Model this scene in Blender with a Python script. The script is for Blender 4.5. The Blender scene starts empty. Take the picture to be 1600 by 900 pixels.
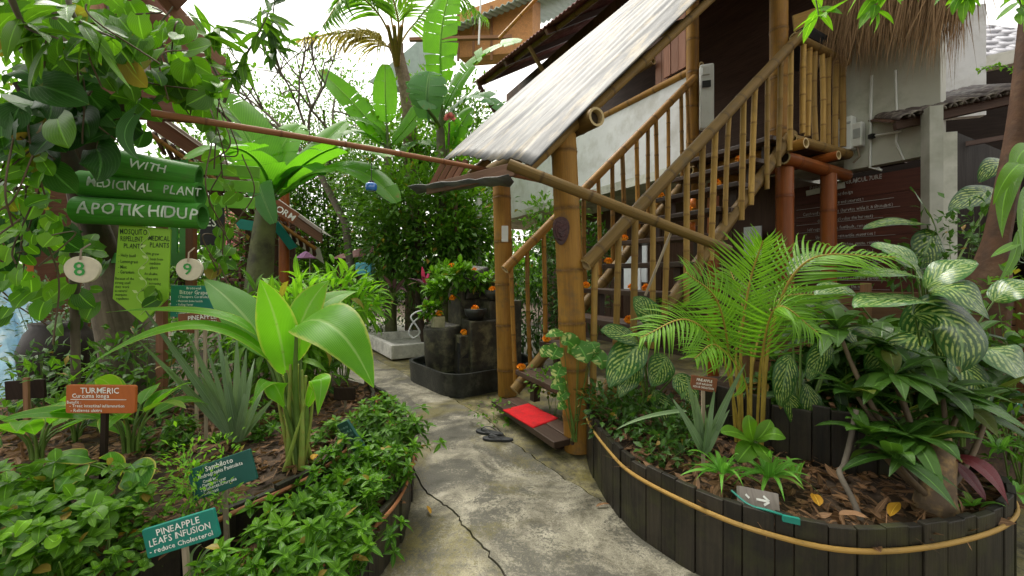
import bpy, bmesh, math, random
import numpy as np
from mathutils import Vector, Matrix
R = math.radians
rng = np.random.default_rng(11)
random.seed(11)
sc = bpy.context.scene
COL = sc.collection
# ------------------------------------------------------------------ camera, sky, sun, exposure
CH, F, HY, CX = 1.35, 640.0, 428.0, 800.0
cam = bpy.data.cameras.new('camera'); cam.lens = 14.4; cam.sensor_width = 36
cam.shift_y = -0.01375; cam.clip_start = 0.05; cam.clip_end = 600
co = bpy.data.objects.new('camera', cam); co.location = (0, 0, CH); co.rotation_euler = (R(90), 0, 0)
COL.objects.link(co); sc.camera = co
SUN_EL, SUN_AZ = R(62), R(-35)
w = bpy.data.worlds.new('World'); sc.world = w; w.use_nodes = True
nt = w.node_tree; nt.nodes.clear()
sky = nt.nodes.new('ShaderNodeTexSky'); sky.sky_type = 'NISHITA'; sky.sun_disc = False
sky.sun_elevation = SUN_EL; sky.sun_rotation = SUN_AZ; sky.air_density = 1.6; sky.dust_density = 2.5; sky.ozone_density = 1.0
hs = nt.nodes.new('ShaderNodeHueSaturation'); hs.inputs['Saturation'].default_value = 0.05
bg = nt.nodes.new('ShaderNodeBackground'); bg.inputs['Strength'].default_value = 0.15
wo = nt.nodes.new('ShaderNodeOutputWorld')
nt.links.new(sky.outputs[0], hs.inputs['Color']); wb = nt.nodes.new('ShaderNodeMix'); wb.data_type = 'RGBA'; wb.blend_type = 'MULTIPLY'; wb.inputs[0].default_value = 1; wb.inputs[7].default_value = (1.0, .975, .915, 1); nt.links.new(hs.outputs[0], wb.inputs[6]); nt.links.new(wb.outputs[2], bg.inputs[0]); nt.links.new(bg.outputs[0], wo.inputs[0])
sl = bpy.data.lights.new('sun', 'SUN'); sl.energy = 1.5; sl.angle = R(40); sl.color = (1.0, 0.95, 0.85)
so = bpy.data.objects.new('sun', sl); COL.objects.link(so)
sd = Vector((math.sin(SUN_AZ) * math.cos(SUN_EL), math.cos(SUN_AZ) * math.cos(SUN_EL), math.sin(SUN_EL)))
so.rotation_euler = sd.to_track_quat('Z', 'Y').to_euler(); so.location = (-6, 6, 12)
sc.view_settings.view_transform = 'Standard'; sc.view_settings.look = 'None'
sc.view_settings.exposure = 1.25; sc.view_settings.gamma = 1.0
sc.cycles.max_bounces = 8; sc.cycles.transparent_max_bounces = 4; sc.cycles.transmission_bounces = 4
# ------------------------------------------------------------------ measuring helpers (photo pixel + distance -> metres)
def P(x, y, d): return np.array([(x - CX) / F * d, d, CH - (y - HY) / F * d])
def G(x, y, z=0.0): return P(x, y, (CH - z) * F / (y - HY))
DU = np.array([0.889, 0.458, 0.0]); DW = np.array([-0.458, 0.889, 0.0]); ZZ = np.array([0, 0, 1.0])
def S(u, w, z): return np.array([0.497, 3.18, 0]) + DU * u + DW * w + ZZ * z     # the staircase's own frame
def A(*a): return np.array(a, float)
def nrm(v):
    v = np.asarray(v, float); n = np.linalg.norm(v, axis=-1, keepdims=True); return v / np.maximum(n, 1e-9)
# ------------------------------------------------------------------ mesh collector
class MB:
    def __init__(s): s.v = []; s.f = []; s.uv = []; s.t = []; s.m = []; s.sm = []; s.n = 0
    def add(s, v, f, uv=None, t=0.5, m=0.0, smooth=False, vuv=None):
        v = np.asarray(v, float).reshape(-1, 3); f = np.asarray(f, int); k = len(v)
        if f.ndim == 1: f = f[None]
        s.v.append(v)
        if vuv is not None: uv = np.asarray(vuv)[f]
        if uv is None: uv = v[f][:, :, :2]
        s.uv.append(np.asarray(uv, float).reshape(-1, 2)); s.f.append(f + s.n); s.sm.append(np.full(len(f), smooth))
        s.t.append(np.broadcast_to(np.asarray(t, float), (k,))); s.m.append(np.broadcast_to(np.asarray(m, float), (k,)))
        s.n += k
    def bounds(s):
        v = np.concatenate(s.v); return v.min(0), v.max(0)
    def build(s, name, off):
        me = bpy.data.meshes.new(name)
        v = np.concatenate(s.v) - off
        me.vertices.add(len(v)); me.vertices.foreach_set('co', v.ravel().astype(np.float32))
        lv = np.concatenate([f.ravel() for f in s.f]); tot = np.concatenate([np.full(len(f), f.shape[1]) for f in s.f])
        st = np.concatenate([[0], np.cumsum(tot)[:-1]])
        me.loops.add(len(lv)); me.loops.foreach_set('vertex_index', lv.astype(np.int32))
        me.polygons.add(len(tot)); me.polygons.foreach_set('loop_start', st.astype(np.int32))
        me.update(calc_edges=True)
        u = me.uv_layers.new(name='UVMap'); u.data.foreach_set('uv', np.concatenate(s.uv).ravel().astype(np.float32))
        a = me.attributes.new('tint', 'FLOAT', 'POINT'); a.data.foreach_set('value', np.concatenate(s.t).astype(np.float32))
        a = me.attributes.new('mark', 'FLOAT', 'POINT'); a.data.foreach_set('value', np.concatenate(s.m).astype(np.float32))
        me.polygons.foreach_set('use_smooth', np.concatenate(s.sm))
        me.update()
        return me
OFF = {}
def tag(o, label, cat, group=None, kind='thing'):
    o['label'] = label; o['category'] = cat; o['kind'] = kind
    if group: o['group'] = group
    return o
def thing(name, label, cat, loc, group=None):
    o = bpy.data.objects.new(name, None); COL.objects.link(o); o.location = tuple(loc); o.empty_display_size = 0.1
    OFF[o] = np.asarray(loc, float); return tag(o, label, cat, group)
def link(name, mb, mat, off, parent=None, bevel=0):
    me = mb.build(name, off); o = bpy.data.objects.new(name, me); COL.objects.link(o); me.materials.append(mat)
    if bevel:
        b = o.modifiers.new('edge', 'BEVEL'); b.width = bevel; b.segments = 2; b.limit_method = 'ANGLE'
    return o
def part(name, mb, mat, parent, label=None, bevel=0):
    o = link(name, mb, mat, OFF[parent], bevel=bevel); o.parent = parent; OFF[o] = OFF[parent]
    if label: o['label'] = label
    return o
def solo(name, mb, mat, label, cat, group=None, bevel=0, kind='thing'):
    lo, hi = mb.bounds(); off = np.array([(lo[0] + hi[0]) / 2, (lo[1] + hi[1]) / 2, lo[2]])
    o = link(name, mb, mat, off, bevel=bevel); o.location = tuple(off); OFF[o] = off
    return tag(o, label, cat, group, kind)
def setting(name, mb, mat, kind='structure', label=None):
    o = link(name, mb, mat, np.zeros(3)); OFF[o] = np.zeros(3); o['kind'] = kind
    if label: o['label'] = label
    return o
# ------------------------------------------------------------------ shapes
def frame(d, up=(0, 0, 1)):
    d = nrm(d); s = np.cross(d, up)
    if np.linalg.norm(s) < 1e-4: s = np.cross(d, (0, 1, 0))
    s = nrm(s); return d, s, np.cross(s, d)
BF = np.array([[0, 3, 2, 1], [4, 5, 6, 7], [0, 1, 5, 4], [1, 2, 6, 5], [2, 3, 7, 6], [3, 0, 4, 7]])
def box(mb, c, hx, hy, hz, ax=None, t=None, m=0.0, jit=0.0):
    """box with half sizes along axes ax (3 row vectors); wood grain runs along the longest axis through the uv map"""
    ax = np.eye(3) if ax is None else np.array([nrm(a) for a in ax])
    q = np.array([[-1, -1, -1], [1, -1, -1], [1, 1, -1], [-1, 1, -1], [-1, -1, 1], [1, -1, 1], [1, 1, 1], [-1, 1, 1]], float) * (hx, hy, hz)
    if jit: q = q + rng.uniform(-jit, jit, q.shape)
    h = np.array([hx, hy, hz]); la = int(np.argmax(h)); ot = [i for i in range(3) if i != la]
    uvs = []
    o = rng.uniform(0, 9, 2)
    for f in BF:
        p = q[f]; e = np.ptp(p, 0); flat = int(np.argmin(e))
        use = [i for i in ot if i != flat] if flat != la else ot
        a = p[:, la] if flat != la else p[:, ot[0]] * .3
        uvs.append(np.stack([a + o[0], p[:, use[-1]] + o[1]], 1))
    mb.add(np.asarray(c) + q @ ax, BF, uv=np.array(uvs), t=rng.uniform(0, 1) if t is None else t, m=m)
def beam(mb, a, b, wd, ht, up=(0, 0, 1), t=None, m=0.0):
    a, b = np.asarray(a, float), np.asarray(b, float); d, s, u = frame(b - a, up)
    box(mb, (a + b) / 2, np.linalg.norm(b - a) / 2, wd / 2, ht / 2, (d, s, u), t, m)
def prism(mb, pts, vec, t=0.5, m=0.0):
    """closed outline (N,3) pushed along vec"""
    p = np.asarray(pts, float); n = len(p); v = np.concatenate([p, p + vec]); o = p - p[0]
    d0 = nrm(p[1] - p[0]); d1 = nrm(np.cross(vec, d0)); fu = np.stack([o @ d0, o @ d1], 1)
    ln = np.concatenate([[0], np.cumsum(np.linalg.norm(np.roll(p, -1, 0) - p, axis=1))])
    mb.add(v, [list(range(n))[::-1]], uv=fu[::-1][None], t=t, m=m); base = mb.n - 2 * n
    mb.f.append(np.array([[base + n + i for i in range(n)]])); mb.uv.append(fu); mb.sm.append(np.array([False]))
    q = np.array([[i, (i + 1) % n, n + (i + 1) % n, n + i] for i in range(n)]); h = np.linalg.norm(vec)
    mb.f.append(q + base); mb.sm.append(np.full(n, False))
    mb.uv.append(np.array([[[ln[i], 0], [ln[i + 1], 0], [ln[i + 1], h], [ln[i], h]] for i in range(n)]).reshape(-1, 2))
def tube(mb, pts, rad, n=8, t=None, m=None, cap=True, flat=1.0):
    p = np.asarray(pts, float); k = len(p); rad = np.broadcast_to(np.asarray(rad, float), (k,))
    tg = nrm(np.gradient(p, axis=0)); s = frame(tg[0])[1]; an = np.linspace(0, 2 * np.pi, n + 1); vs = []; uv = []; ln = 0
    o = rng.uniform(0, 9)
    for i in range(k):
        s = nrm(s - tg[i] * (s @ tg[i])); u = np.cross(s, tg[i])
        if i: ln += np.linalg.norm(p[i] - p[i - 1])
        vs.append(p[i] + rad[i] * (np.cos(an)[:, None] * s + flat * np.sin(an)[:, None] * u))
        uv.append(np.stack([np.full(n + 1, ln + o), an * max(rad.max(), .002)], 1))
    f = [[i * (n + 1) + j, i * (n + 1) + j + 1, (i + 1) * (n + 1) + j + 1, (i + 1) * (n + 1) + j] for i in range(k - 1) for j in range(n)]
    tt = rng.uniform(0, 1) if t is None else t
    mm = 0.0 if m is None else np.repeat(np.asarray(m, float), n + 1)
    mb.add(np.concatenate(vs), f, vuv=np.concatenate(uv), t=tt, m=mm, smooth=True)
    if cap:
        for r in (vs[0][:-1][::-1], vs[-1][:-1]): mb.add(r, [list(range(n))], t=tt)
def bez(a, b, c, n=8):
    t = np.linspace(0, 1, n)[:, None]; a, b, c = (np.asarray(x, float) for x in (a, b, c))
    return (1 - t) ** 2 * a + 2 * t * (1 - t) * b + t * t * c
def smoothline(pts, n=40):
    """Catmull-Rom through points"""
    p = np.asarray(pts, float); q = np.concatenate([[2 * p[0] - p[1]], p, [2 * p[-1] - p[-2]]]); out = []
    m = max(2, n // (len(p) - 1))
    for i in range(len(p) - 1):
        a, b, c, d = q[i:i + 4]
        for t in np.linspace(0, 1, m, endpoint=False):
            out.append(.5 * (2 * b + (c - a) * t + (2 * a - 5 * b + 4 * c - d) * t * t + (3 * b - a - 3 * c + d) * t ** 3))
    out.append(p[-1]); return np.array(out)
def bamboo(mb, a, b, r, gap=0.3, r2=None, bend=0.0, n=14, t=None, hollow=True):
    """bamboo culm: swollen nodes, hollow cut ends"""
    a, b = np.asarray(a, float), np.asarray(b, float); L = np.linalg.norm(b - a); r2 = r if r2 is None else r2
    d, s, u = frame(b - a); ss = [0]; mk = [0]; bp = [1.0]; x = rng.uniform(.25, .8) * gap
    while x < L - .03:
        w_ = min(.02, r * .35); bu = 1.06 if r > .03 else 1.12
        for dx, mm, k in ((-w_ * 1.6, 0, 1.0), (-w_ * .4, .8, bu - .01), (0, 1, bu), (w_ * .25, 1, .985), (w_ * .8, .5, bu - .03), (w_ * 2.2, 0, 1.0)):
            ss.append(x + dx); mk.append(mm); bp.append(k)
        x += gap * rng.uniform(.82, 1.18)
    ss.append(L); mk.append(0); bp.append(1.0); ss = np.clip(np.array(ss), 0, L); f = ss / L
    pts = a + (b - a) * f[:, None] + u * (bend * np.sin(np.pi * f))[:, None]
    rad = (r + (r2 - r) * f) * np.array(bp); t = rng.uniform(0, 1) if t is None else t
    tube(mb, pts, rad, n, t, mk, cap=False)
    an = np.linspace(0, 2 * np.pi, n, endpoint=False)
    for c, sg, rr in ((pts[0], 1, rad[0]), (pts[-1], -1, rad[-1])):
        ring = lambda q, z: c + d * z * sg + q * (np.cos(an)[:, None] * s + np.sin(an)[:, None] * u)
        v = np.concatenate([ring(rr, 0), ring(rr * .74, 0), ring(rr * .7, min(.05, rr))])
        q = [[i, (i + 1) % n, n + (i + 1) % n, n + i] for i in range(n)] + [[n + i, n + (i + 1) % n, 2 * n + (i + 1) % n, 2 * n + i] for i in range(n)]
        mb.add(v, q, t=t, m=np.repeat([-1, -1, -.6], n)); mb.add(ring(rr * .7, min(.05, rr)), [list(range(n))], t=t, m=-.6)
def lathe(mb, c, prof, n=24, t=.5, m=0.0):
    pr = np.asarray(prof, float); an = np.linspace(0, 2 * np.pi, n + 1); k = len(pr)
    v = np.stack([c[0] + pr[:, None, 0] * np.cos(an), c[1] + pr[:, None, 0] * np.sin(an), c[2] + np.repeat(pr[:, 1:2], n + 1, 1)], 2).reshape(-1, 3)
    f = [[i * (n + 1) + j, i * (n + 1) + j + 1, (i + 1) * (n + 1) + j + 1, (i + 1) * (n + 1) + j] for i in range(k - 1) for j in range(n)]
    uv = np.stack([np.tile(an * .3, k), np.repeat(pr[:, 1], n + 1)], 1); mb.add(v, f, vuv=uv, t=t, m=m, smooth=True)
# ---- leaves
def prof(kind, t):
    t = np.asarray(t, float)
    if kind == 'lance': w_ = np.sin(np.pi * t ** .75) ** .85
    elif kind == 'oval': w_ = np.sin(np.pi * np.clip(t, 0, 1) ** .9) ** .62
    elif kind == 'heart': w_ = 1.05 * np.clip(np.sin(np.pi * (.86 * t + .14)), 0, 1) ** .75
    elif kind == 'zebra': w_ = np.sin(np.pi * t ** .82) ** .72
    elif kind == 'banana': w_ = np.clip(np.sin(np.pi * (t * .94 + .05)), 0, 1) ** .42
    elif kind == 'blade': w_ = np.clip(t / .06, .45, 1) * np.clip((1 - t) / .75, 0, 1) ** .75
    elif kind == 'leaflet': w_ = np.clip(t / .12, .25, 1) * np.clip((1 - t) / .8, 0, 1) ** .8
    else: w_ = np.sin(np.pi * t)
    return np.maximum(w_, .012)
def leaves(mb, B, D, U, L, W, kind='oval', nl=3, nw=2, droop=.5, fold=.25, t=.5, lobe=0.0, wave=0.0, m=0.0):
    B = np.atleast_2d(np.asarray(B, float)); N = len(B); D = nrm(np.broadcast_to(D, (N, 3))); U = np.broadcast_to(np.asarray(U, float), (N, 3))
    b = lambda x: np.broadcast_to(np.asarray(x, float), (N,))
    L, W, droop, fold, t, m = b(L), b(W), b(droop), b(fold), b(t), b(m)
    Sd = nrm(np.cross(D, U)); U = np.cross(Sd, D)
    ts = np.linspace(0, 1, nl + 1); ss = np.linspace(-1, 1, nw + 1); w_ = prof(kind, ts)
    an = droop[:, None] * ts[None] ** 1.2; dt = 1.0 / nl
    am = (an[:, 1:] + an[:, :-1]) / 2
    cx = np.concatenate([np.zeros((N, 1)), np.cumsum(np.cos(am) * dt, 1)], 1); cz = np.concatenate([np.zeros((N, 1)), np.cumsum(np.sin(am) * dt, 1)], 1)
    mid = B[:, None] + L[:, None, None] * (cx[..., None] * D[:, None] - cz[..., None] * U[:, None])
    tan = np.cos(an)[..., None] * D[:, None] - np.sin(an)[..., None] * U[:, None]
    ut = np.cos(an)[..., None] * U[:, None] + np.sin(an)[..., None] * D[:, None]
    hw = W[:, None] / 2 * w_[None]
    v = mid[:, :, None, :] + (hw[:, :, None] * ss * np.cos(fold)[:, None, None])[..., None] * Sd[:, None, None, :]
    lift = hw[:, :, None] * np.abs(ss) * np.sin(fold)[:, None, None]
    if wave:
        ph = rng.uniform(0, 6.28, (N, 1, 1)); lift = lift + wave * W[:, None, None] * np.sin(ts[None, :, None] * 14 + ph + ss * 2.0) * np.abs(ss) ** 1.5 * np.minimum(1, 3 * (1 - ts))[None, :, None]
    v = v + lift[..., None] * ut[:, :, None, :]
    if lobe: v = v - (lobe * L[:, None, None] * (ss ** 2)[None, None] * ((1 - ts) ** 2)[None, :, None])[..., None] * tan[:, :, None, :]
    M = nw + 1
    f = np.array([[i * M + j, i * M + j + 1, (i + 1) * M + j + 1, (i + 1) * M + j] for i in range(nl) for j in range(nw)])
    f = (f[None] + (np.arange(N) * (nl + 1) * M)[:, None, None]).reshape(-1, 4)
    uv = np.tile(np.stack([np.tile((ss + 1) / 2, nl + 1), np.repeat(ts, M)], 1), (N, 1)); k = (nl + 1) * M
    mb.add(v.reshape(-1, 3), f, vuv=uv, t=np.repeat(t, k), m=np.repeat(m, k), smooth=True)
def blade(mb, p0, p1, p2, W, up=(0, 0, 1), kind='lance', nl=12, nw=6, fold=.25, t=.5, lobe=0.0, wave=.02, m=0.0, twist=0.0):
    """one large leaf along a curved midrib p0-p1-p2; up is the side its face looks to"""
    ts = np.linspace(0, 1, nl + 1); mid = bez(p0, p1, p2, nl + 1); tan = nrm(np.gradient(mid, axis=0)); ss = np.linspace(-1, 1, nw + 1)
    sd = nrm(np.cross(tan, np.asarray(up, float))); ut = np.cross(sd, tan)
    if twist:
        a = twist * ts[:, None]; sd, ut = sd * np.cos(a) + ut * np.sin(a), ut * np.cos(a) - sd * np.sin(a)
    hw = W / 2 * prof(kind, ts); L = np.linalg.norm(np.diff(mid, axis=0), axis=1).sum()
    v = mid[:, None] + (hw[:, None] * ss * math.cos(fold))[..., None] * sd[:, None]
    ph = rng.uniform(0, 6.28); cup = np.abs(ss) * math.sin(fold) - .16 * ss ** 2
    lift = hw[:, None] * cup[None] + wave * W * np.sin(ts[:, None] * 11 + ph + ss * 1.5) * np.abs(ss) ** 1.6 + .012 * W * np.sin(ts[:, None] * 60 + np.abs(ss) * -14) * (1 - np.abs(ss)) * .5
    v = v + lift[..., None] * ut[:, None]
    if lobe: v = v - (lobe * L * (ss ** 2)[None] * ((1 - ts) ** 2.2)[:, None])[..., None] * tan[:, None]
    M = nw + 1; f = [[i * M + j, i * M + j + 1, (i + 1) * M + j + 1, (i + 1) * M + j] for i in range(nl) for j in range(nw)]
    uv = np.stack([np.tile((ss + 1) / 2, nl + 1), np.repeat(ts, M)], 1)
    mb.add(v.reshape(-1, 3), f, vuv=uv, t=t, m=m, smooth=True)
def torn(mb, p0, p1, p2, W, up=(0, 0, 1), t=.5, strips=9, gapd=.25, kind='banana', sag=.5):
    """banana leaf: midrib and cross-strips torn apart by the wind"""
    up = np.asarray(up, float)
    for sg in (-1, 1):
        cuts = np.sort(np.concatenate([[0.02], rng.uniform(.08, .95, strips - 1), [1.0]]))
        for a, b in zip(cuts[:-1], cuts[1:]):
            if b - a < .012: continue
            n = max(2, int((b - a) * 22)); ts = np.linspace(a, b - .004, n + 1); mid = bez(p0, p1, p2, 60)
            q = np.stack([np.interp(ts, np.linspace(0, 1, 60), mid[:, i]) for i in range(3)], 1)
            tg = nrm(np.stack([np.interp(ts, np.linspace(0, 1, 60), np.gradient(mid, axis=0)[:, i]) for i in range(3)], 1))
            sd = nrm(np.cross(tg, up)) * sg; ut = np.cross(sd * sg, tg)
            sl = np.linspace(0, 1, 5); hw = W / 2 * prof(kind, ts); dr = sag * rng.uniform(.2, 1.0) ; yaw = rng.uniform(-.02, gapd) * .5
            v = q[:, None] + (hw[:, None] * sl)[..., None] * (sd * math.cos(.35))[:, None] + (hw[:, None] * (.35 * sl - dr * sl ** 2))[..., None] * ut[:, None] + (hw[:, None] * sl ** 1.5 * yaw)[..., None] * tg[:, None]
            f = [[i * 5 + j, i * 5 + j + 1, (i + 1) * 5 + j + 1, (i + 1) * 5 + j] for i in range(n) for j in range(4)]
            if sg < 0: f = [x[::-1] for x in f]
            uv = np.stack([.5 + sg * np.tile(sl, n + 1) / 2, np.repeat(ts, 5)], 1)
            mb.add(v.reshape(-1, 3), f, vuv=uv, t=np.clip(t + rng.uniform(-.1, .1), 0, 1), smooth=True)
    tube(mb, bez(p0, p1, p2, 14), np.linspace(.012, .003, 14) * (W / .35), 5, t=min(1, t + .2))
def frond(mb, rb, pts, leafL, leafW, n=34, droop=.7, t=.5, start=.12, spread=1.0, up=(0, 0, 1), tipk=.35, upk=.35):
    """palm frond: rachis tube into rb, leaflets into mb"""
    q = smoothline(pts, 40) if len(pts) > 3 else bez(*pts, 30); k = len(q)
    tube(rb, q, np.linspace(.0085, .003, k) * (leafL / .3), 6, t=t)
    s = np.linspace(start, .985, n); ii = s * (k - 1); pos = np.stack([np.interp(ii, np.arange(k), q[:, i]) for i in range(3)], 1)
    tg = nrm(np.stack([np.interp(ii, np.arange(k), np.gradient(q, axis=0)[:, i]) for i in range(3)], 1))
    sd = nrm(np.cross(tg, np.asarray(up, float))); ut = np.cross(sd, tg)
    for sg in (-1, 1):
        sw = (1.15 - .75 * s)[:, None] * spread
        d = nrm(sd * sg * sw + tg * (.55 + .4 * s)[:, None] + ut * upk + rng.normal(0, .06, (n, 3)))
        ln = leafL * np.clip(np.sin(np.pi * (s * .86 + .12)) ** .7, tipk, 1) * rng.uniform(.88, 1.08, n)
        leaves(mb, pos, d, ut, ln, leafW * rng.uniform(.85, 1.15, n), 'leaflet', 4, 2, droop * rng.uniform(.6, 1.3, n), .35, np.clip(t + rng.uniform(-.15, .15, n), 0, 1))
def cloud(c, rad, n, clumps=14, spread=.34, shell=.55, hemi=False):
    """points of a crown: leaves gathered in clumps; returns positions and outward directions"""
    c = np.asarray(c, float); rad = np.asarray(rad, float)
    k = nrm(rng.normal(size=(clumps, 3)))
    if hemi: k[:, 2] = np.abs(k[:, 2]) * .9 - .1
    k *= rng.uniform(shell, .92, (clumps, 1)); idx = rng.integers(0, clumps, n)
    o = rng.normal(size=(n, 3)) * spread; o *= rng.uniform(.5, 1, (n, 1)); p = k[idx] + o
    return c + p * rad, nrm(p * .6 + nrm(o) * .8), c + k * rad, idx
# ------------------------------------------------------------------ materials
class NT:
    def __init__(s, name):
        s.mat = bpy.data.materials.new(name); s.mat.use_nodes = True; s.t = s.mat.node_tree; s.t.nodes.clear()
        s.out = s.n('ShaderNodeOutputMaterial')
    def n(s, ty, **k):
        x = s.t.nodes.new(ty)
        for a, b in k.items(): setattr(x, a, b)
        return x
    def put(s, sock, v):
        if v is None: return
        if isinstance(v, bpy.types.NodeSocket): s.t.links.new(v, sock)
        elif isinstance(v, (tuple, list)): sock.default_value = tuple(v) if len(v) != 3 or sock.type == 'VECTOR' else (*v, 1)
        else: sock.default_value = v
    def attr(s, a): return s.n('ShaderNodeAttribute', attribute_name=a).outputs['Fac']
    def obj(s): return s.n('ShaderNodeTexCoord').outputs['Object']
    def uv(s): return s.n('ShaderNodeTexCoord').outputs['UV']
    def mapping(s, v, scale=(1, 1, 1)):
        m = s.n('ShaderNodeMapping'); s.put(m.inputs['Vector'], v); m.inputs['Scale'].default_value = scale; return m.outputs[0]
    def noise(s, v, scale=5, detail=4, rough=.55, dist=0.0):
        x = s.n('ShaderNodeTexNoise'); s.put(x.inputs['Vector'], v); x.inputs['Scale'].default_value = scale; x.inputs['Detail'].default_value = detail
        x.inputs['Roughness'].default_value = rough; x.inputs['Distortion'].default_value = dist; return x.outputs['Fac']
    def math(s, op, a, b=None, c=None, clamp=False):
        x = s.n('ShaderNodeMath', operation=op, use_clamp=clamp)
        for i, q in enumerate((a, b, c)):
            if q is not None: s.put(x.inputs[i], q)
        return x.outputs[0]
    def ramp(s, v, a, b, lo=0.0, hi=1.0):
        x = s.n('ShaderNodeMapRange'); x.clamp = True
        for i, q in enumerate((v, a, b, lo, hi)): s.put(x.inputs[i], q)
        return x.outputs[0]
    def mix(s, f, a, b, mode='MIX'):
        x = s.n('ShaderNodeMix', data_type='RGBA', blend_type=mode); s.put(x.inputs[0], f); s.put(x.inputs[6], a); s.put(x.inputs[7], b); return x.outputs[2]
    def bump(s, h, st=.3, dist=.01):
        x = s.n('ShaderNodeBump'); x.inputs['Strength'].default_value = st; x.inputs['Distance'].default_value = dist; s.put(x.inputs['Height'], h); return x.outputs[0]
    def pbr(s, col, rough=.6, nrm_=None, spec=.5, metal=0.0, coat=0.0):
        x = s.n('ShaderNodeBsdfPrincipled'); s.put(x.inputs['Base Color'], col); s.put(x.inputs['Roughness'], rough)
        s.put(x.inputs['Normal'], nrm_); s.put(x.inputs['Specular IOR Level'], spec); s.put(x.inputs['Metallic'], metal); s.put(x.inputs['Coat Weight'], coat)
        return x.outputs[0]
    def done(s, sh): s.t.links.new(sh, s.out.inputs['Surface']); return s.mat
def m_plain(name, c, rough=.6, var=.25, scale=14, bump=.15, spec=.4, metal=0.0, tintvar=.3, dirt=None, dirtscale=3, coat=0.0):
    n = NT(name); o = n.obj(); f = n.noise(o, scale, 5)
    k = n.ramp(f, .25, .75, 1 - var, 1 + var); k = n.math('MULTIPLY', k, n.ramp(n.attr('tint'), 0, 1, 1 - tintvar, 1 + tintvar))
    col = n.mix(1.0, c, k, 'MULTIPLY')
    if dirt: col = n.mix(n.ramp(n.noise(o, dirtscale, 6, .65), .48, .68, 0, .85), col, dirt)
    return n.done(n.pbr(col, n.ramp(f, .3, .7, max(.05, rough - .1), rough + .1), n.bump(n.noise(o, scale * 4, 4), bump, .004), spec, metal, coat))
def m_wood(name, c1, c2, rough=.6, grain=1.0, bump=.35, spec=.35, dirt=None, coat=0.0, moss=None):
    n = NT(name); u = n.uv(); a = n.noise(n.mapping(u, (2.5 * grain, 55 * grain, 1)), 1.0, 6, .6, .6); b = n.noise(n.mapping(u, (1.2, 6, 1)), 1.0, 3)
    f = n.math('ADD', n.math('MULTIPLY', a, .7), n.math('MULTIPLY', b, .3)); col = n.mix(n.ramp(f, .32, .68), c1, c2)
    col = n.mix(1.0, col, n.ramp(n.attr('tint'), 0, 1, .62, 1.3), 'MULTIPLY')
    if dirt: col = n.mix(n.ramp(n.noise(n.obj(), 5, 6, .7), .45, .7, 0, .8), col, dirt)
    if moss: col = n.mix(n.ramp(n.noise(n.obj(), 3.1, 6, .7), .5, .66, 0, .8), col, moss)
    return n.done(n.pbr(col, n.ramp(f, .3, .7, rough + .12, rough - .08), n.bump(a, bump, .004), spec, 0, coat))
def m_bamboo(name, c1, c2, ring, rim=(.55, .42, .22), rough=.5, stain=(.11, .085, .05), stains=.5):
    n = NT(name); u = n.uv(); o = n.obj(); fib = n.noise(n.mapping(u, (3, 130, 1)), 1.0, 4, .6); pat = n.noise(n.mapping(u, (1.6, 7, 1)), 1.0, 5, .62)
    col = n.mix(n.ramp(pat, .3, .7), c1, c2); col = n.mix(1.0, col, n.ramp(fib, .3, .7, .78, 1.16), 'MULTIPLY')
    col = n.mix(1.0, col, n.ramp(n.attr('tint'), 0, 1, .62, 1.28), 'MULTIPLY')
    col = n.mix(n.ramp(n.noise(o, 4.5, 7, .72), .52, .72, 0, stains), col, stain)
    spk = n.ramp(n.noise(n.mapping(u, (30, 60, 1)), 1.0, 2), .70, .76, 0, .75); col = n.mix(spk, col, stain)
    mk = n.attr('mark'); col = n.mix(n.math('MULTIPLY', n.ramp(mk, .2, 1), n.ramp(n.noise(o, 30, 2), .3, .6, .45, .9)), col, ring)
    col = n.mix(n.ramp(mk, -.5, -.9), col, rim); col = n.mix(n.ramp(n.math('ABSOLUTE', n.math('ADD', mk, .6)), .02, .0), col, (.05, .035, .02))  # pale cut rim; shade inside the hollow end painted as dark brown
    return n.done(n.pbr(col, n.ramp(pat, .2, .8, rough - .02, rough + .2), n.bump(fib, .22, .003), .28))
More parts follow.
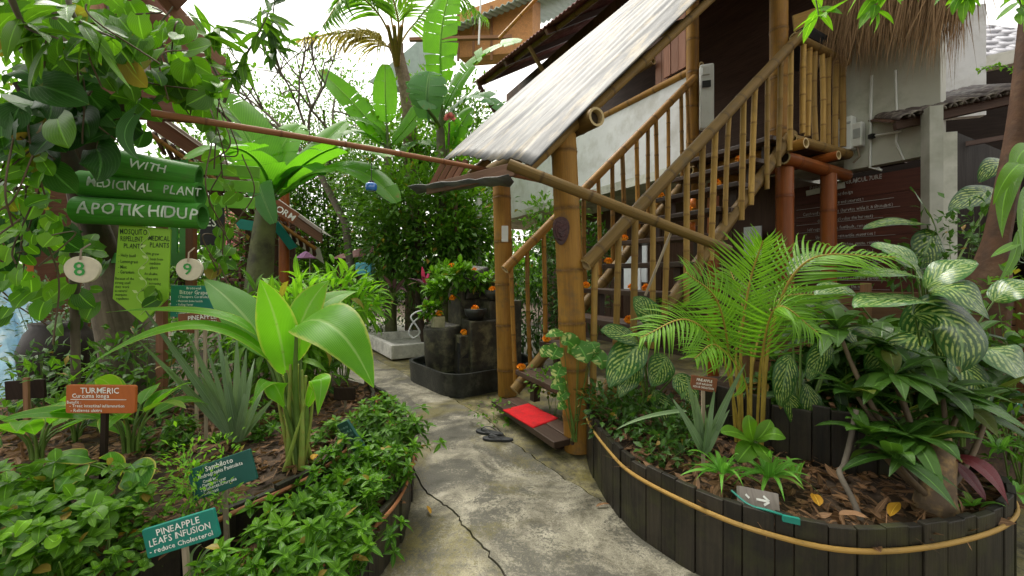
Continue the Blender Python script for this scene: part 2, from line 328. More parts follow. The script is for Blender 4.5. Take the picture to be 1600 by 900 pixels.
def m_leaf(name, dark, light, rough=.34, trans=.28, veins=14, slant=.55, vein=.35, veincol=None, mid=None, zebra=None, edge=None, blot=None, parallel=False, spec=.28, back=.35, zw=.5, holes=None):
    """leaf: uv.x runs across, uv.y along the blade; attribute tint picks between the two greens, attribute mark dries it out"""
    n = NT(name); sp = n.n('ShaderNodeSeparateXYZ'); n.put(sp.inputs[0], n.uv()); x, y = sp.outputs[0], sp.outputs[1]
    ax = n.math('ABSOLUTE', n.math('MULTIPLY_ADD', x, 2.0, -1.0)); o = n.obj(); big = n.noise(o, 7, 3)
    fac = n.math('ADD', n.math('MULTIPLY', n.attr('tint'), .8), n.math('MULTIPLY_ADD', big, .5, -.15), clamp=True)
    col = n.mix(fac, dark, light); veincol = veincol or tuple(min(1, c * 1.5 + .02) for c in light); mid = mid or tuple(min(1, c * 1.7 + .03) for c in light)
    ph = n.math('MULTIPLY_ADD', ax, -slant, y) if not parallel else n.math('MULTIPLY', ax, 1.0)
    sn = n.math('SINE', n.math('MULTIPLY', ph, veins * 6.283)); vf = n.ramp(sn, .72, 1.0, 0, 1)
    col = n.mix(n.math('MULTIPLY', vf, vein), col, veincol)
    if zebra:
        q = n.math('ADD', n.math('MULTIPLY', ph, veins * .92), n.math('MULTIPLY', n.noise(n.mapping(n.uv(), (4, 6, 1)), 1.0, 2), .9)); fr = n.math('FRACT', q)
        st = n.ramp(n.math('ABSOLUTE', n.math('ADD', fr, -.5)), zw * .62, zw * .28, 0, 1)
        br = n.ramp(n.noise(n.mapping(n.uv(), (9, 15, 1)), 1.0, 3), .40, .54, 0, 1); inn = n.math('MULTIPLY', n.ramp(ax, .95, .68), n.ramp(y, .97, .85))
        col = n.mix(n.math('MULTIPLY', n.math('MULTIPLY', st, br), n.math('MULTIPLY', inn, .8)), col, zebra)
    if blot: col = n.mix(n.ramp(n.noise(n.mapping(n.uv(), (1.2, 3, 1)), 1.5, 2, .5, .6), .53, .60, 0, .9), col, blot)
    col = n.mix(n.ramp(ax, .09, .03, 0, .75), col, mid)
    if edge: col = n.mix(n.ramp(n.math('ADD', ax, n.math('MULTIPLY', n.noise(o, 25, 2), .25)), .98, 1.12, 0, .9), col, edge)
    col = n.mix(n.ramp(n.attr('mark'), .05, 1.0), col, (.38, .2, .05))
    col = n.mix(n.ramp(n.math('ADD', y, n.math('MULTIPLY_ADD', n.noise(o, 14, 3), .5, -.25)), 1.0, 1.06, 0, .8), col, (.24, .15, .045))
    dry = n.math('MULTIPLY', n.ramp(n.noise(o, 23, 4, .6), .66, .74), 0 if zebra else .35); col = n.mix(dry, col, (.16, .13, .035))
    gb = n.n('ShaderNodeNewGeometry').outputs['Backfacing']; pale = n.mix(.5, col, tuple(min(1, c * 1.1 + .03) for c in light)); col = n.mix(n.math('MULTIPLY', gb, back), col, pale)
    h = n.math('ADD', n.math('MULTIPLY', vf, -.6), n.ramp(ax, .12, .0, 0, -1.0))
    p = n.pbr(col, n.ramp(big, .3, .7, rough - .05, rough + .1), n.bump(h, .35, .004), spec)
    tr = n.n('ShaderNodeBsdfTranslucent'); n.put(tr.inputs[0], n.mix(1.0, col, (1.6, 1.75, .75), 'MULTIPLY'))
    ms = n.n('ShaderNodeMixShader'); ms.inputs[0].default_value = trans; n.t.links.new(p, ms.inputs[1]); n.t.links.new(tr.outputs[0], ms.inputs[2])
    return n.done(ms.outputs[0])
BB = m_bamboo('golden bamboo', (.26, .118, .018), (.42, .22, .042), (.10, .05, .014), stains=.75)
BBD = m_bamboo('weathered bamboo', (.155, .092, .026), (.255, .155, .045), (.075, .045, .018), stains=.85)
BBL = m_bamboo('pale split bamboo', (.31, .175, .04), (.46, .29, .085), (.16, .08, .025), stains=.4)
BBR = m_bamboo('red brown varnished bamboo', (.20, .052, .012), (.34, .10, .02), (.11, .028, .008), rough=.3, stains=.3)
BBP = m_bamboo('thin reddish bamboo', (.26, .10, .045), (.36, .16, .07), (.12, .05, .025))
WD = m_wood('dark stair timber', (.035, .020, .013), (.085, .050, .034), .42, spec=.45)
WDH = m_wood('dark house timber', (.060, .026, .015), (.135, .062, .036), .55)
WDR = m_wood('reddish plank', (.19, .075, .04), (.32, .145, .085), .5)
WDG = m_wood('grey weathered batten', (.20, .17, .15), (.34, .30, .27), .8)
WDB = m_wood('brown fascia', (.13, .06, .032), (.22, .11, .06), .6)
WDK = m_wood('planter stave', (.014, .012, .009), (.037, .030, .021), .48, bump=1.0, dirt=(.006, .006, .005), moss=(.040, .041, .014))
WDF = m_wood('fence board', (.13, .062, .03), (.24, .125, .058), .65)
WDS = m_wood('orange brown sign board', (.40, .10, .022), (.48, .13, .03), .5, bump=.15)
WDN = m_wood('brown sign board', (.17, .055, .022), (.24, .085, .035), .5, bump=.2)
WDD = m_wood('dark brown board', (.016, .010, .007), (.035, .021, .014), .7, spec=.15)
STK = m_wood('grey stake', (.28, .22, .16), (.42, .34, .25), .75)
BARK = m_wood('grey brown bark', (.075, .058, .042), (.21, .17, .125), .88, grain=.32, bump=1.0, dirt=(.06, .05, .035))
BARKD = m_plain('dark bark', (.065, .045, .03), .9, .5, 10, 1.0, dirt=(.03, .035, .018), dirtscale=6)
BARKR = m_plain('red brown bark', (.085, .042, .024), .8, .5, 11, 1.0, dirt=(.15, .085, .05), dirtscale=7)
TWIG = m_plain('grey twig', (.15, .125, .10), .8, .25, 20, .4)
STEM = m_plain('green stem', (.10, .17, .03), .45, .25, 20, .2)
STEMY = m_plain('yellow palm stalk', (.30, .215, .035), .45, .25, 20, .2)
STEMD = m_plain('brown vine stem', (.10, .07, .04), .7, .3, 25, .4)
CONC = m_plain('grey render', (.56, .56, .50), .85, .12, 3, .25, dirt=(.25, .26, .2), dirtscale=1.3)
WHITE = m_plain('white paint', (.79, .80, .81), .6, .08, 4, .1, tintvar=.04, dirt=(.50, .49, .45), dirtscale=1.6)
PLASTIC = m_plain('off white plastic', (.70, .72, .70), .35, .05, 5, .05, tintvar=.06)
BLACK = m_plain('black board', (.02, .02, .022), .5, .2, 10, .1)
BLACKP = m_plain('black rubber', (.03, .032, .036), .5, .2, 30, .2)
STONED = m_plain('dark basin concrete', (.022, .024, .022), .42, .45, 14, .8, dirt=(.085, .085, .07), dirtscale=6)
STONEM = m_plain('mossy fountain stone', (.034, .031, .022), .55, .6, 13, 1.0, dirt=(.15, .14, .075), dirtscale=7)
STONEW = m_plain('pale cast stone', (.62, .60, .56), .75, .2, 22, .7, dirt=(.42, .40, .37), dirtscale=6)
SOIL = m_plain('dark soil', (.055, .036, .024), .95, .5, 16, 1.0, dirt=(.12, .075, .045), dirtscale=12)
TEAL = m_plain('teal paint', (.012, .20, .155), .5, .12, 12, .1, tintvar=.12)
TEALD = m_plain('dark teal paint', (.010, .085, .07), .5, .15, 12, .1, tintvar=.12)
LIME = m_plain('lime green paint', (.26, .52, .03), .5, .08, 8, .1, tintvar=.08)
GREENT = m_bamboo('green painted tube', (.045, .24, .022), (.095, .37, .045), (.03, .16, .02), rim=(.05, .2, .03), rough=.45, stain=(.10, .13, .05), stains=.55)
GREENS = m_plain('leaf green slat', (.18, .43, .045), .5, .2, 7, .2, tintvar=.15)
GREEND = m_plain('green picket', (.07, .30, .06), .5, .2, 9, .2, tintvar=.15)
CREAM = m_plain('cream wood disc', (.66, .60, .46), .6, .12, 20, .2)
PAINTW = m_plain('white lettering', (.82, .82, .78), .6, .12, 60, 0, tintvar=.1)
PAINTK = m_plain('black lettering', (.02, .05, .012), .6, .1, 60, 0, tintvar=.1)
PAINTG = m_plain('green lettering', (.04, .33, .06), .6, .1, 60, 0, tintvar=.1)
PAINTP = m_plain('pale green lettering', (.55, .72, .28), .6, .1, 60, 0, tintvar=.1)
PAINTY = m_plain('greyed lettering', (.42, .40, .40), .7, .25, 60, 0, tintvar=.2)
RED = m_plain('red felt', (.62, .010, .015), .95, .22, 90, .8, tintvar=0, dirt=(.42, .012, .016), dirtscale=9)
PINK = m_plain('pink roof tile', (.62, .16, .18), .6, .2, 12, .3)
LILAC = m_plain('lilac cloth', (.60, .30, .62), .8, .1, 10, .1, tintvar=.12)
BLUEW = m_plain('blue mosaic wall', (.26, .44, .56), .6, .35, 9, .6, dirt=(.55, .62, .64), dirtscale=8)
URN = m_plain('dark brown clay', (.018, .012, .010), .5, .3, 6, .5)
ORANGE = m_plain('orange wall', (.55, .17, .04), .7, .15, 4, .1)
MARI = m_plain('marigold petal', (.90, .33, .010), .7, .3, 60, .5, tintvar=.25)
PURPLE = m_plain('banana blossom', (.055, .018, .02), .5, .4, 16, .5, dirt=(.12, .05, .04), dirtscale=12)
THATCH = m_wood('thatch', (.17, .095, .045), (.44, .28, .15), .9)
TILEG = m_plain('grey roof tile', (.42, .42, .46), .6, .15, 8, .3, tintvar=.25)
TILED = m_plain('dark weathered tile', (.07, .05, .045), .6, .5, 6, .6, dirt=(.3, .27, .22), dirtscale=9)
RUST = m_plain('red brown corrugated iron', (.17, .055, .05), .6, .25, 6, .2, dirt=(.30, .16, .13), dirtscale=5)
GRNROOF = m_plain('pale green corrugated iron', (.33, .42, .38), .55, .15, 5, .1)
MAT_ = m_plain('woven bamboo panel', (.55, .27, .10), .7, .25, 30, .5, dirt=(.42, .2, .08), dirtscale=6)
SALM = m_plain('pale woven panel', (.60, .34, .22), .7, .2, 26, .5)
BROWNP = m_wood('brown ply soffit', (.13, .05, .028), (.20, .085, .05), .6)
GLASSB = m_plain('blue glass', (.02, .16, .55), .1, .1, 10, 0, spec=.8, coat=.6)
HOSE = m_plain('white hose', (.75, .76, .78), .4, .05, 10, 0)
WATER = m_plain('dark water', (.012, .016, .016), .04, .1, 10, .15, spec=.8)
BINB = m_plain('blue plastic', (.10, .45, .62), .45, .1, 8, 0)
PAPER = m_plain('laminated paper', (.72, .76, .80), .35, .1, 5, 0, coat=.3)
DRYL = m_leaf('dry leaf', (.06, .032, .016), (.27, .145, .07), .6, .1, 8, .5, .2, edge=None, spec=.3)
YELL = m_leaf('yellowed leaf', (.50, .24, .02), (.70, .40, .04), .5, .25, 9, .5, .2)
L_TURM = m_leaf('turmeric leaf', (.045, .18, .012), (.19, .47, .02), .33, .42, 15, .9, .4, mid=(.30, .48, .14), edge=(.42, .46, .10))
L_TURMP = m_leaf('striped turmeric leaf', (.09, .25, .06), (.20, .42, .12), .33, .28, 17, .95, .75, veincol=(.42, .58, .30), mid=(.4, .55, .25))
L_DIEF = m_leaf('zebra dieffenbachia leaf', (.014, .065, .012), (.04, .14, .02), .27, .2, 8, .55, .1, zebra=(.46, .56, .16), mid=(.22, .36, .12), spec=.45)
L_DIEFW = m_leaf('pale dieffenbachia leaf', (.022, .09, .016), (.06, .18, .03), .2, .2, 8, .55, .12, zebra=(.44, .54, .19), mid=(.3, .42, .2), spec=.7, zw=.6)
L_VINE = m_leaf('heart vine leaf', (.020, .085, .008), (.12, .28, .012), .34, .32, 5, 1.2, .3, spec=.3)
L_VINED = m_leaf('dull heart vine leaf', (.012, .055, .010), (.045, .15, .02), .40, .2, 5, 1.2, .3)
L_POTH = m_leaf('variegated pothos leaf', (.05, .17, .03), (.11, .28, .045), .28, .25, 6, 1.1, .15, blot=(.60, .66, .25))
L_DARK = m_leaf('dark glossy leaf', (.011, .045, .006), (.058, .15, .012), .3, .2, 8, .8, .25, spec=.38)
L_MID = m_leaf('mid green leaf', (.020, .080, .007), (.125, .275, .014), .38, .3, 8, .8, .25)
L_HERB = m_leaf('herb leaf', (.018, .078, .007), (.145, .325, .016), .26, .3, 8, .8, .3)
L_LIGHT = m_leaf('yellow green leaf', (.065, .22, .012), (.23, .46, .025), .4, .4, 9, .8, .25)
L_BAN = m_leaf('banana leaf', (.035, .135, .010), (.15, .40, .02), .38, .42, 34, .25, .28, mid=(.34, .5, .16), back=.5)
L_BANB = m_leaf('grey green banana leaf', (.07, .20, .06), (.13, .31, .10), .35, .25, 34, .25, .4, mid=(.34, .5, .2))
L_PALM = m_leaf('palm leaflet', (.042, .15, .012), (.19, .38, .022), .33, .32, 4, 0, .2, parallel=True)
L_PALMD = m_leaf('drying palm leaflet', (.22, .17, .05), (.46, .36, .09), .5, .3, 4, 0, .2, parallel=True)
L_CORD = m_leaf('green cordyline leaf', (.013, .048, .007), (.062, .15, .014), .28, .2, 22, .95, .2, spec=.38)
L_RED = m_leaf('maroon cordyline leaf', (.09, .012, .018), (.20, .035, .045), .3, .15, 20, .95, .2, back=0, mid=(.22, .06, .07))
L_MAG = m_leaf('magenta cordyline leaf', (.45, .03, .13), (.72, .06, .24), .35, .3, 20, .95, .2, back=0, mid=(.7, .1, .3))
L_PURP = m_leaf('dusky purple leaf', (.06, .03, .045), (.16, .08, .10), .4, .15, 14, .9, .2, back=0)
L_PINE = m_leaf('grey green sword leaf', (.085, .15, .07), (.19, .28, .14), .42, .15, 3, 0, .3, parallel=True, mid=(.2, .3, .18))
L_SPID = m_leaf('grass green strap leaf', (.07, .24, .025), (.19, .45, .06), .32, .32, 3, 0, .2, parallel=True)
def m_conc():
    n = NT('mottled path concrete'); o = n.obj(); c = n.noise(o, 62, 4, .75); d = n.noise(o, 190, 2, .6); b = n.noise(o, 5.5, 7, .72, .6)
    gr = n.math('MULTIPLY_ADD', c, .55, -.27)
    col = n.mix(n.ramp(n.math('ADD', b, gr), .36, .64), (.12, .108, .078), (.35, .322, .245))
    lt = n.ramp(n.math('ADD', n.noise(o, 2.4, 7, .7, 1.6), n.math('MULTIPLY', gr, .8)), .53, .62, 0, .45); col = n.mix(lt, col, (.50, .46, .37))
    dk = n.ramp(n.math('ADD', n.noise(o, 1.5, 8, .68, .7), gr), .478, .548, 0, .82); col = n.mix(dk, col, (.052, .050, .040))
    mo = n.ramp(n.math('ADD', n.noise(o, 1.0, 6, .68, .6), n.math('MULTIPLY', gr, .6)), .54, .62, 0, .55); col = n.mix(mo, col, (.19, .16, .032))
    col = n.mix(1.0, col, n.ramp(d, .25, .75, .6, 1.38), 'MULTIPLY')
    mk = n.attr('mark'); col = n.mix(n.math('MULTIPLY', mk, .78), col, n.mix(n.ramp(n.math('ADD', b, gr), .42, .6), (.040, .036, .016), (.23, .19, .035)))
    return n.done(n.pbr(col, n.ramp(b, .35, .65, .36, .68), n.bump(n.math('ADD', n.math('MULTIPLY', c, .7), d), .5, .004), .42))
PATHM = m_conc()
def m_sheet():
    n = NT('translucent roofing sheet'); tr = n.n('ShaderNodeBsdfTranslucent'); tr.inputs[0].default_value = (.8, .8, .74, 1); ms = n.n('ShaderNodeMixShader'); ms.inputs[0].default_value = .65
    n.t.links.new(n.pbr((.72, .72, .67), .5), ms.inputs[1]); n.t.links.new(tr.outputs[0], ms.inputs[2]); return n.done(ms.outputs[0])
SHEET = m_sheet()
def m_iron():
    n = NT('weathered galvanised sheet'); u = n.uv(); st = n.noise(n.mapping(u, (.9, 9, 1)), 1.0, 8, .78, .35); bl = n.noise(n.mapping(u, (2, 9, 1)), 1.0, 6, .7)
    col = n.mix(n.ramp(st, .36, .66), (.035, .038, .046), (.135, .134, .129)); col = n.mix(n.ramp(bl, .50, .66, 0, .75), col, (.33, .27, .18))
    col = n.mix(n.ramp(n.noise(n.mapping(u, (6, 60, 1)), 1.0, 4, .7), .62, .70, 0, .7), col, (.10, .09, .08))
    return n.done(n.pbr(col, n.ramp(st, .3, .7, .62, .45), n.bump(st, .25, .005), .3, .1))
IRON = m_iron()
# ------------------------------------------------------------------ hand lettering
GL = {}
def glyphs(chars):
    obs = []
    for ch in sorted(set(chars)):
        if ch in GL or ch == ' ': continue
        cu = bpy.data.curves.new('glyph', 'FONT'); cu.body = ch; cu.size = 1; cu.resolution_u = 2; cu.offset = .012
        ob = bpy.data.objects.new('glyph', cu); COL.objects.link(ob); obs.append((ch, ob, cu))
    dg = bpy.context.evaluated_depsgraph_get(); dg.update()
    for ch, ob, cu in obs:
        me = bpy.data.meshes.new_from_object(ob.evaluated_get(dg))
        v = np.zeros(len(me.vertices) * 3, np.float32); me.vertices.foreach_get('co', v); v = v.reshape(-1, 3)
        GL[ch] = (v, [list(p.vertices) for p in me.polygons]) if len(v) else None
        bpy.data.meshes.remove(me); bpy.data.objects.remove(ob); bpy.data.curves.remove(cu)
def lettering(mb, lines, o, xd, yd, nd, lift=.002, jit=.04, radius=None):
    """lines: (text, x, y, size, squeeze); baseline origin o, in the sign's plane; on a round tube the strokes follow the radius"""
    xd, yd, nd = nrm(xd), nrm(yd), nrm(nd); glyphs(''.join(l[0] for l in lines))
    for txt, x, y, sz, sq in lines:
        pen = x
        for ch in txt:
            g = GL.get(ch) if ch != ' ' else None
            if g is None: pen += sz * .30 * sq; continue
            v, f = g; lo, hi = v[:, 0].min(), v[:, 0].max(); k = sz * rng.uniform(1 - jit, 1 + jit)
            a = rng.normal(0, jit * 1.2); q = (v[:, :2] - (lo, 0)) * (k * sq, k); q = q @ np.array([[math.cos(a), math.sin(a)], [-math.sin(a), math.cos(a)]])
            q[:, 0] += pen; q[:, 1] += y + rng.normal(0, jit * .35) * sz
            if radius:
                bm = bmesh.new(); vs = [bm.verts.new((p[0], p[1], 0)) for p in q]
                for ff in f:
                    try: bm.faces.new([vs[i] for i in ff])
                    except ValueError: pass
                for yy in np.arange(q[:, 1].min(), q[:, 1].max(), .006):
                    bmesh.ops.bisect_plane(bm, geom=bm.verts[:] + bm.edges[:] + bm.faces[:], plane_co=(0, yy, 0), plane_no=(0, 1, 0))
                bm.verts.index_update(); q = np.array([(w_.co.x, w_.co.y) for w_ in bm.verts]); f = [[w_.index for w_ in ff.verts] for ff in bm.faces]; bm.free()
                an = q[:, 1] / radius; pt = o + q[:, :1] * xd + ((radius + lift) * np.sin(an))[:, None] * yd + ((radius + lift) * np.cos(an))[:, None] * nd
            else: pt = o + q[:, :1] * xd + q[:, 1:] * yd + nd * lift
            by = {}
            for ff in f: by.setdefault(len(ff), []).append(ff)
            first = True; t = rng.uniform(0, 1)
            for kk, ff in by.items():
                if first: mb.add(pt, ff, t=t); first = False
                else: mb.f.append(np.array(ff) + mb.n - len(pt)); mb.uv.append(np.zeros((len(ff) * kk, 2))); mb.sm.append(np.full(len(ff), False))
            pen += (hi - lo) * k * sq + sz * .085 * sq
def width(txt, sz, sq):
    glyphs(txt); return sum(sz * .30 * sq if c == ' ' or GL.get(c) is None else (np.ptp(GL[c][0][:, 0]) + .085) * sz * sq for c in txt)
def rounded(wd, ht, r=.01, k=4):
    o = []
    for cx_, cy_, a0 in ((wd / 2 - r, ht / 2 - r, 0), (-wd / 2 + r, ht / 2 - r, 90), (-wd / 2 + r, -ht / 2 + r, 180), (wd / 2 - r, -ht / 2 + r, 270)):
        for a in np.linspace(0, 90, k): o.append((cx_ + r * math.cos(R(a0 + a)), cy_ + r * math.sin(R(a0 + a))))
    return np.array(o)
def sign(name, label, c, xd, yd, wd, ht, bmat, lines, lmat=None, stake=None, group=None, th=.014, r=.012, outline=None, smat=None, cat='sign', extra=None, sw=.016):
    """a painted board facing the path: centre c, text direction xd, up direction yd; lines (text, x, y, size, squeeze) from its centre"""
    xd = nrm(xd); yd = nrm(np.asarray(yd) - xd * (np.asarray(yd) @ xd)); nd = np.cross(xd, yd); c = np.asarray(c, float)
    if nd[1] > 0: nd = -nd
    base = c.copy(); base[2] = stake if stake is not None else c[2] - ht / 2
    t = thing(name, label, cat, base, group); mb = MB(); ol = rounded(wd, ht, r) if outline is None else np.asarray(outline)
    pts = c + ol[:, :1] * xd + ol[:, 1:] * yd; prism(mb, pts, -nd * th, t=.5); part('board', mb, bmat, t, bevel=.002)
    if lines:
        lb = MB()
        lettering(lb, [(a, (-width(a, s_, q) / 2 if x is None else x), y, s_, q) for a, x, y, s_, q in lines], c, xd, yd, nd)
        part('lettering', lb, lmat or PAINTW, t)
    if extra: extra(t, c, xd, yd, nd)
    if stake is not None:
        sb = MB(); a = c - nd * (th + .008) + yd * ht * .3; b = np.array([c[0] + rng.normal(0, .01), c[1] - nd[1] * (th + .008), stake - .05])
        beam(sb, a, b, sw, sw * .7, up=(0, 1, 0)); part('stake', sb, smat or STK, t)
    return t
# ------------------------------------------------------------------ setting: ground, path, beds
mb = MB(); mb.add([(-150, -150, -.05), (150, -150, -.05), (150, 150, -.05), (-150, 150, -.05)], [[0, 1, 2, 3]]); setting('ground', mb, SOIL)
def ragged(pts, n=90, amp=.008):
    q = smoothline(pts, n); q[:, :2] += rng.normal(0, amp, (len(q), 2)); return q
J = [G(430, 500), G(500, 525), G(560, 547), G(640, 588), G(705, 622), G(760, 655), G(800, 690), G(870, 738), G(930, 775), G(985, 805), G(1060, 845), G(1140, 900), G(1225, 960), A(1.35, .9, 0), A(1.6, -.5, 0)]
K = [G(642, 725), G(662, 762), G(690, 785), G(712, 800), G(726, 822), G(762, 862), G(800, 915), G(860, 1010), A(.1, .4, 0), A(.2, -.5, 0)]
J = ragged(J, 130, .006); K = ragged(K, 70, .004)
jl = J + A(-.006, -.004, 0); jr = J + A(.012, .008, 0); kr = K + A(.003, .001, 0); kl = K + A(-.004, -.001, 0)
edge = [A(-.85, 2.6, 0), A(-1.25, 3.6, 0), A(-2.5, 5.7, 0), A(-4.0, 8, 0), A(-7.5, 12.3, 0)]
pm = MB()
prism(pm, np.concatenate([jl, kr[::-1], edge])[::-1], A(0, 0, -.05), m=0.0)
prism(pm, np.concatenate([jr - A(0, 0, .012), [A(4, -.5, -.012), A(4, 3, -.012), A(3, 6.5, -.012), A(-1, 13, -.012), A(-6, 13, -.012)]])[::-1], A(0, 0, -.045), m=.72)
prism(pm, np.concatenate([kl - A(0, 0, .006), [A(-2, -.5, -.006), A(-2, 2.2, -.006), A(-.95, 2.55, -.006)]])[::-1], A(0, 0, -.05), m=.3)
setting('path', pm, PATHM)
def staves(c, z0, z1, wd=.095, th=.028, out=1, band=True, tj=.005, bandm=None, name='timber_planter', label='', group=None, bz=-.075):
    """curved planter wall of upright boards with a split bamboo band"""
    q = smoothline(c, 200); q[:, 2] = 0; ln = np.concatenate([[0], np.cumsum(np.linalg.norm(np.diff(q, axis=0), axis=1))])
    k = int(ln[-1] / wd); cut = np.linspace(0, ln[-1], k + 1) + np.concatenate([[0], rng.uniform(-.022, .022, k - 1), [0]]); t = thing(name, label, 'planter', (*q.mean(0)[:2], z0), group); m = MB()
    for i in range(k):
        s = np.interp([cut[i], cut[i + 1] - .0025], ln, np.arange(len(q))); a, b = (np.array([np.interp(x, np.arange(len(q)), q[:, j]) for j in range(3)]) for x in s)
        d = nrm(b - a); n_ = np.array([d[1], -d[0], 0]) * out; c_ = (a + b) / 2 + n_ * rng.normal(0, .003); zt = z1 + rng.normal(0, tj)
        box(m, c_ + ZZ * (z0 + zt) / 2, np.linalg.norm(b - a) / 2, th / 2, (zt - z0) / 2, (d, n_, ZZ))
    part('stave_wall', m, WDK, t, bevel=.003)
    if band:
        m = MB(); d = nrm(np.gradient(q, axis=0)); n_ = np.stack([d[:, 1], -d[:, 0], d[:, 2] * 0], 1) * out
        p = q + n_ * (th / 2 + .006); p[:, 2] = z1 + bz + .006 * np.sin(ln * 2.1)
        tube(m, p[::3], .0075, 7, t=.7, flat=1.5); part('bamboo_band', m, bandm or BBL, t)
    return t
RW = [A(.60, 3.3, 0), A(.555, 2.85, 0), A(.593, 2.37, 0), A(.66, 2.11, 0), A(.857, 1.83, 0), A(1.04, 1.67, 0), A(1.28, 1.575, 0), A(1.625, 1.60, 0), A(2.04, 1.72, 0), A(2.30, 1.90, 0), A(2.46, 2.2, 0), A(2.5, 2.6, 0)]
staves(RW, -.05, .38, label='round planter of dark upright boards with a golden bamboo band along its rim', tj=.006)
staves([A(1.30, 2.75, 0), A(1.42, 2.52, 0), A(1.62, 2.27, 0), A(1.8, 2.14, 0), A(2.1, 2.08, 0)], .1, .62, band=False, label='inner tier of dark mossy boards behind the palm clump', tj=.015)
LU = [A(-1.9, .95, 0), A(-1.36, 1.36, 0), A(-1.155, 1.68, 0), A(-.98, 2.02, 0), A(-.95, 2.45, 0), A(-1.05, 3.1, 0), A(-1.3, 3.7, 0)]
staves(LU, 0, .40, label='upper planter tier of dark boards under the pineapple infusion sign', bandm=BBP, bz=-.03)
LF = [A(-1.35, .9, 0), A(-1.0, 1.25, 0), A(-.80, 1.48, 0), A(-.64, 1.75, 0), A(-.575, 2.05, 0), A(-.62, 2.5, 0), A(-.75, 2.95, 0), A(-1.0, 3.5, 0), A(-1.5, 4.2, 0)]
staves(LF, -.05, .27, label='low planter of dark boards along the path under the glossy herb hedge', bandm=BBP, bz=-.03)
def bed(name, rim, extra, z, seed=0):
    q = smoothline(rim, 60); p = np.concatenate([q, extra]); p[:, 2] = z; m = MB(); prism(m, p, A(0, 0, -z - .04)); return setting(name, m, SOIL)
bed('planting_soil', RW, [A(4.5, 2.6, 0), A(4.5, 4.2, 0), A(1.2, 4.2, 0), A(.75, 3.4, 0)], .30)
bed('planting_soil', LU, [A(-2.5, 4.6, 0), A(-7, 4.6, 0), A(-7, .6, 0)], .345)
bed('planting_soil', LF, [A(-2.2, 4.2, 0), A(-1.35, 3.7, 0), A(-1.1, 3.1, 0), A(-.99, 2.45, 0), A(-1.02, 2.02, 0), A(-1.2, 1.68, 0), A(-1.4, 1.36, 0), A(-1.9, .9, 0)], .20)
# ------------------------------------------------------------------ bamboo posts of the stair porch
def bpost(label, a, b, r, mat=BB, gap=.42, r2=None, name='bamboo_post', group=None):
    m = MB(); bamboo(m, a, b, r, gap, r2, t=.5, n=20); return solo(name, m, mat, label, 'post', group)
P1 = bpost('thick golden bamboo post carrying the low corner of the metal canopy, leaf plaque on it', G(903, 702), P(880, 212, 3.18), .104, r2=.098)
P2 = bpost('golden bamboo post beside the stone fountain, second support of the canopy', G(793, 617), P(783, 272, 4.57), .105, r2=.098)
P3 = bpost('golden bamboo post at the head of the inner stair rail beside reddish planks', S(2.8, 1.2, 2.0), S(2.8, 1.2, 5.6), .08, gap=.5)
P4 = bpost('tall golden bamboo corner post at the top of the outer stair rail', S(2.84, .1, 2.62), S(2.84, .1, 6.2), .09, gap=.5)
bpost('orange brown bamboo post under the corner of the stair landing', S(2.88, .06, -.05), S(2.88, .06, 2.56), .088, BBR, .62)
bpost('orange brown bamboo post standing in front of the white written board', S(3.62, -.02, -.05), S(3.62, -.02, 2.52), .08, BBR, .62)
bpost('dark red bamboo post behind the stairs beneath the landing', S(2.75, .85, -.05), S(2.75, .85, 2.5), .07, BBR, .6)
# leaf-shaped plaque
m = MB(); a = np.linspace(0, 2 * np.pi, 28, endpoint=False)
ol = np.stack([.062 * np.sin(a) * (1 - .25 * np.cos(a)), .112 * -np.cos(a) * (1 + .08 * np.cos(a)) + .012 * np.abs(np.cos(a / 2)) ** 9], 1)
c = P(877, 360, 3.055); xd = nrm(A(.93, .06, .0)); pts = c + ol[:, :1] * xd + ol[:, 1:] * ZZ; nd = A(.06, -1, 0)
for k, s_ in enumerate((1.0, .72, .45)):
    prism(m, c + (pts - c) * s_ + nd * .012 * k, -nd * .02, t=.3 + .25 * k)
for i in range(7): beam(m, c + nd * .028 + ZZ * (-.07 + i * .02), c + nd * .03 + xd * .04 * (1 if i % 2 else -1) + ZZ * (-.055 + i * .022), .004, .006)
solo('carved_plaque', m, PURPLE, 'dark carved leaf shaped plaque hung on the thick bamboo post', 'plaque', bevel=.004)
m = MB(); beam(m, P(789, 353, 4.4), P(789, 378, 4.4), .07, .03, up=(0, 1, 0)); solo('switch_box', m, PLASTIC, 'small cream switch box on the bamboo post by the fountain', 'switch', bevel=.004)
# ------------------------------------------------------------------ canopy
t = thing('stair_canopy', 'sloping canopy of weathered corrugated metal over the bamboo stairs', 'canopy', S(.5, .5, 2.1))
m = MB(); nu, nw = 40, 90; us = np.linspace(0, 1, nu + 1); ws = np.linspace(0, 1, nw + 1); vs = []; uv = []
for i, a_ in enumerate(us):
    for j, b_ in enumerate(ws):
        wv = -.15 + 1.4 * b_; u0 = -.488 - .196 * b_; z0 = 2.11 + .33 * b_
        z0 += .03 + (.05 * (b_ / .16) - .05 if b_ < .16 else 0) + (.02 * min(1, b_ / .3))
        u = u0 + (2.75 - u0) * a_; z = z0 + (u - u0) * (1.0 - .06 * b_) - .02 * math.exp(-a_ * 14) * (.6 + .4 * math.sin(b_ * 7)) + .006 * math.sin(b_ * 2 * np.pi * 13) * (1 if b_ > .14 else .35)
        z += .008 * math.sin(a_ * 9 + b_ * 5) + .02 * math.sin(b_ * 9.5 + 1) * math.exp(-a_ * 8)
        vs.append(S(u, wv, z)); uv.append((u * 1.2, wv * 1.0))
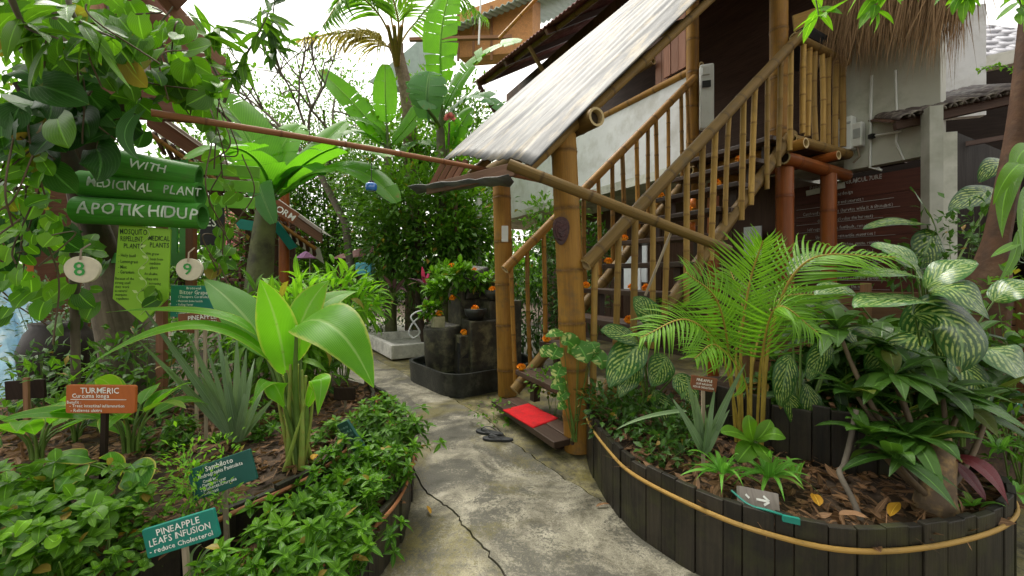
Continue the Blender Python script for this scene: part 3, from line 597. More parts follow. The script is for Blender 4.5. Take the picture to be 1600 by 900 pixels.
vs = np.array(vs); f = [[i * (nw + 1) + j, i * (nw + 1) + j + 1, (i + 1) * (nw + 1) + j + 1, (i + 1) * (nw + 1) + j] for i in range(nu) for j in range(nw)]
m.add(vs, f, vuv=np.array(uv), smooth=True); o = part('metal_sheet', m, IRON, t); sm = o.modifiers.new('gauge', 'SOLIDIFY'); sm.thickness = .006; sm.offset = 1
m = MB(); bamboo(m, S(.05, -.19, 2.515), S(.05, 1.8, 2.545), .072, .45, n=16); part('purlin', m, BBD, t)
for wv, zz in ((-.02, 0), (1.1, .2)):
    m = MB(); bamboo(m, S(-.45, wv, 2.10 + zz), S(2.7, wv, 5.02 + zz * 1.15), .04, .4, n=12); part('rafter', m, BBD, t)
m = MB(); bamboo(m, S(1.25, .05, 3.66), S(1.25, 1.3, 4.0), .05, .4, n=12); part('purlin', m, BBD, t)
m = MB(); beam(m, P(668, 296, 4.02), P(806, 264, 2.98), .025, .10); part('fascia_board', m, WDB, t, bevel=.003)
m = MB(); 
for i in range(4): beam(m, P(672 + i * 12, 294 - i * 3, 4.0 - i * .08), P(696 + i * 11, 250, 4.0 - i * .1), .02, .05)
part('end_batten', m, WDR, t)
a_, b_ = P(638, 294, 4.15), P(792, 275, 2.95); m = MB(); vs = []; 
for i in range(13):
    q = a_ + (b_ - a_) * i / 12; wv = .05 * math.sin(i * 1.3) * .4
    vs += [q + A(rng.normal(0, .01), rng.normal(0, .015), .012 + rng.normal(0, .008)), q + A(.05, .12, -.022 + rng.normal(0, .006)), q + A(.02, .24, -.01 + rng.normal(0, .012))]
m.add(vs, [[i * 3 + j, i * 3 + j + 1, (i + 1) * 3 + j + 1, (i + 1) * 3 + j] for i in range(12) for j in range(2)], t=.2, smooth=True)
o = part('sagging_gutter', m, m_plain('grey tar sheet', (.10, .105, .11), .6, .4, 8, .4, dirt=(.2, .19, .17)), t); sm = o.modifiers.new('gauge', 'SOLIDIFY'); sm.thickness = .008
# ------------------------------------------------------------------ stairs
st = thing('staircase', 'open staircase of dark timber treads on bamboo stringers climbing beside the posts', 'stairs', S(0, .5, 0))
for i in range(11):
    z = .12 + .268 * i; u = -.26 + .272 * i; m = MB(); w0, w1 = (-.09, 1.02) if i == 0 else (-.04, 1.04)
    for k in range(2): box(m, S(u + .075 + k * .152, (w0 + w1) / 2 + rng.normal(0, .008), z - .024), (w1 - w0) / 2, .071, .024, (DW, DU, ZZ))
    part('tread', m, WD, st, bevel=.005)
    m = MB(); lg = .12 if i == 0 else .25
    for wv in (.1, .92): m = MB(); box(m, S(u + .16, wv, z - .05 - lg / 2), .035, .04, lg / 2, (DU, DW, ZZ)); part('riser_block', m, WD, st, bevel=.003)
    if i in (0, 1): m = MB(); box(m, S(u + .2, .5, z - .1), .4, .02, .05, (DW, DU, ZZ)); part('cross_bearer', m, WD, st, bevel=.003)
for wv in (-.03, 1.07):
    m = MB(); bamboo(m, S(.02, wv, .17), S(2.85, wv, 2.87), .058, .36, n=14); part('stringer', m, BBD, st)
def railing(label, top0, top1, wv, n, zr, r, rb, u0, u1, foot, mat, bmat, lean=.0):
    """bamboo handrail on balusters"""
    t = thing('bamboo_railing', label, 'railing', S((u0 + u1) / 2, wv, foot(u0)))
    m = MB(); bamboo(m, top0, top1, r, .34, n=16, t=.5); part('handrail', m, mat, t)
    for i in range(n):
        u = u0 + (u1 - u0) * i / (n - 1) + rng.normal(0, .012); m = MB(); zf = foot(u) + rng.normal(0, .02)
        bamboo(m, S(u - lean * rng.uniform(.4, 1.5), wv + rng.normal(0, .012), zf), S(u + rng.normal(0, .012), wv + rng.normal(0, .006), zr(u) + rng.uniform(-.01, .015)), rb * rng.uniform(.88, 1.1), .30, bend=rng.normal(0, .006), n=9); part('baluster', m, bmat, t)
    return t
zr = lambda u: 1.43 + .872 * (u - .035)
railing('outer bamboo stair railing crossed by the diagonal brace pole', S(.02, -.09, zr(.02)), S(2.92, -.09, zr(2.92)), -.09, 14, zr, .052, .026, .13, 2.72, lambda u: max(.14, .17 + .954 * (u - .02) - .12), BBD, BBL, .05)
zf = lambda u: 1.47 + .912 * (u - .034)
railing('inner bamboo stair railing along the white wall side', S(-.05, 1.15, zf(-.05)), S(2.78, 1.15, zf(2.78)), 1.15, 15, zf, .048, .025, .05, 2.66, lambda u: max(.2, .17 + .954 * (u - .02) - .08), BB, BB, -.03)
t = railing('short level bamboo railing on the edge of the stair landing', S(2.84, -.06, 3.91), S(3.93, -.06, 3.89), -.06, 7, lambda u: 3.87, .05, .031, 2.98, 3.83, lambda u: 2.86, BBD, BBL, .0)
m = MB(); bamboo(m, S(2.80, -.06, 2.80), S(3.98, -.06, 2.79), .055, .4, n=14); part('bottom_rail', m, BBD, t)
t = thing('stair_landing', 'stair landing of dark planks on stacked bamboo beams', 'landing', S(3.4, .6, 2.5))
for i in range(9):
    m = MB(); box(m, S(2.92 + i * .125, .62, 2.755), .68, .058, .018, (DW, DU, ZZ)); part('floor_plank', m, WD, t)
m = MB(); bamboo(m, S(2.72, -.02, 2.60), S(4.02, -.02, 2.55), .072, .5, n=16); part('front_beam', m, BBR, t)
m = MB(); bamboo(m, S(2.76, -.22, 2.71), S(2.76, 1.2, 2.71), .055, .4, n=14); part('joist', m, BB, t)
m = MB(); bamboo(m, S(3.45, -.2, 2.68), S(3.45, 1.3, 2.68), .05, .4, n=14); part('joist', m, BBR, t)
m = MB(); bamboo(m, S(2.5, 1.0, 2.66), S(4.0, 1.0, 2.66), .06, .4, n=14); part('back_beam', m, BB, t)
# brace pole and loose sticks
m = MB(); bamboo(m, P(795, 257, 2.83), P(1140, 391, 2.72), .040, .42, r2=.032, n=14, t=.3); solo('brace_pole', m, BBD, 'weathered bamboo pole slanting down from the canopy corner across the stair railing', 'pole')
m = MB(); beam(m, P(1051, 357, 2.78), P(1008, 462, 2.78), .022, .012); solo('loose_stick', m, STK, 'thin split stick hanging from the slanting brace pole', 'stick')
m = MB(); bamboo(m, P(236, 176, 2.15), P(930, 301, 4.5), .019, .42, r2=.021, n=12, t=.5, bend=.03); solo('cross_pole', m, BBP, 'long thin reddish bamboo pole spanning the path above head height', 'pole')
# blue lantern on the pole
t = thing('glass_lantern', 'small blue glass jar hanging from the thin pole over the path', 'lantern', P(580, 298, 2.93)); c = P(580, 298, 2.93)
m = MB(); lathe(m, c, [(0, 0), (.034, 0), (.04, .01), (.041, .035), (.036, .05), (.02, .058)], 20); part('jar', m, GLASSB, t)
m = MB(); lathe(m, c, [(.021, .058), (.021, .07), (.006, .074), (0, .075)], 14); part('cap', m, BLACK, t)
m = MB(); tube(m, [c + A(0, 0, .07), c + A(.004, 0, .12), P(580, 247, 2.93) + A(0, 0, .02)], .003, 5); part('cord', m, BLACK, t)
# ------------------------------------------------------------------ timber house behind the stairs
h = thing('timber_house', 'timber house with white parapet terrace and red brown corrugated eaves behind the stairs', 'house', S(4.5, 4, 0))
m = MB(); box(m, S(5.0, 4.9, 2.83), 2.15, 4.0, .07, (DU, DW, ZZ)); box(m, S(4.5, .42, 2.83), .5, .4, .07, (DU, DW, ZZ)); part('terrace_slab', m, CONC, h)
m = MB(); box(m, S(2.9, 5.1, 3.50), 3.78, .05, .60, (DW, DU, ZZ)); part('parapet', m, WHITE, h, 'white painted parapet below the bamboo rail')
m = MB(); bamboo(m, S(2.86, 1.1, 4.13), S(2.86, 8.5, 4.16), .055, .5, n=14); part('parapet_rail', m, BB, h)
m = MB()
for i in range(34): box(m, S(3.02, 1.9 + i * .16, 5.55), .076, .012, .62, (DW, DU, ZZ))
part('upper_wall', m, WDH, h)
m = MB()
for i, wv in enumerate((1.33, 1.47, 1.60, 1.74)): box(m, S(2.93, wv, 4.95), .062, .014, .68, (DW, DU, ZZ), t=(.75, .9, .55, .8)[i])
part('plank_panel', m, WDR, h, 'reddish upright planks beside the bamboo post')
m = MB()
for i, wv in enumerate((1.87, 1.99)): box(m, S(3.02, wv, 4.72), .055, .014, .55, (DW, DU, ZZ), t=.25)
part('plank_panel', m, WDR, h)
m = MB(); box(m, S(5.1, 4.2, 4.9), 4.4, .06, 2.1, (DW, DU, ZZ), t=.2); part('inner_wall', m, WDH, h)
m = MB(); box(m, S(4.65, .0, 4.6), .5, .04, 1.6, (DU, DW, ZZ), t=.2); part('side_wall', m, WDH, h)
m = MB(); beam(m, S(3.9, .72, 2.9), S(3.9, .72, 6.3), .14, .1, up=DU, t=.9); part('door_post', m, WDR, h)
m = MB()
for k in range(9): box(m, S(4.2 + .002 * k, 1.2 + k * .72, 1.38), .35, .03, 1.42, (DW, DU, ZZ), t=.25 + .1 * (k % 3))
part('ground_floor_wall', m, WDH, h)
# roof: corrugated, eave seen from below
EV = lambda wv: 2.3 - .126 * (wv - 3.06)
m = MB(); nw = 560; ws = np.linspace(-1.6, 6.75, nw + 1); vs = []
for r_ in (0, 1):
    for wv in ws:
        vs.append(S(EV(wv) + r_ * 4.4, wv, 6.0 + r_ * 2.6 + .018 * math.sin(wv * 2 * np.pi / .11)))
m.add(vs, [[j, j + 1, nw + 2 + j, nw + 1 + j] for j in range(nw)], smooth=True, vuv=np.array([(wv * .5, r_ * 4) for r_ in (0, 1) for wv in ws]))
o = part('roof', m, RUST, h); sm = o.modifiers.new('gauge', 'SOLIDIFY'); sm.thickness = .012
m = MB(); bamboo(m, S(EV(-1) + .28, -1, 6.06), S(EV(6.7) + .28, 6.7, 6.06), .05, .5, n=10); part('eave_purlin', m, BBD, h)
for wv in (1.2, 2.6, 4.0, 5.4, 6.6):
    m = MB(); beam(m, S(EV(wv) + .05, wv, 5.93), S(EV(wv) + 4.2, wv, 8.4), .07, .1); part('rafter', m, WDH, h)
m = MB(); beam(m, S(3.0, 6.6, 4.6), S(1.95, 6.6, 5.9), .07, .1); part('eave_brace', m, WDH, h)
m = MB(); beam(m, S(3.0, 4.6, 4.9), S(2.2, 4.6, 5.95), .05, .07); part('eave_brace', m, BBD, h)
m = MB(); beam(m, S(2.98, 1.3, 4.92), S(2.98, 8.0, 4.92), .1, .12); part('lintel_beam', m, WDH, h)
m = MB(); bamboo(m, S(2.92, 2.0, 4.62), S(2.92, 2.9, 4.62), .05, .4); part('stub_beam', m, BBD, h)
for wv in (4.6, 7.6):
    m = MB(); beam(m, S(3.05, wv, 0), S(3.05, wv, 2.78), .1, .1, up=DU); part('pillar', m, WHITE, h)
m = MB(); c = P(1104, 152, 5.35); box(m, c, .085, .05, .42, (nrm(A(.95, -.3, 0)), nrm(A(.3, .95, 0)), ZZ)); o = part('service_panel', m, PLASTIC, h, bevel=.02)
m = MB(); box(m, P(1104, 131, 5.28), .05, .012, .04, (nrm(A(.95, -.3, 0)), nrm(A(.3, .95, 0)), ZZ)); part('label_plate', m, BLACK, o)
m = MB(); box(m, P(1103, 111, 5.27), .045, .02, .05, (nrm(A(.95, -.3, 0)), nrm(A(.3, .95, 0)), ZZ)); part('socket', m, PLASTIC, o, bevel=.005)
# board tilted above the landing rail
m = MB(); beam(m, P(1240, 40, 4.9), P(1275, 28, 4.9), .22, .02, up=(0, 1, .3)); solo('slanted_board', m, BBL, 'tan board end tucked under the eave above the landing rail', 'board')
m = MB(); prism(m, [P(1245, 48, 4.7), P(1262, 38, 4.7), P(1322, 72, 4.9), P(1318, 84, 4.9)], A(.05, .6, 0)); solo('awning_board', m, BLACK, 'dark sloping board just above the landing rail', 'board')
# notices under the stairs
for nm, px, py, d, wd, ht, lab in (('notice_board', 987, 412, 6.2, .62, .55, 'pale laminated notice seen between the lower balusters of the stairs'), ('notice_board', 980, 437, 5.6, .5, .32, 'wide bluish notice behind the fifth and sixth treads'), ('notice_board', 1176, 378, 6.0, .26, .45, 'narrow grey notice beside the dark red bamboo post')):
    c = P(px, py, d); t = thing(nm, lab, 'notice', (c[0], c[1], 0)); m = MB(); box(m, c, wd / 2, .01, ht / 2, (DW * -1, DU, ZZ)); part('sheet', m, PAPER, t)
    m = MB()
    for sx in (-.4, .4): beam(m, A(c[0], c[1], -.05) - DW * wd * sx + DU * .03, c - DW * wd * sx + DU * .03, .04, .03, up=DU)
    part('leg', m, WDH, t)
m = MB(); box(m, P(1168, 340, 6.4), .3, .02, .5, (DW, DU, ZZ)); 
# ------------------------------------------------------------------ rendered wall, pipes, column, written board
t = thing('rendered_wall', 'grey rendered upper wall with white pipes beside the landing', 'wall', S(4.1, -.5, 2.6))
m = MB(); box(m, S(4.13, -.41, 4.1), .43, .07, 1.48, (DW, DU, ZZ)); part('render', m, CONC, t)
def onwall(px, py, u=4.04):
    r_ = A((px - CX) / F, 1, -(py - HY) / F); d = (u + A(.497, 3.18, 0) @ DU) / (r_ @ DU); return A(0, 0, CH) + r_ * d
for lab, pts, r in (('white pipe running straight down the grey wall', [onwall(1362, 118), onwall(1359, 262), onwall(1378, 266)], .014), ('thin bent pipe beside the tiled lean-to roof', [onwall(1399, 110), onwall(1402, 195), onwall(1400, 222), onwall(1412, 250)], .011), ('short level pipe joining the wall pipe to a bracket', [onwall(1362, 213, 4.01), onwall(1408, 205, 4.01)], .012)):
    m = MB(); tube(m, pts, r, 8, t=.5); solo('wall_pipe', m, PLASTIC, lab, 'pipe')
m = MB(); box(m, onwall(1362, 213, 4.0), .026, .026, .026); solo('pipe_bracket', m, BLACK, 'black clamp where the level pipe meets the upright pipe', 'bracket', bevel=.005)
c = onwall(1324, 210, 3.98); ax = (-DW, DU, ZZ); t = thing('meter_box', 'white electric meter box on the grey wall beside the landing rail', 'meter box', c - A(0, 0, .2))
m = MB(); box(m, c, .07, .06, .20, ax); box(m, c + ax[0] * .11 - ZZ * .04, .05, .05, .14, ax); part('case', m, PLASTIC, t, bevel=.012)
m = MB(); box(m, c + ax[0] * .115 - ax[1] * .05 - ZZ * .03, .035, .006, .055, ax); box(m, c - ax[1] * .061 + ZZ * .12 + ax[0] * .04, .02, .006, .012, ax); part('window', m, m_plain('grey meter window', (.3, .32, .32), .2, .1), t)
m = MB(); tube(m, [c + ax[0] * .1 - ZZ * .18, c + ax[0] * .12 - ZZ * .3, c + ax[0] * .06 - ZZ * .36], .012, 7); part('cable', m, STK, t)
t = thing('concrete_column', 'pale concrete column between the written board and the dark lean-to', 'column', S(4.12, -.78, -.05))
m = MB(); c = P(1456, 300, 4.2); box(m, A(c[0], c[1], 1.5), .055, .07, 1.55, (nrm(A(.95, -.3, 0)), nrm(A(.3, .95, 0)), ZZ)); c = P(1476, 300, 4.3)
part('shaft', m, CONC, t); m = MB(); box(m, A(c[0], c[1], 1.4), .07, .06, 1.42, (nrm(A(.95, -.3, 0)), nrm(A(.3, .95, 0)), ZZ)); part('side_pier', m, CONC, t)
t = thing('written_board', 'large dark red board covered in rows of white handwriting under the grey wall', 'board', S(4.1, 0, .7))
m = MB()
for k in range(8): box(m, S(4.12, .02, .72 + k * .24), .74, .02, .118, (DW, DU, ZZ), t=.35 + .08 * (k % 3))
part('board', m, m_wood('dark red board', (.055, .016, .012), (.13, .035, .022), .5), t)
m = MB(); xd = -DW; o_ = S(4.095, .03, 1.6); k = 0
L = ['PRINCIPLES OF PERMICULTURE', 'and design', 'Observe and interact !', 'Catch and store energy (harvest while it is abundant)', 'Obtain a yield (value the harvest)', 'Self regulate, accept feedback, remain resilient !', 'Use and value renewable resources !', 'Produce no waste (refuse, reuse, repair)', 'Design from patterns to details !', 'Integrate rather than segregate (many hands)', 'Use small and slow solutions', 'Use and value diversity of all the garden', 'Use edges and value the marginal', 'Creatively use and respond to change']
ln = []
for i, s_ in enumerate(L): ln.append((s_, None, .86 - i * .105 - (.02 if i else 0), .075 if i == 0 else .055, .72))
lettering(m, [(a, -width(a, s_, q) / 2, y, s_, q) for a, x, y, s_, q in ln], o_, xd, ZZ, -DU, lift=.006, jit=.08)
for i in range(2, 14): beam(m, o_ - xd * .55 + ZZ * (.86 - i * .105 - .035) - DU * .004, o_ + xd * rng.uniform(.35, .55) + ZZ * (.86 - i * .105 - .033) - DU * .004, .003, .004)
part('lettering', m, PAINTY, t)
m = MB(); beam(m, S(4.08, .45, 2.42), S(4.08, .02, 2.45), .02, .07); part('frame_strip', m, CONC, t)
# lean-to and roofs at the far side
t = thing('lean_to_shed', 'dark open lean-to with a row of weathered barrel tiles', 'shed', P(1540, 420, 5))
a_, b_ = P(1405, 186, 4.35), P(1625, 136, 4.0); m = MB()
for i in range(13):
    q = a_ + (b_ - a_) * (i + .5) / 13; m_ = MB(); an = np.linspace(0, np.pi, 7); dx = nrm(b_ - a_); dv = nrm(A(.35, 1, .42)); r_ = .06
    ring = lambda s_: np.array([q + dx * math.cos(x) * r_ + ZZ * math.sin(x) * r_ * .8 + dv * s_ for x in an]) + rng.normal(0, .004, 3)
    v = np.concatenate([ring(-.06), ring(.9)]); m_.add(v, [[j, j + 1, 8 + j, 7 + j] for j in range(6)], t=rng.uniform(0, 1), smooth=True)
    o = part('barrel_tile', m_, TILED, t); sm = o.modifiers.new('gauge', 'SOLIDIFY'); sm.thickness = .014
m = MB(); beam(m, a_ + A(0, .05, -.06), b_ + A(0, .05, -.06), .07, .08); part('eave_beam', m, WDH, t)
m = MB(); prism(m, [a_ + A(-.05, .05, -.02), b_ + A(0, .05, -.02), b_ + A(.4, 2.6, 1.0), a_ + A(.8, 2.6, 1.0)], A(0, 0, .02)); part('roof_deck', m, WDH, t)
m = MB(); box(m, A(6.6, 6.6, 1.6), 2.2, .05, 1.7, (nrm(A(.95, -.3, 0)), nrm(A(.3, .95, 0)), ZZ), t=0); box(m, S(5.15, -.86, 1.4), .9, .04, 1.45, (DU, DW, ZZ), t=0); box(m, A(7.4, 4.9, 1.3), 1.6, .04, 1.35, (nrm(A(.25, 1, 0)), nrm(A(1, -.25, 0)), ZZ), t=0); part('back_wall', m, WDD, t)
m = MB(); beam(m, P(1470, 232, 4.5), P(1625, 205, 4.4), .05, .05, t=.2); part('cross_beam', m, WDH, t)
t = thing('tiled_house', 'house with grey wavy roof tiles beyond the thatched eave', 'house', P(1560, 420, 9))
m = MB(); a_, b_ = P(1522, 93, 8.6), P(1680, 58, 7.6); dx = nrm(b_ - a_); up_ = nrm(A(-.25, .8, .62)); nn = 40
for row in range(9):
    for j in range(int(np.linalg.norm(b_ - a_) / .22) + 1):
        q = a_ + dx * (j * .22 + (row % 2) * .02) + up_ * row * .27; xs = np.linspace(0, .225, 7); nn_ = np.cross(dx, up_); nn_ = nn_ if nn_[2] > 0 else -nn_
        vv = [q + dx * x + up_ * s_ + nn_ * (.035 * math.sin(x / .225 * 2 * np.pi) + (.03 if s_ == 0 else 0)) for s_ in (-.03, .28) for x in xs]
        m.add(vv, [[i, i + 1, 8 + i, 7 + i] for i in range(6)], t=rng.uniform(.2, .9), smooth=True)
o = part('roof', m, TILEG, t); sm = o.modifiers.new('gauge', 'SOLIDIFY'); sm.thickness = .02
m = MB(); beam(m, P(1522, 104, 8.5), P(1690, 68, 7.5), .2, .26); part('ring_beam', m, CONC, t)
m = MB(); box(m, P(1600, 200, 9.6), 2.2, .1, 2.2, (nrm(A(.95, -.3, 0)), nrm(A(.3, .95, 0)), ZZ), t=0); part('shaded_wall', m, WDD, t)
m = MB(); c = P(1495, 100, 6.4); box(m, c, .32, .06, .85, (nrm(A(.96, -.28, 0)), nrm(A(.28, .96, 0)), ZZ)); solo('white_wall', m, WHITE, 'bright white wall panel beneath the ragged tip of the thatch', 'wall')
# thatched eave
t = thing('thatched_eave', 'shaggy brown thatched eave hanging in front of the grey wall', 'thatch', P(1400, 90, 4.7))
a_, b_ = S(3.75, .15, 4.3), S(3.75, -1.12, 4.12); m = MB(); N = 4200; f_ = rng.uniform(0, 1, N); lay = rng.uniform(0, 1, N)
B = a_ + (b_ - a_) * f_[:, None] + DU * (.32 * lay)[:, None] - DU * .05 + ZZ * (.42 + .7 * lay * rng.uniform(0, 1, N))[:, None]
D = nrm(A(0, 0, -1) - DU * .22 + rng.normal(0, .07, (N, 3))); L = 1.36 * rng.uniform(.45, 1.0, N) * (1 - .45 * np.abs(np.sin(f_ * 23)) * rng.uniform(0, 1, N)) * np.where(f_ > .8, 1.12, .95)
leaves(m, B, D, -DU + rng.normal(0, .4, (N, 3)), L, rng.uniform(.006, .014, N), 'blade', 3, 2, rng.uniform(-.1, .15, N), .2, t=rng.uniform(0, 1, N))
part('thatch', m, THATCH, t)
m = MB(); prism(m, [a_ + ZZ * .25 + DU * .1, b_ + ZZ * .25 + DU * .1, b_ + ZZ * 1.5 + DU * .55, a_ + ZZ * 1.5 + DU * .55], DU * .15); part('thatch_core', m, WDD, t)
# board fence behind the planter
t = thing('board_fence', 'brown board fence behind the zebra leaved plants', 'fence', P(1450, 620, 3.0)); a_, b_ = A(1.95, 3.45, 0), A(4.3, 2.75, 0); d = nrm(b_ - a_)
for k in range(8):
    m = MB(); q = (a_ + b_) / 2 + ZZ * (.33 + k * .118); box(m, q, np.linalg.norm(b_ - a_) / 2, .012, .054, (d, np.cross(ZZ, d), ZZ), t=.9 - .09 * k + rng.normal(0, .05)); part('board', m, WDF, t, bevel=.003)
for s_ in (.0, .34, .72, .97):
    m = MB(); q = a_ + (b_ - a_) * s_ + A(-.01, -.04, 0); beam(m, q, q + ZZ * 1.28, .075, .045, up=d, t=.75); part('fence_post', m, WDF, t, bevel=.003)
def scribble(t, c, xd, yd, nd, rows, amp, mat=None, tilt=0):
    """rows of small illegible brush strokes"""
    m = MB()
    for y, hw in rows:
        x = -hw
        while x < hw:
            s_ = rng.uniform(.5, 1) * amp; a = c + xd * x + yd * (y - s_ / 2) + nd * .003; beam(m, a, a + yd * s_ + xd * rng.uniform(-.4, .6) * amp, amp * .18, .001, up=nd)
            if rng.uniform() < .7: b = c + xd * x + yd * (y + rng.uniform(-.4, .4) * amp) + nd * .003; beam(m, b, b + xd * amp * .5, amp * .16, .001, up=nd)
            x += amp * rng.uniform(.5, .85) * (1.8 if rng.uniform() < .15 else 1)
    part('lettering', m, mat or PAINTW, t)
sign('plant_sign', 'small teal sign fixed to the board fence beside a drooping zebra leaf', P(1570, 627, 2.55), A(.97, -.1, .16), ZZ, .19, .095, TEAL, [], extra=lambda t, c, xd, yd, nd: scribble(t, c, xd, yd, nd, ((.02, .07), (-.022, .065)), .022), r=.006, stake=.3)
# ------------------------------------------------------------------ objects on and round the stairs
m = MB(); uvg = np.linspace(0, 1, 15); z = .12 + .006; c0 = [G(786, 640, z), G(833, 668, z), G(872, 653, z), G(826, 630, z)]
v = [c0[0] * (1 - a) * (1 - b) + c0[1] * a * (1 - b) + c0[2] * a * b + c0[3] * (1 - a) * b + A(0, 0, .004 * math.sin(a * 9) * math.sin(b * 7)) for a in uvg for b in uvg]
m.add(v, [[i * 15 + j, i * 15 + j + 1, (i + 1) * 15 + j + 1, (i + 1) * 15 + j] for i in range(14) for j in range(14)], smooth=True)
o = solo('door_mat', m, RED, 'bright red felt mat lying on the lowest tread', 'mat'); sm = o.modifiers.new('pile', 'SOLIDIFY'); sm.thickness = .012; sm.offset = 1
def flipflop(label, c, ang):
    t = thing('flip_flop', label, 'sandal', c, 'black flip flops on the path'); d = A(math.cos(ang), math.sin(ang), 0); s = A(-d[1], d[0], 0)
    a = np.linspace(0, 2 * np.pi, 26, endpoint=False); x = .128 * np.cos(a); y = (.043 + .009 * np.cos(a) - .012 * np.sin(a * 2) * 0) * np.sin(a) - .008 * np.exp(-((np.cos(a) + .1) / .35) ** 2) * np.sign(np.sin(a))
    pts = c + x[:, None] * d + y[:, None] * s + ZZ * .002; m = MB(); prism(m, pts, ZZ * .02); part('sole', m, BLACKP, t, bevel=.005)
    m = MB(); toe = c + d * .075 + ZZ * .022
    for sg in (-1, 1): tube(m, bez(toe + ZZ * .012, c + d * .03 + s * sg * .03 + ZZ * .075, c - d * .045 + s * sg * .042 + ZZ * .02, 10), .006, 6, flat=.5)
    tube(m, [toe, toe + ZZ * .016], .005, 6); part('strap', m, BLACKP, t)
flipflop('black flip flop lying closer to the fountain', G(765, 678, .0), R(158)); flipflop('black flip flop lying closer to the lowest tread', G(778, 688, .0), R(172))
def marigold(label, c, s=.03):
    t = thing('marigold', label, 'flower', c, 'orange marigold heads'); m = MB(); N = 46; d = nrm(rng.normal(size=(N, 3)) + A(0, 0, .55)); d[:, 2] = np.abs(d[:, 2]) * .9
    leaves(m, c + ZZ * s * .55 + d * s * .35, nrm(d + rng.normal(0, .25, (N, 3))), nrm(rng.normal(size=(N, 3))), s * .72, s * .72, 'oval', 2, 2, 1.1, .4, t=rng.uniform(0, 1, N)); part('petals', m, MARI, t)
    m = MB(); lathe(m, c, [(0, 0), (s * .5, s * .1), (s * .62, s * .55), (0, s * .8)], 10); part('core', m, MARI, t)
ORD = ['lowest', 'second', 'third', 'fourth', 'fifth', 'sixth', 'seventh', 'eighth', 'ninth']
for i in range(1, 9):
    marigold('orange marigold head on the inner end of the %s stair tread' % ORD[i], S(-.26 + .272 * i + .04, .98 + rng.normal(0, .02), .12 + .268 * i), .05)
for i, wv in ((3, .12), (4, .10), (4, .02), (7, .18), (8, .3), (6, .35)):
    pass
for i, wv, lab in ((3, .05, 'orange marigold head on the fourth stair tread beside the zebra leaves'), (4, .30, 'orange marigold head on the fifth tread just past the thick post'), (4, .12, 'larger orange marigold head on the fifth tread nearer the palm'), (7, .35, 'orange marigold head midway along the eighth stair tread'), (8, .22, 'orange marigold head midway along the ninth stair tread'), (9, .15, 'orange marigold head on the tenth tread just under the landing')):
    marigold(lab, S(-.26 + .272 * i + .04, wv, .12 + .268 * i), .05)
for i, (px, py, d) in enumerate(((1083, 325, 4.5), (1082, 362, 4.4))):
    m = MB(); lathe(m, P(px, py, d), [(.0, 0), (.028, 0), (.03, .1), (.026, .1), (.024, .01)], 14); solo('offering_cup', m, m_plain('orange plastic', (.7, .2, .03), .4, .1), ('orange plastic cup on the seventh tread' if i == 0 else 'orange plastic cup on the sixth tread'), 'cup')
# ------------------------------------------------------------------ fountain and tray
t = thing('stone_fountain', 'tiered stone fountain in a dark rounded basin beside the path', 'fountain', A(-.6, 5.2, 0))
bo = [A(-.10, 4.80, 0), A(-.34, 4.62, 0), A(-.53, 4.50, 0), A(-.66, 4.50, 0), A(-.80, 4.58, 0), A(-1.06, 4.90, 0), A(-1.24, 5.12, 0), A(-1.30, 5.28, 0), A(-1.24, 5.42, 0), A(-.9, 6.0, 0), A(-.3, 6.2, 0), A(.35, 5.3, 0), A(.2, 5.05, 0)]
q = smoothline(bo + [bo[0]], 120)[:-1]; cen = q.mean(0); m = MB(); n_ = len(q); rings = []
for s_, z in ((1.0, -.02), (1.012, .10), (1.03, .23), (1.03, .25), (.965, .25), (.955, .235), (.94, .12)): rings.append(cen + (q - cen) * s_ + ZZ * z)
m.add(np.concatenate(rings), [[i * n_ + j, i * n_ + (j + 1) % n_, (i + 1) * n_ + (j + 1) % n_, (i + 1) * n_ + j] for i in range(6) for j in range(n_)], smooth=False)
part('basin', m, STONED, t); m = MB(); m.add(cen + (q - cen) * .95 + ZZ * .17, [list(range(n_))]); part('water', m, WATER, t)
def blk(c, hx, hy, z0, z1, nm='stone_block', jit=.008, mat=STONEM):
    m = MB(); box(m, A(c[0], c[1], (z0 + z1) / 2), hx, hy, (z1 - z0) / 2, (DU, DW, ZZ), jit=jit); part(nm, m, mat, t, bevel=.012)
blk(A(-.33, 5.00, 0), .25, .17, .15, .80); blk(A(-.17, 5.28, 0), .22, .2, .15, 1.02); blk(A(-.56, 4.92, 0), .11, .12, .15, .62); blk(A(-.5, 5.55, 0), .3, .25, .15, 1.25); blk(A(-.95, 5.45, 0), .12, .16, .15, .70)
m = MB(); lathe(m, A(-.86, 5.1, .15), [(.20, 0), (.225, .2), (.24, .52), (.22, .56), (.2, .54), (.05, .5), (0, .5)], 24); part('round_tier', m, STONEM, t)
m = MB(); box(m, A(-.58, 4.83, .45), .055, .05, .09, (DU, DW, ZZ)); box(m, A(-.60, 4.80, .30), .035, .012, .15, (DU, DW, ZZ)); part('spout', m, BLACK, t, bevel=.004)
m = MB(); box(m, A(-.445, 4.80, .42), .012, .012, .22, (DU, DW, ZZ), t=1); part('mosaic_strip', m, CREAM, t)
for c, r_ in ((A(-.44, 4.92, .80), .135), (A(-.20, 5.10, 1.02), .145)):
    m = MB(); lathe(m, c, [(.0, .005), (r_ * .55, .0), (r_ * .92, .07), (r_, .13), (r_ * .93, .135), (r_ * .85, .09), (0, .06)], 22); o = part('bowl', m, STONED, t)
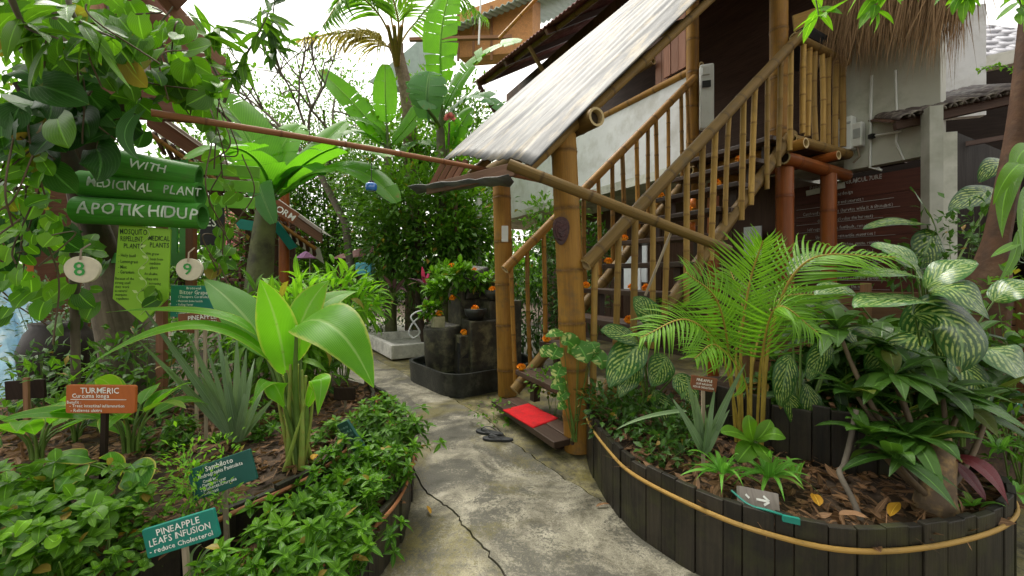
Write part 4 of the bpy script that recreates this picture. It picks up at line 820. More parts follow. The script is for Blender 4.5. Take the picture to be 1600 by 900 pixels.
for k in range(10):
    m = MB(); c = A(-.55 + rng.normal(0, .16), 5.4 + rng.normal(0, .12), .7 + k * .075); box(m, c, rng.uniform(.08, .15), rng.uniform(.07, .12), rng.uniform(.05, .09), (nrm(rng.normal(0, .3, 3) + DU), nrm(rng.normal(0, .3, 3) + DW), nrm(rng.normal(0, .2, 3) + ZZ)), jit=.03); part('rock', m, STONEM, t, bevel=.02)
m = MB(); c = A(-.90, 4.98, .69); box(m, c + ZZ * .07, .07, .06, .075, (DU, DW, ZZ)); part('square_pot', m, m_plain('mossy pot', (.38, .36, .24), .8, .3, 9, .4, dirt=(.16, .2, .05)), t, bevel=.006)
for c, lab in ((A(-.44, 4.86, .91), 'orange marigold head in the lower fountain bowl'), (A(-.24, 5.0, 1.13), 'orange marigold head in the upper fountain bowl'), (A(-.57, 4.88, .62), 'orange marigold head above the fountain spout'), (A(-.88, 4.96, .84), 'orange marigold head in the square pot on the fountain'), (A(-.74, 5.1, 1.02), 'orange marigold bloom among the fountain leaves above the square pot'), (A(-.48, 5.25, 1.36), 'orange marigold bloom high in the middle of the fountain plants'), (A(-.16, 5.2, 1.38), 'orange marigold bloom high on the fountain near the bamboo post'), (A(-.78, 5.3, 1.42), 'orange marigold bloom at the top of the fountain under the magenta leaves')):
    marigold(lab, c, .05)
m = MB(); tube(m, smoothline([P(664, 484, 5.6), P(650, 488, 5.55), P(642, 496, 5.5), P(650, 508, 5.5), P(656, 520, 5.5), P(646, 528, 5.5), P(639, 520, 5.5), P(645, 505, 5.52), P(658, 494, 5.55), P(668, 488, 5.6)], 60), .011, 8); solo('garden_hose', m, HOSE, 'white looped hose hanging at the edge of the fountain', 'hose')
t = thing('stone_tray', 'pale cast stone water tray standing on the path beyond the fountain', 'tray', A(-1.9, 7, 0)); c0 = A(-1.87, 6.35, 0); e1 = nrm(A(-.91, 1.35, 0)); e2 = nrm(A(.889, .458, 0)); a_, b_ = 1.62, 1.15
m = MB()
for o_, l1, l2 in ((c0, a_, .09), (c0 + e2 * (b_ - .09), a_, .09)): box(m, o_ + e1 * l1 / 2 + e2 * l2 / 2 + ZZ * .13, l1 / 2, l2 / 2, .11, (e1, np.cross(ZZ, e1), ZZ))
for o_ in (c0, c0 + e1 * (a_ - .09)): box(m, o_ + e1 * .045 + e2 * b_ / 2 + ZZ * .128, b_ / 2, .045, .11, (e2, np.cross(ZZ, e2), ZZ))
part('rim', m, STONEW, t, bevel=.012); m = MB(); q_ = c0 + e1 * a_ / 2 + e2 * b_ / 2; m.add([c0 + ZZ * .1, c0 + e1 * a_ + ZZ * .1, c0 + e1 * a_ + e2 * b_ + ZZ * .1, c0 + e2 * b_ + ZZ * .1], [[3, 2, 1, 0]]); part('floor', m, STONEW, t)
# ------------------------------------------------------------------ garden shed things far down the path
t = thing('garden_parasol', 'lilac garden parasol far down the garden', 'parasol', P(484, 460, 9.3)); c = P(484, 408, 9.3); m = MB()
an = np.linspace(0, 2 * np.pi, 9); v = [c + A(0, 0, .26)] + [c + A(.31 * math.cos(a) * k * 1.0, .31 * math.sin(a) * k, .26 - .26 * k ** 1.5 * .75) for k in (.5, 1.0) for a in an[:-1]]
f = [[0, 1 + i, 1 + (i + 1) % 8] for i in range(8)]; m.add(v, f, t=.6); m.f.append(np.array([[1 + i, 9 + i, 9 + (i + 1) % 8, 1 + (i + 1) % 8] for i in range(8)])); m.uv.append(np.zeros((32, 2))); m.sm.append(np.full(8, False))
part('canopy', m, LILAC, t); m = MB(); tube(m, [A(c[0], c[1], -.05), c + A(0, 0, .25)], .012, 6); part('pole', m, PLASTIC, t)
t = thing('garden_hut', 'little hut with a brown pent roof beyond the hedge', 'hut', P(550, 470, 8.5)); m = MB(); prism(m, [P(516, 405, 8.2), P(560, 402, 8.2), P(562, 388, 8.8), P(530, 398, 8.8)], A(.1, .6, .1)); part('roof', m, RUST, t)
c = P(549, 425, 8.6); m = MB(); box(m, A(c[0], c[1], .85), .22, .2, .85); part('wall', m, WDH, t)
c = P(571, 420, 8.0); m = MB(); box(m, c, .16, .12, .12); solo('plastic_crate', m, BINB, 'blue lidded crate standing between the hut and the dense shrub', 'crate', bevel=.03)
m = MB(); tube(m, [P(748, 470, 7.5), P(748, 310, 7.5)], .06, 10, t=.9); solo('white_post', m, WHITE, 'white painted post among the ferns beyond the fountain', 'post')
# ------------------------------------------------------------------ signs and structures on the left bank
t = thing('brown_gable_house', 'brown boarded gable house with grey battens rising above the vine', 'house', P(220, 428, 5.4))
def flat(pts, th, back=A(.25, .97, 0)): m = MB(); prism(m, pts, nrm(back) * th); return m
part('gable_wall', flat([P(50, 620, 4.9), P(125, 600, 5.2), P(138, 178, 5.25), P(345, 192, 6.2), P(346, 96, 6.2), P(262, 24, 5.8), P(215, -60, 5.6), P(60, -120, 4.9)], .12), BROWNP, t)
part('woven_panel', flat([P(84, 70, 4.88), P(174, 62, 5.28), P(166, -60, 5.26), P(84, -80, 4.88)], .06), SALM, t, 'pale salmon woven panel')
for a_, b_, wd, mt in ((P(181, -30, 5.25), P(178, 60, 5.25), .07, WDG), (P(226, 5, 5.45), P(243, 135, 5.5), .06, WDG), (P(190, 40, 5.3), P(238, 62, 5.45), .03, WDG), (P(238, 66, 5.48), P(262, 130, 5.55), .05, WDG), (P(165, -20, 5.2), P(175, 30, 5.2), .06, WDR), (P(215, 115, 5.35), P(262, 128, 5.5), .025, WDG)):
    m = MB(); beam(m, a_ - A(.02, .08, 0), b_ - A(.02, .08, 0), wd, .03, up=(0, 1, 0)); part('batten', m, mt, t)
m = MB(); beam(m, P(205, -60, 5.0), P(348, 100, 5.7), .16, .05, up=(.2, -1, .5)); part('fascia', m, WDB, t)
m = MB(); prism(m, [P(240, -60, 4.6), P(296, -2, 4.7), P(270, 24, 5.6), P(205, -40, 5.5)], A(0, 0, .05)); part('eave', m, WDB, t)
t = thing('dorm_house', 'little brown house whose battened roof verge carries the DORM board', 'house', P(420, 428, 7.6))
va, vb = P(232, 172, 6.4), P(504, 364, 7.6); dv = nrm(vb - va); bk = nrm(A(-.35, 1, .05))
m = MB(); prism(m, [va, vb, vb + bk * 2.6, va + bk * 2.6], A(0, 0, .008)); part('roof', m, SHEET, t)
m = MB(); prism(m, [va - A(0, .03, .0), vb - A(0, .03, 0), vb - A(0, .03, .20), va - A(0, .03, .26)], A(0, .04, 0), t=.2); part('barge_board', m, WDB, t)
m = MB(); prism(m, [va - A(0, .06, -.08), vb - A(0, .06, -.05), vb - A(0, .06, .01), va - A(0, .06, -.03)], A(0, .05, 0), t=.9); part('verge_cap', m, WDG, t)
m = MB(); bamboo(m, va - A(0, .0, .36), vb - A(.12, 0, .30), .035, .5, n=8); part('verge_pole', m, BB, t)
L_ = np.linalg.norm(vb - va)
for i in range(21):
    q = va + dv * L_ * (i + .3) / 22 - A(0, -.05, .30); m = MB(); beam(m, q, q - A(0, 0, .26) + bk * .35, .045, .05, up=dv, t=.3); part('rafter', m, WDH, t)
m = MB(); prism(m, [va - A(0, -.12, .29), vb - A(.1, -.12, .29), vb - A(.2, -.5, .56), va - A(0, -.5, .56)], bk * .004); part('soffit_sheet', m, SHEET, t)
m = MB(); prism(m, [va - A(0, -.5, .55), vb - A(1.0, -.5, .18), vb - A(1.0, -.5, .34), va - A(0, -.5, .75)], bk * .05, t=.2); part('inner_beam', m, WDH, t)
m = MB(); c = P(452, 470, 7.9); box(m, A(-5.0, 8.5, 1.2), .45, .06, 1.25, (nrm(A(.95, .3, 0)), nrm(A(-.3, .95, 0)), ZZ), t=.2); part('wall', m, WDH, t)
c = P(449, 331, 6.7); xd = nrm(P(466, 339, 7.2) - P(430, 316, 7.0)); sign('dorm_sign', 'brown DORM board hanging along the sloping roof verge', c - A(0, .12, 0), xd, ZZ, .44, .20, WDN, [('DORM', None, -.06, .15, .95)], r=.01)
bpost('orange brown square post in front of the pink roof', P(444, 500, 7.6), P(444, 290, 7.6), .09, BBR, 9, name='timber_post')
t = thing('pink_roof_pavilion', 'pavilion with a pink tiled hip roof and dark red stair rails', 'pavilion', P(400, 450, 11.88))
for nm, pts in (('roof', [P(336, 308, 11.6), P(396, 346, 11.8), P(458, 384, 12.0), P(445, 400, 10.6), P(340, 396, 10.4)]),):
    m = MB(); prism(m, pts, A(0, .05, -.06)); part(nm, m, PINK, t)
    m = MB(); tube(m, [P(336, 307, 11.55), P(396, 345, 11.75), P(460, 384, 11.95)], .05, 8, t=.8); part('ridge_tile', m, PINK, t)
    for k in range(5):
        m = MB(); a_, b_ = P(345 + k * 3, 330 + k * 14, 10.30), P(372 + k * 18, 338 + k * 13, 10.82); tube(m, [a_, (a_ + b_) / 2 - ZZ * .02, b_], .018, 6, t=.4); part('tile_course', m, PINK, t)
for a_, b_ in ((P(352, 350, 9.90), P(402, 384, 9.90)), (P(358, 370, 9.90), P(402, 402, 9.90)), (P(358, 372, 9.90), P(356, 460, 9.90)), (P(376, 368, 9.90), P(376, 460, 9.90)), (P(395, 380, 9.90), P(395, 460, 9.90)), (P(345, 436, 9.90), P(420, 440, 9.90))):
    m = MB(); beam(m, a_, b_, .06, .06, up=(0, 1, 0), t=.5); part('stair_rail', m, m_wood('dark red rail', (.07, .02, .014), (.13, .035, .025)) if 'dark red rail' not in bpy.data.materials else bpy.data.materials['dark red rail'], t)
m = MB(); box(m, P(398, 430, 12.67), .9, .08, .75); part('back_wall', m, WDD, t)
m = MB(); box(m, P(442, 398, 11.62), .17, .1, .09); part('red_panel', m, RED, t)
for a_, b_, lab in ((P(375, 350, 6.8), P(430, 358, 7.0), 'teal pointed board across the orange brown post'), (P(428, 348, 7.2), P(458, 388, 7.5), 'teal sloping board beside the pink roof')):
    m = MB(); d = nrm(b_ - a_); u_ = np.cross(d, A(0, -1, 0)) * -1; u_ = u_ if u_[2] > 0 else -u_; prism(m, [a_ - d * .06, a_ + u_ * .09, b_ + u_ * .09, b_ - u_ * .09, a_ - u_ * .09], A(0, .03, 0)); solo('teal_board', m, TEAL, lab, 'board')
t = thing('orange_wall', 'orange painted house wall glimpsed through the hanging vine', 'wall', P(60, 428, 5)); m = MB(); prism(m, [P(34, 330, 5.2), P(82, 320, 5.2), P(64, 520, 5.2), P(38, 520, 5.2)], A(.1, .3, 0)); part('panel', m, ORANGE, t)
m = MB(); prism(m, [P(57, 342, 5.1), P(72, 344, 5.1), P(70, 380, 5.1), P(56, 376, 5.1)], A(0, .02, 0)); part('poster', m, PAPER, t)
m = MB(); prism(m, [P(-60, 330, 4.2), P(16, 470, 3.9), P(40, 520, 3.6), P(66, 690, 3.2), P(-80, 720, 3.0)], A(-.4, .9, 0) * .3); solo('mosaic_wall', m, BLUEW, 'pale blue mosaic wall behind the small blank brown sign', 'wall', bevel=.01)
t = thing('clay_urn', 'big dark brown urn between the blue wall and the slim pole', 'urn', P(92, 640, 3.3)); m = MB(); c = P(92, 640, 3.3); c[2] = .3
lathe(m, c, [(.10, 0), (.17, .1), (.22, .3), (.23, .45), (.19, .58), (.16, .62), (.17, .66), (.12, .64), (.1, .5)], 22); part('vessel', m, URN, t)
t = thing('sign_tree', 'grey brown tree trunk carrying the lime green plant sign', 'tree', P(195, 600, 3.0)); m = MB()
tube(m, smoothline([P(218, 640, 2.95), P(205, 560, 2.95), P(186, 480, 2.95), P(165, 400, 2.95), P(135, 260, 2.8), P(110, 120, 2.6), P(60, -60, 2.5), P(20, -420, 2.3)], 40), np.linspace(.185, .05, 43)[:len(smoothline([P(0, 0, 1)] * 8, 40))], 14, t=.6); part('trunk', m, BARK, t)
for pts in ([P(165, 400, 2.9), P(140, 330, 2.7), P(90, 220, 2.5), P(30, 130, 2.4)], [P(135, 260, 2.8), P(170, 180, 2.6), P(240, 160, 2.5)], [P(110, 120, 2.6), P(30, 60, 2.3), P(-50, 40, 2.1)]):
    m = MB(); q = smoothline(pts, 16); tube(m, q, np.linspace(.085, .03, len(q)), 9, t=.2); part('limb', m, BARKD, t)
m = MB(); bamboo(m, P(119, 640, 2.45), P(116, 395, 2.45), .022, .5, n=9); o = solo('slim_pole', m, BBD, 'slim grey pole with the number eight disc tied to it', 'pole'); o.data.materials[0] = BARK
m = MB(); beam(m, P(253, 640, 2.75), P(253, 330, 2.75), .05, .04, up=(0, 1, 0)); solo('sign_post', m, WDR, 'reddish brown post standing behind the teal plant sign', 'post')
m = MB(); beam(m, P(299, 520, 2.8), P(299, 330, 2.8), .05, .04, up=(0, 1, 0)); solo('sign_post', m, WDN, 'brown post behind the number nine disc', 'post')
t = thing('picket_panel', 'green painted slatted panel behind the tube signs', 'fence', P(250, 428, 2.9))
for px in (143, 152, 171, 272, 286):
    m = MB(); beam(m, P(px, 415, 2.92), P(px + 2, 250, 2.92), .045 if px != 152 else .03, .016, up=(0, 1, 0)); part('picket', m, GREEND, t)
for a_, b_ in ((P(148, 404, 2.88), P(182, 403, 2.88)), (P(268, 403, 2.88), P(292, 404, 2.88))):
    m = MB(); beam(m, a_, b_, .02, .07); part('rail', m, GREEND, t)
for i, (y0, y1, x1) in enumerate(((262, 270, 406), (286, 293, 405), (313, 318, 398))):
    m = MB(); beam(m, P(296, y0, 2.9), P(x1, y1, 3.0), .02, .082, t=.3 + .3 * i); part('slat', m, GREENS, t, bevel=.003)
# green tube signs with hand painted words
def tsign(label, a, b, r, words, xs, sz, sq):
    t = thing('bamboo_sign', label, 'sign', (a + b) / 2 - ZZ * r, 'green painted bamboo tube signs'); m = MB(); bamboo(m, a, b, r, 3, n=22, t=.5); part('tube', m, GREENT, t)
    xd = nrm(b - a); nd = nrm(np.cross(xd, ZZ)); nd = nd if nd[1] < 0 else -nd; nd = nrm(nd + ZZ * .10); yd = np.cross(nd, xd); yd = yd if yd[2] > 0 else -yd
    m = MB(); lettering(m, [(w_, x, -sz * .36, sz, sq) for w_, x in zip(words, xs)], a, xd, yd, nd, lift=.003, jit=.07, radius=r); part('lettering', m, m_plain('pale chalky lettering', (.60, .70, .60), .7, .15, 60, 0), t)
    return t
tsign('green bamboo tube painted WITH, topmost of the three', P(168, 252, 2.30), P(311, 279, 2.46), .076, ['WITH'], [.12], .062, 1.0)
tsign('green bamboo tube painted MEDICINAL PLANT, middle of the three', P(128, 287, 2.32), P(313, 305, 2.44), .074, ['MEDICINAL', 'PLANT'], [.075, .445], .070, .86)
tsign('green bamboo tube painted APOTIK HIDUP, lowest of the three', P(122, 328, 2.28), P(317, 338, 2.40), .075, ['APOTIK', 'HIDUP'], [.045, .385], .09, .93)
# lime arrow sign
s_ = 2.42 / F; xd = nrm(A(1, .22, -.03)); c = P(226, 420, 2.36); hw = 44 * s_
ol = np.array([(-.165, .25), (.155, .235), (.15, -.17), (-.005, -.31), (-.19, -.175)]) * (.80, 1)
ll = [('MOSQUITO', -.155, .195, .044, .72), ('REPELLENT', -.150, .155, .040, .66), ('PLANTS', -.13, .115, .040, .8), ('MEDICAL', .018, .165, .040, .8), ('PLANTS', .03, .125, .040, .8),
      ('- Holy basil', -.16, .065, .026, .85), ('- Lemongrass', -.16, .03, .026, .8), ('- Mint', -.16, -.002, .026, .8), ('- Geranium', -.16, -.03, .026, .8), ('Because of the', -.175, -.066, .022, .8), ('strong smell', -.175, -.09, .022, .8), ('they work', -.175, -.113, .022, .85), ('as natural', -.175, -.136, .022, .8), ('mosquito', -.172, -.158, .022, .8), ('repellents', -.165, -.18, .022, .8),
      ('We grow', .005, .08, .024, .8), ('both from', .035, .05, .022, .8), ('medicine', .03, .025, .024, .8), ('plants', .035, 0, .024, .8), ('An alkaline', .0, -.035, .022, .8), ('they are', .01, -.065, .024, .85), ('increasing', .03, -.09, .022, .8), ('healthy', -.015, -.13, .024, .8), ('food', .045, -.15, .024, .8)]
ll = [(a_, x * .80, y, sz, sq * .80) for a_, x, y, sz, sq in ll]
def wavy(t, c, xd, yd, nd):
    m = MB(); q = np.array([c + xd * (.0 + .022 * math.sin(k * .55) - .01 * k / 30) + yd * (.235 - .5 * k / 40) + nd * .003 for k in range(41)]); tube(m, q, .0045, 5, flat=.4)
    for k in (9, 14, 19, 24, 30): leaves(m, [q[k]], [xd * (1 if k % 2 else -1) + yd * .5], nd, .035, .018, 'oval', 2, 2, .0, .0)
    part('painted_vine', m, PAINTP, t)
sign('plant_sign', 'lime green pointed board listing mosquito repellent and medical plants', c, xd, A(.03, 0, 1), .3, .5, LIME, ll, PAINTK, outline=ol, extra=wavy, th=.012)
def disc(label, c, wd, ht, dig, sz):
    t = thing('number_disc', label, 'sign', c - ZZ * ht / 2); xd = nrm(A(1, .15, 0)); nd = nrm(A(.15, -1, 0)); a = np.linspace(0, 2 * np.pi, 30, endpoint=False); m = MB()
    prism(m, c + (np.cos(a) * wd / 2 * (1 + .03 * np.sin(3 * a)))[:, None] * xd + (np.sin(a) * ht / 2 * (1 + .03 * np.cos(2 * a + 1)))[:, None] * ZZ, -nd * .018); part('disc', m, CREAM, t, bevel=.003)
    m = MB(); lettering(m, [(dig, -width(dig, sz, 1.1) / 2, -sz * .36, sz, 1.1)], c, xd, ZZ, nd, lift=.003)
    part('digit', m, PAINTG, t); m = MB(); tube(m, [c + ZZ * (ht / 2 - .02) + nd * .006, c + ZZ * (ht / 2 + .03), c + ZZ * (ht / 2 + .06) - nd * .05], .004, 5); part('string', m, STK, t)
disc('oval cream wooden disc tied to the slim pole, green figure eight', P(127, 421, 1.95), .150, .130, '8', .09)
disc('rounder cream wooden disc above the teal bitter grape sign, green figure nine', P(295, 421, 2.25), .132, .124, '9', .085)
sign('plant_sign', 'teal sign about bitter grape behind the tall turmeric leaves', P(303, 471, 2.55), A(1, .1, -.02), ZZ, .27, .195, TEAL, [('Brotowali', None, .076, .022, .9), ('Bitter Grape', None, .045, .034, .85), ('(Tinospora Cordifolia)', None, .022, .021, .85), ('- Maintain bone health', -.10, -.004, .019, .85), ('- Fading fever', -.10, -.026, .019, .85), ('- Treat skin problems', -.10, -.048, .019, .85), ('- Treat diabetes', -.10, -.078, .02, .85)], stake=.35, r=.004)
sign('plant_sign', 'brown pineapple infusion sign on a thin stake crossed by turmeric leaves', P(317, 501, 2.38), A(1, .1, .08), ZZ, .265, .10, WDN, [('PINEAPPLE', None, .008, .038, .85), ('LEAF INFUSION', None, -.018, .024, .9), ('REDUCE CHOLESTEROL', None, -.041, .021, .9)], stake=.35, r=.003)
sign('plant_sign', 'orange brown TURMERIC sign on a short stake among the leaves', P(157, 624, 1.72), A(1, .06, -.025), ZZ, .275, .118, WDS, [('TURMERIC', None, .026, .034, .95), ('Curcuma longa', -.11, .007, .024, .95), ('Benefit :', -.13, -.018, .017, .9), ('- Treat intestinal inflammation', -.12, -.033, .0185, .9), ('- Relieves ulcers', -.115, -.052, .0185, .95)], stake=.345, r=.01, smat=WDD, sw=.022, extra=lambda t, c, xd, yd, nd: part('underline', (lambda m: (beam(m, c - xd * .115 + nd * .003, c + xd * .105 + nd * .003, .0025, .001, up=nd), m)[1])(MB()), PAINTW, t))
sign('plant_sign', 'dark teal Sambiloto sign tilted on a half painted stake', P(347, 742, 1.58), A(1, .12, .32), A(-.3, .1, 1), .235, .118, TEALD, [('Sambiloto', None, .033, .027, .9), ('Andrographis Paniculata', None, .013, .020, .8), ('Could be', -.07, -.007, .016, .8), ('- Demam/Fever', -.085, -.021, .017, .85), ('- Diabetes/Diarrhea', -.085, -.036, .018, .85), ('- Inflamasi', -.085, -.051, .017, .85)], stake=.25, r=.004)
sign('plant_sign', 'bright teal pineapple leafs infusion sign leaning on the planter rim', P(282, 834, 1.32), A(1, .1, .27), A(-.2, .05, 1), .222, .092, TEAL, [('PINEAPPLE', None, .016, .029, .95), ('LEAFS INFUSION', None, -.010, .029, .88), ('- reduce Cholesterol', None, -.034, .022, 1.0)], stake=.3, r=.004)
sign('plant_sign', 'dark teal sign seen edge on among the glossy hedge leaves', P(547, 682, 2.2), A(.55, -.5, .35), A(-.1, -.35, 1), .13, .17, TEALD, [], stake=.2, r=.004, extra=lambda t, c, xd, yd, nd: scribble(t, c, xd, yd, nd, ((.055, .05), (.03, .052), (.005, .05), (-.02, .05), (-.045, .045)), .015, m_plain('dim teal lettering', (.2, .35, .32), .6)))
t = sign('plant_sign', 'blank dark brown sign board in front of the blue wall', P(38, 609, 2.3), A(1, 0, .06), ZZ, .22, .105, WDD, [], r=.003, stake=.35); m = MB(); beam(m, P(41, 590, 2.27), P(43, 700, 2.27), .028, .012, up=(0, 1, 0)); part('front_stake', m, WDF, t)
sign('plant_sign', 'small dark brown board low beside the path behind the big turmeric', P(538, 616, 2.95), A(1, .1, -.02), ZZ, .15, .09, WDD, [], r=.004, stake=.2)
t = sign('trail_sign', 'black board with white letters behind the number nine disc', P(331, 352, 3.5), A(1, .1, 0), ZZ, .19, .34, BLACK, [('IES', -.06, -.01, .10, .85)], r=.003, stake=.2)
sign('plant_sign', 'small brown pineapple infusion sign between the grey sword leaves', P(1100, 600, 2.15), A(1, -.1, -.13), ZZ, .13, .072, WDN, [('PINEAPPLE', None, .012, .020, .82), ('LEAF INFUSION', None, -.006, .0145, .8), ('REDUCE CHOLESTEROL', None, -.023, .0135, .72)], stake=.3, r=.002)
c = P(1187, 781, 1.78); xd = nrm(A(1, -.1, -.17)); t = sign('arrow_plank', 'grey plank end painted with a white arrow on the planter rim', c, xd, A(.1, .45, .85), .165, .08, WDG, [], r=.003, th=.03, extra=lambda t, c, xd, yd, nd: part('arrow', (lambda m: ([beam(m, c + nd * .003 + xd * p_[0] + yd * p_[1], c + nd * .003 + xd * p_[2] + yd * p_[3], .009, .001, up=nd) for p_ in ((-.015, 0, .035, 0), (.015, .018, .038, .001), (.015, -.018, .038, -.001), (-.06, .01, -.045, -.002))], m)[1])(MB()), PAINTW, t))
m = MB(); q = smoothline([P(1143, 768, 1.80), P(1170, 790, 1.72), P(1200, 799, 1.66), P(1222, 806, 1.64)], 20) + ZZ * .004; tube(m, q, .005, 7); solo('teal_strip', m, TEAL, 'teal painted strip along the planter rim below the arrow plank', 'strip')
c = P(1236, 812, 1.615); m = MB(); box(m, c, .03, .006, .012, (nrm(A(1, -.25, -.1)), nrm(A(.25, 1, 0)), ZZ)); solo('plant_tag', m, TEAL, 'small teal tag with white strokes on the planter rim', 'tag')
# ------------------------------------------------------------------ plants
_R = smoothline
def greenery(name, label, cat, base, c, rad, n, L, W, mat, kind='oval', clumps=14, spread=.34, shell=.6, stems=6, smat=None, sr=.008, droop=.6, fold=.3, up=.5, group=None, nl=2, tmu=.45, hemi=False, lobe=0.0, jitter=.35, topl=.35, whorl=0):
    """a leafy plant: stems from its base to each clump, leaves gathered round the clumps"""
    t = thing(name, label, cat, base, group); p, d, k, idx = cloud(c, rad, n, clumps, spread, shell, hemi); m = MB()
    d = nrm(d + A(0, 0, up * .4) + rng.normal(0, jitter, d.shape)); u = nrm(A(0, 0, 1) * 1.0 + d * .25 + rng.normal(0, .3, d.shape))
    if whorl:
        kk = max(6, n // whorl); kp, kd, k0, idx0 = cloud(c, rad, kk, clumps, spread * 1.3, shell, hemi); az = rng.uniform(0, 6.283, (kk, 1)) + np.arange(whorl) * 2.4; el = np.linspace(-.35, 1.0, whorl)[None] + rng.normal(0, .15, (kk, whorl))
        ax_ = nrm(kd * .5 + A(0, 0, .9))[:, None]; e1 = nrm(np.cross(ax_, A(.3, 1, .1))); e2 = np.cross(ax_, e1); d = nrm((e1 * np.cos(az)[..., None] + e2 * np.sin(az)[..., None]) * np.cos(el)[..., None] + ax_ * np.sin(el)[..., None]).reshape(-1, 3)
        p = (kp[:, None] + ax_ * np.linspace(-.05, .03, whorl)[None, :, None] * L * 14 * .06).reshape(-1, 3); n = len(p); idx = np.repeat(idx0, whorl); k = k0; u = nrm(np.repeat(ax_, whorl, 1).reshape(-1, 3) + rng.normal(0, .2, (n, 3))); wt = np.tile(np.linspace(-.16, .24, whorl), kk); wl = np.tile(np.linspace(1.1, .6, whorl), kk)
    else: wt = wl = 0
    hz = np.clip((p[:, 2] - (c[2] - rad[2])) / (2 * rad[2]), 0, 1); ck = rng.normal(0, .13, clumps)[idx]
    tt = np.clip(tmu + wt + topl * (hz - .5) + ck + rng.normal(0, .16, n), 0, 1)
    leaves(m, p, d, u, L * (wl if whorl else 1) * rng.uniform(.65, 1.2, n), W * rng.uniform(.75, 1.2, n), kind, nl, 2, droop * rng.uniform(.3, 1.4, n), fold, tt, lobe=lobe, m=np.where(rng.uniform(0, 1, n) < .02, .7, 0)); part('foliage', m, mat, t)
    m = MB()
    for i in range(min(stems, clumps)):
        b_ = np.asarray(base, float) + rng.normal(0, .02, 3) * A(1, 1, 0); q = bez(b_, (b_ + k[i]) / 2 + A(0, 0, .1 * rad[2]) + rng.normal(0, .06, 3) * rad, k[i], 8); tube(m, q, np.linspace(sr, sr * .4, 8), 6)
    if stems: part('stem', m, smat or STEM, t)
    return t
def tree(name, label, base, c, rad, n, L, W, mat, tr=.06, bark=None, clumps=26, kind='oval', limbs=8, group=None, **k):
    t = greenery(name, label, 'tree', base, c, rad, n, L, W, mat, kind, clumps, .3, .55, 0, group=group, **k); base = np.asarray(base, float); c = np.asarray(c, float); rad = np.asarray(rad, float); m = MB()
    top = c + A(0, 0, rad[2] * .35); q = bez(base, (base + c) / 2 + rng.normal(0, .1, 3) * A(1, 1, 0), top, 12); tube(m, q, np.linspace(tr, tr * .3, 12), 9); part('trunk', m, bark or BARKD, t)
    for i in range(limbs):
        f = rng.uniform(.45, .9); a = q[int(f * 11)]; e = c + nrm(rng.normal(size=3)) * rad * .75; m = MB(); tube(m, bez(a, (a + e) / 2 + A(0, 0, .08 * rad[2]), e, 8), np.linspace(tr * .4, tr * .1, 8), 6); part('limb', m, bark or BARKD, t)
    return t
def clump(name, label, base, n, L, W, pet, mat, smat=None, spread=.6, kind='lance', az0=0, az1=360, tilt=(20, 70), droop=.5, t0=.5, group=None, cat='plant', twist=0, pr=.008, fold=.25, up0=None, zs=1.0):
    """leaves on stalks rising from one foot"""
    t = thing(name, label, cat, base, group); base = np.asarray(base, float); sm = MB()
    for i in range(n):
        az = R(az0 + (az1 - az0) * (i + rng.uniform(.1, .9)) / n); tl = R(rng.uniform(*tilt)); d = A(math.cos(az) * math.sin(tl), math.sin(az) * math.sin(tl), math.cos(tl) * zs); l_ = L * rng.uniform(.75, 1.2); p_ = pet * rng.uniform(.7, 1.25)
        b_ = base + A(math.cos(az), math.sin(az), 0) * rng.uniform(0, .03); q = b_ + nrm(d * .6 + ZZ * .8) * p_; e = nrm(d + A(0, 0, -.15)); p1 = q + e * l_ * .5 + ZZ * .05 * l_; p2 = q + e * l_ * .92 - ZZ * droop * l_ * rng.uniform(.4, 1.1)
        if pet > 0: tube(sm, bez(b_, b_ + ZZ * p_ * .6, q, 7), np.linspace(pr, pr * .5, 7), 6)
        m = MB(); blade(m, q, p1, p2, W * rng.uniform(.8, 1.15), ZZ + d * -.4 + rng.normal(0, .2, 3), kind, 10, 4, fold, np.clip(t0 + rng.normal(0, .2), 0, 1), m=.25 * (rng.uniform() < .08), twist=rng.normal(0, .4) * twist); part('leaf', m, mat, t)
    if pet > 0: part('stalk', sm, smat or STEM, t)
    return t
def leafplant(name, label, base, items, mat, smat=STEM, kind='lance', cat='plant', group=None, lobe=0.0, pr=.006, fold=.22, nw=6, wave=.02):
    """hero plant: every leaf given by its foot, bend and tip (photo pixel + distance), its width in pixels, and where its face looks"""
    t = thing(name, label, cat, base, group); sm = MB(); base = np.asarray(base, float)
    for it in items:
        (x0, y0, d0), (x1, y1, d1), (x2, y2, d2), wp = it[:4]; up = it[4] if len(it) > 4 and it[4] is not None else A(0, -.7, .7); tt = it[5] if len(it) > 5 else rng.uniform(.25, .8); mt = it[6] if len(it) > 6 and it[6] is not None else mat
        p0, p1, p2 = P(x0, y0, d0), P(x1, y1, d1), P(x2, y2, d2); m = MB(); p1 = 2 * p1 - (p0 + p2) / 2
        blade(m, p0, p1, p2, wp * (d0 + d2) / 2 / F, up, kind, 18, nw, fold, tt, lobe=lobe, wave=wave); part('leaf', m, mt, t)
        if pr: tube(sm, bez(base + rng.normal(0, .015, 3) * A(1, 1, 0), (base + p0) / 2 + ZZ * .05 + rng.normal(0, .012, 3), p0 + (p1 - p0) * .06, 10), np.linspace(pr * 1.3, pr * .6, 10), 7)
    if pr: part('stalk', sm, smat, t)
    return t
FC = A(0, -1, .25)
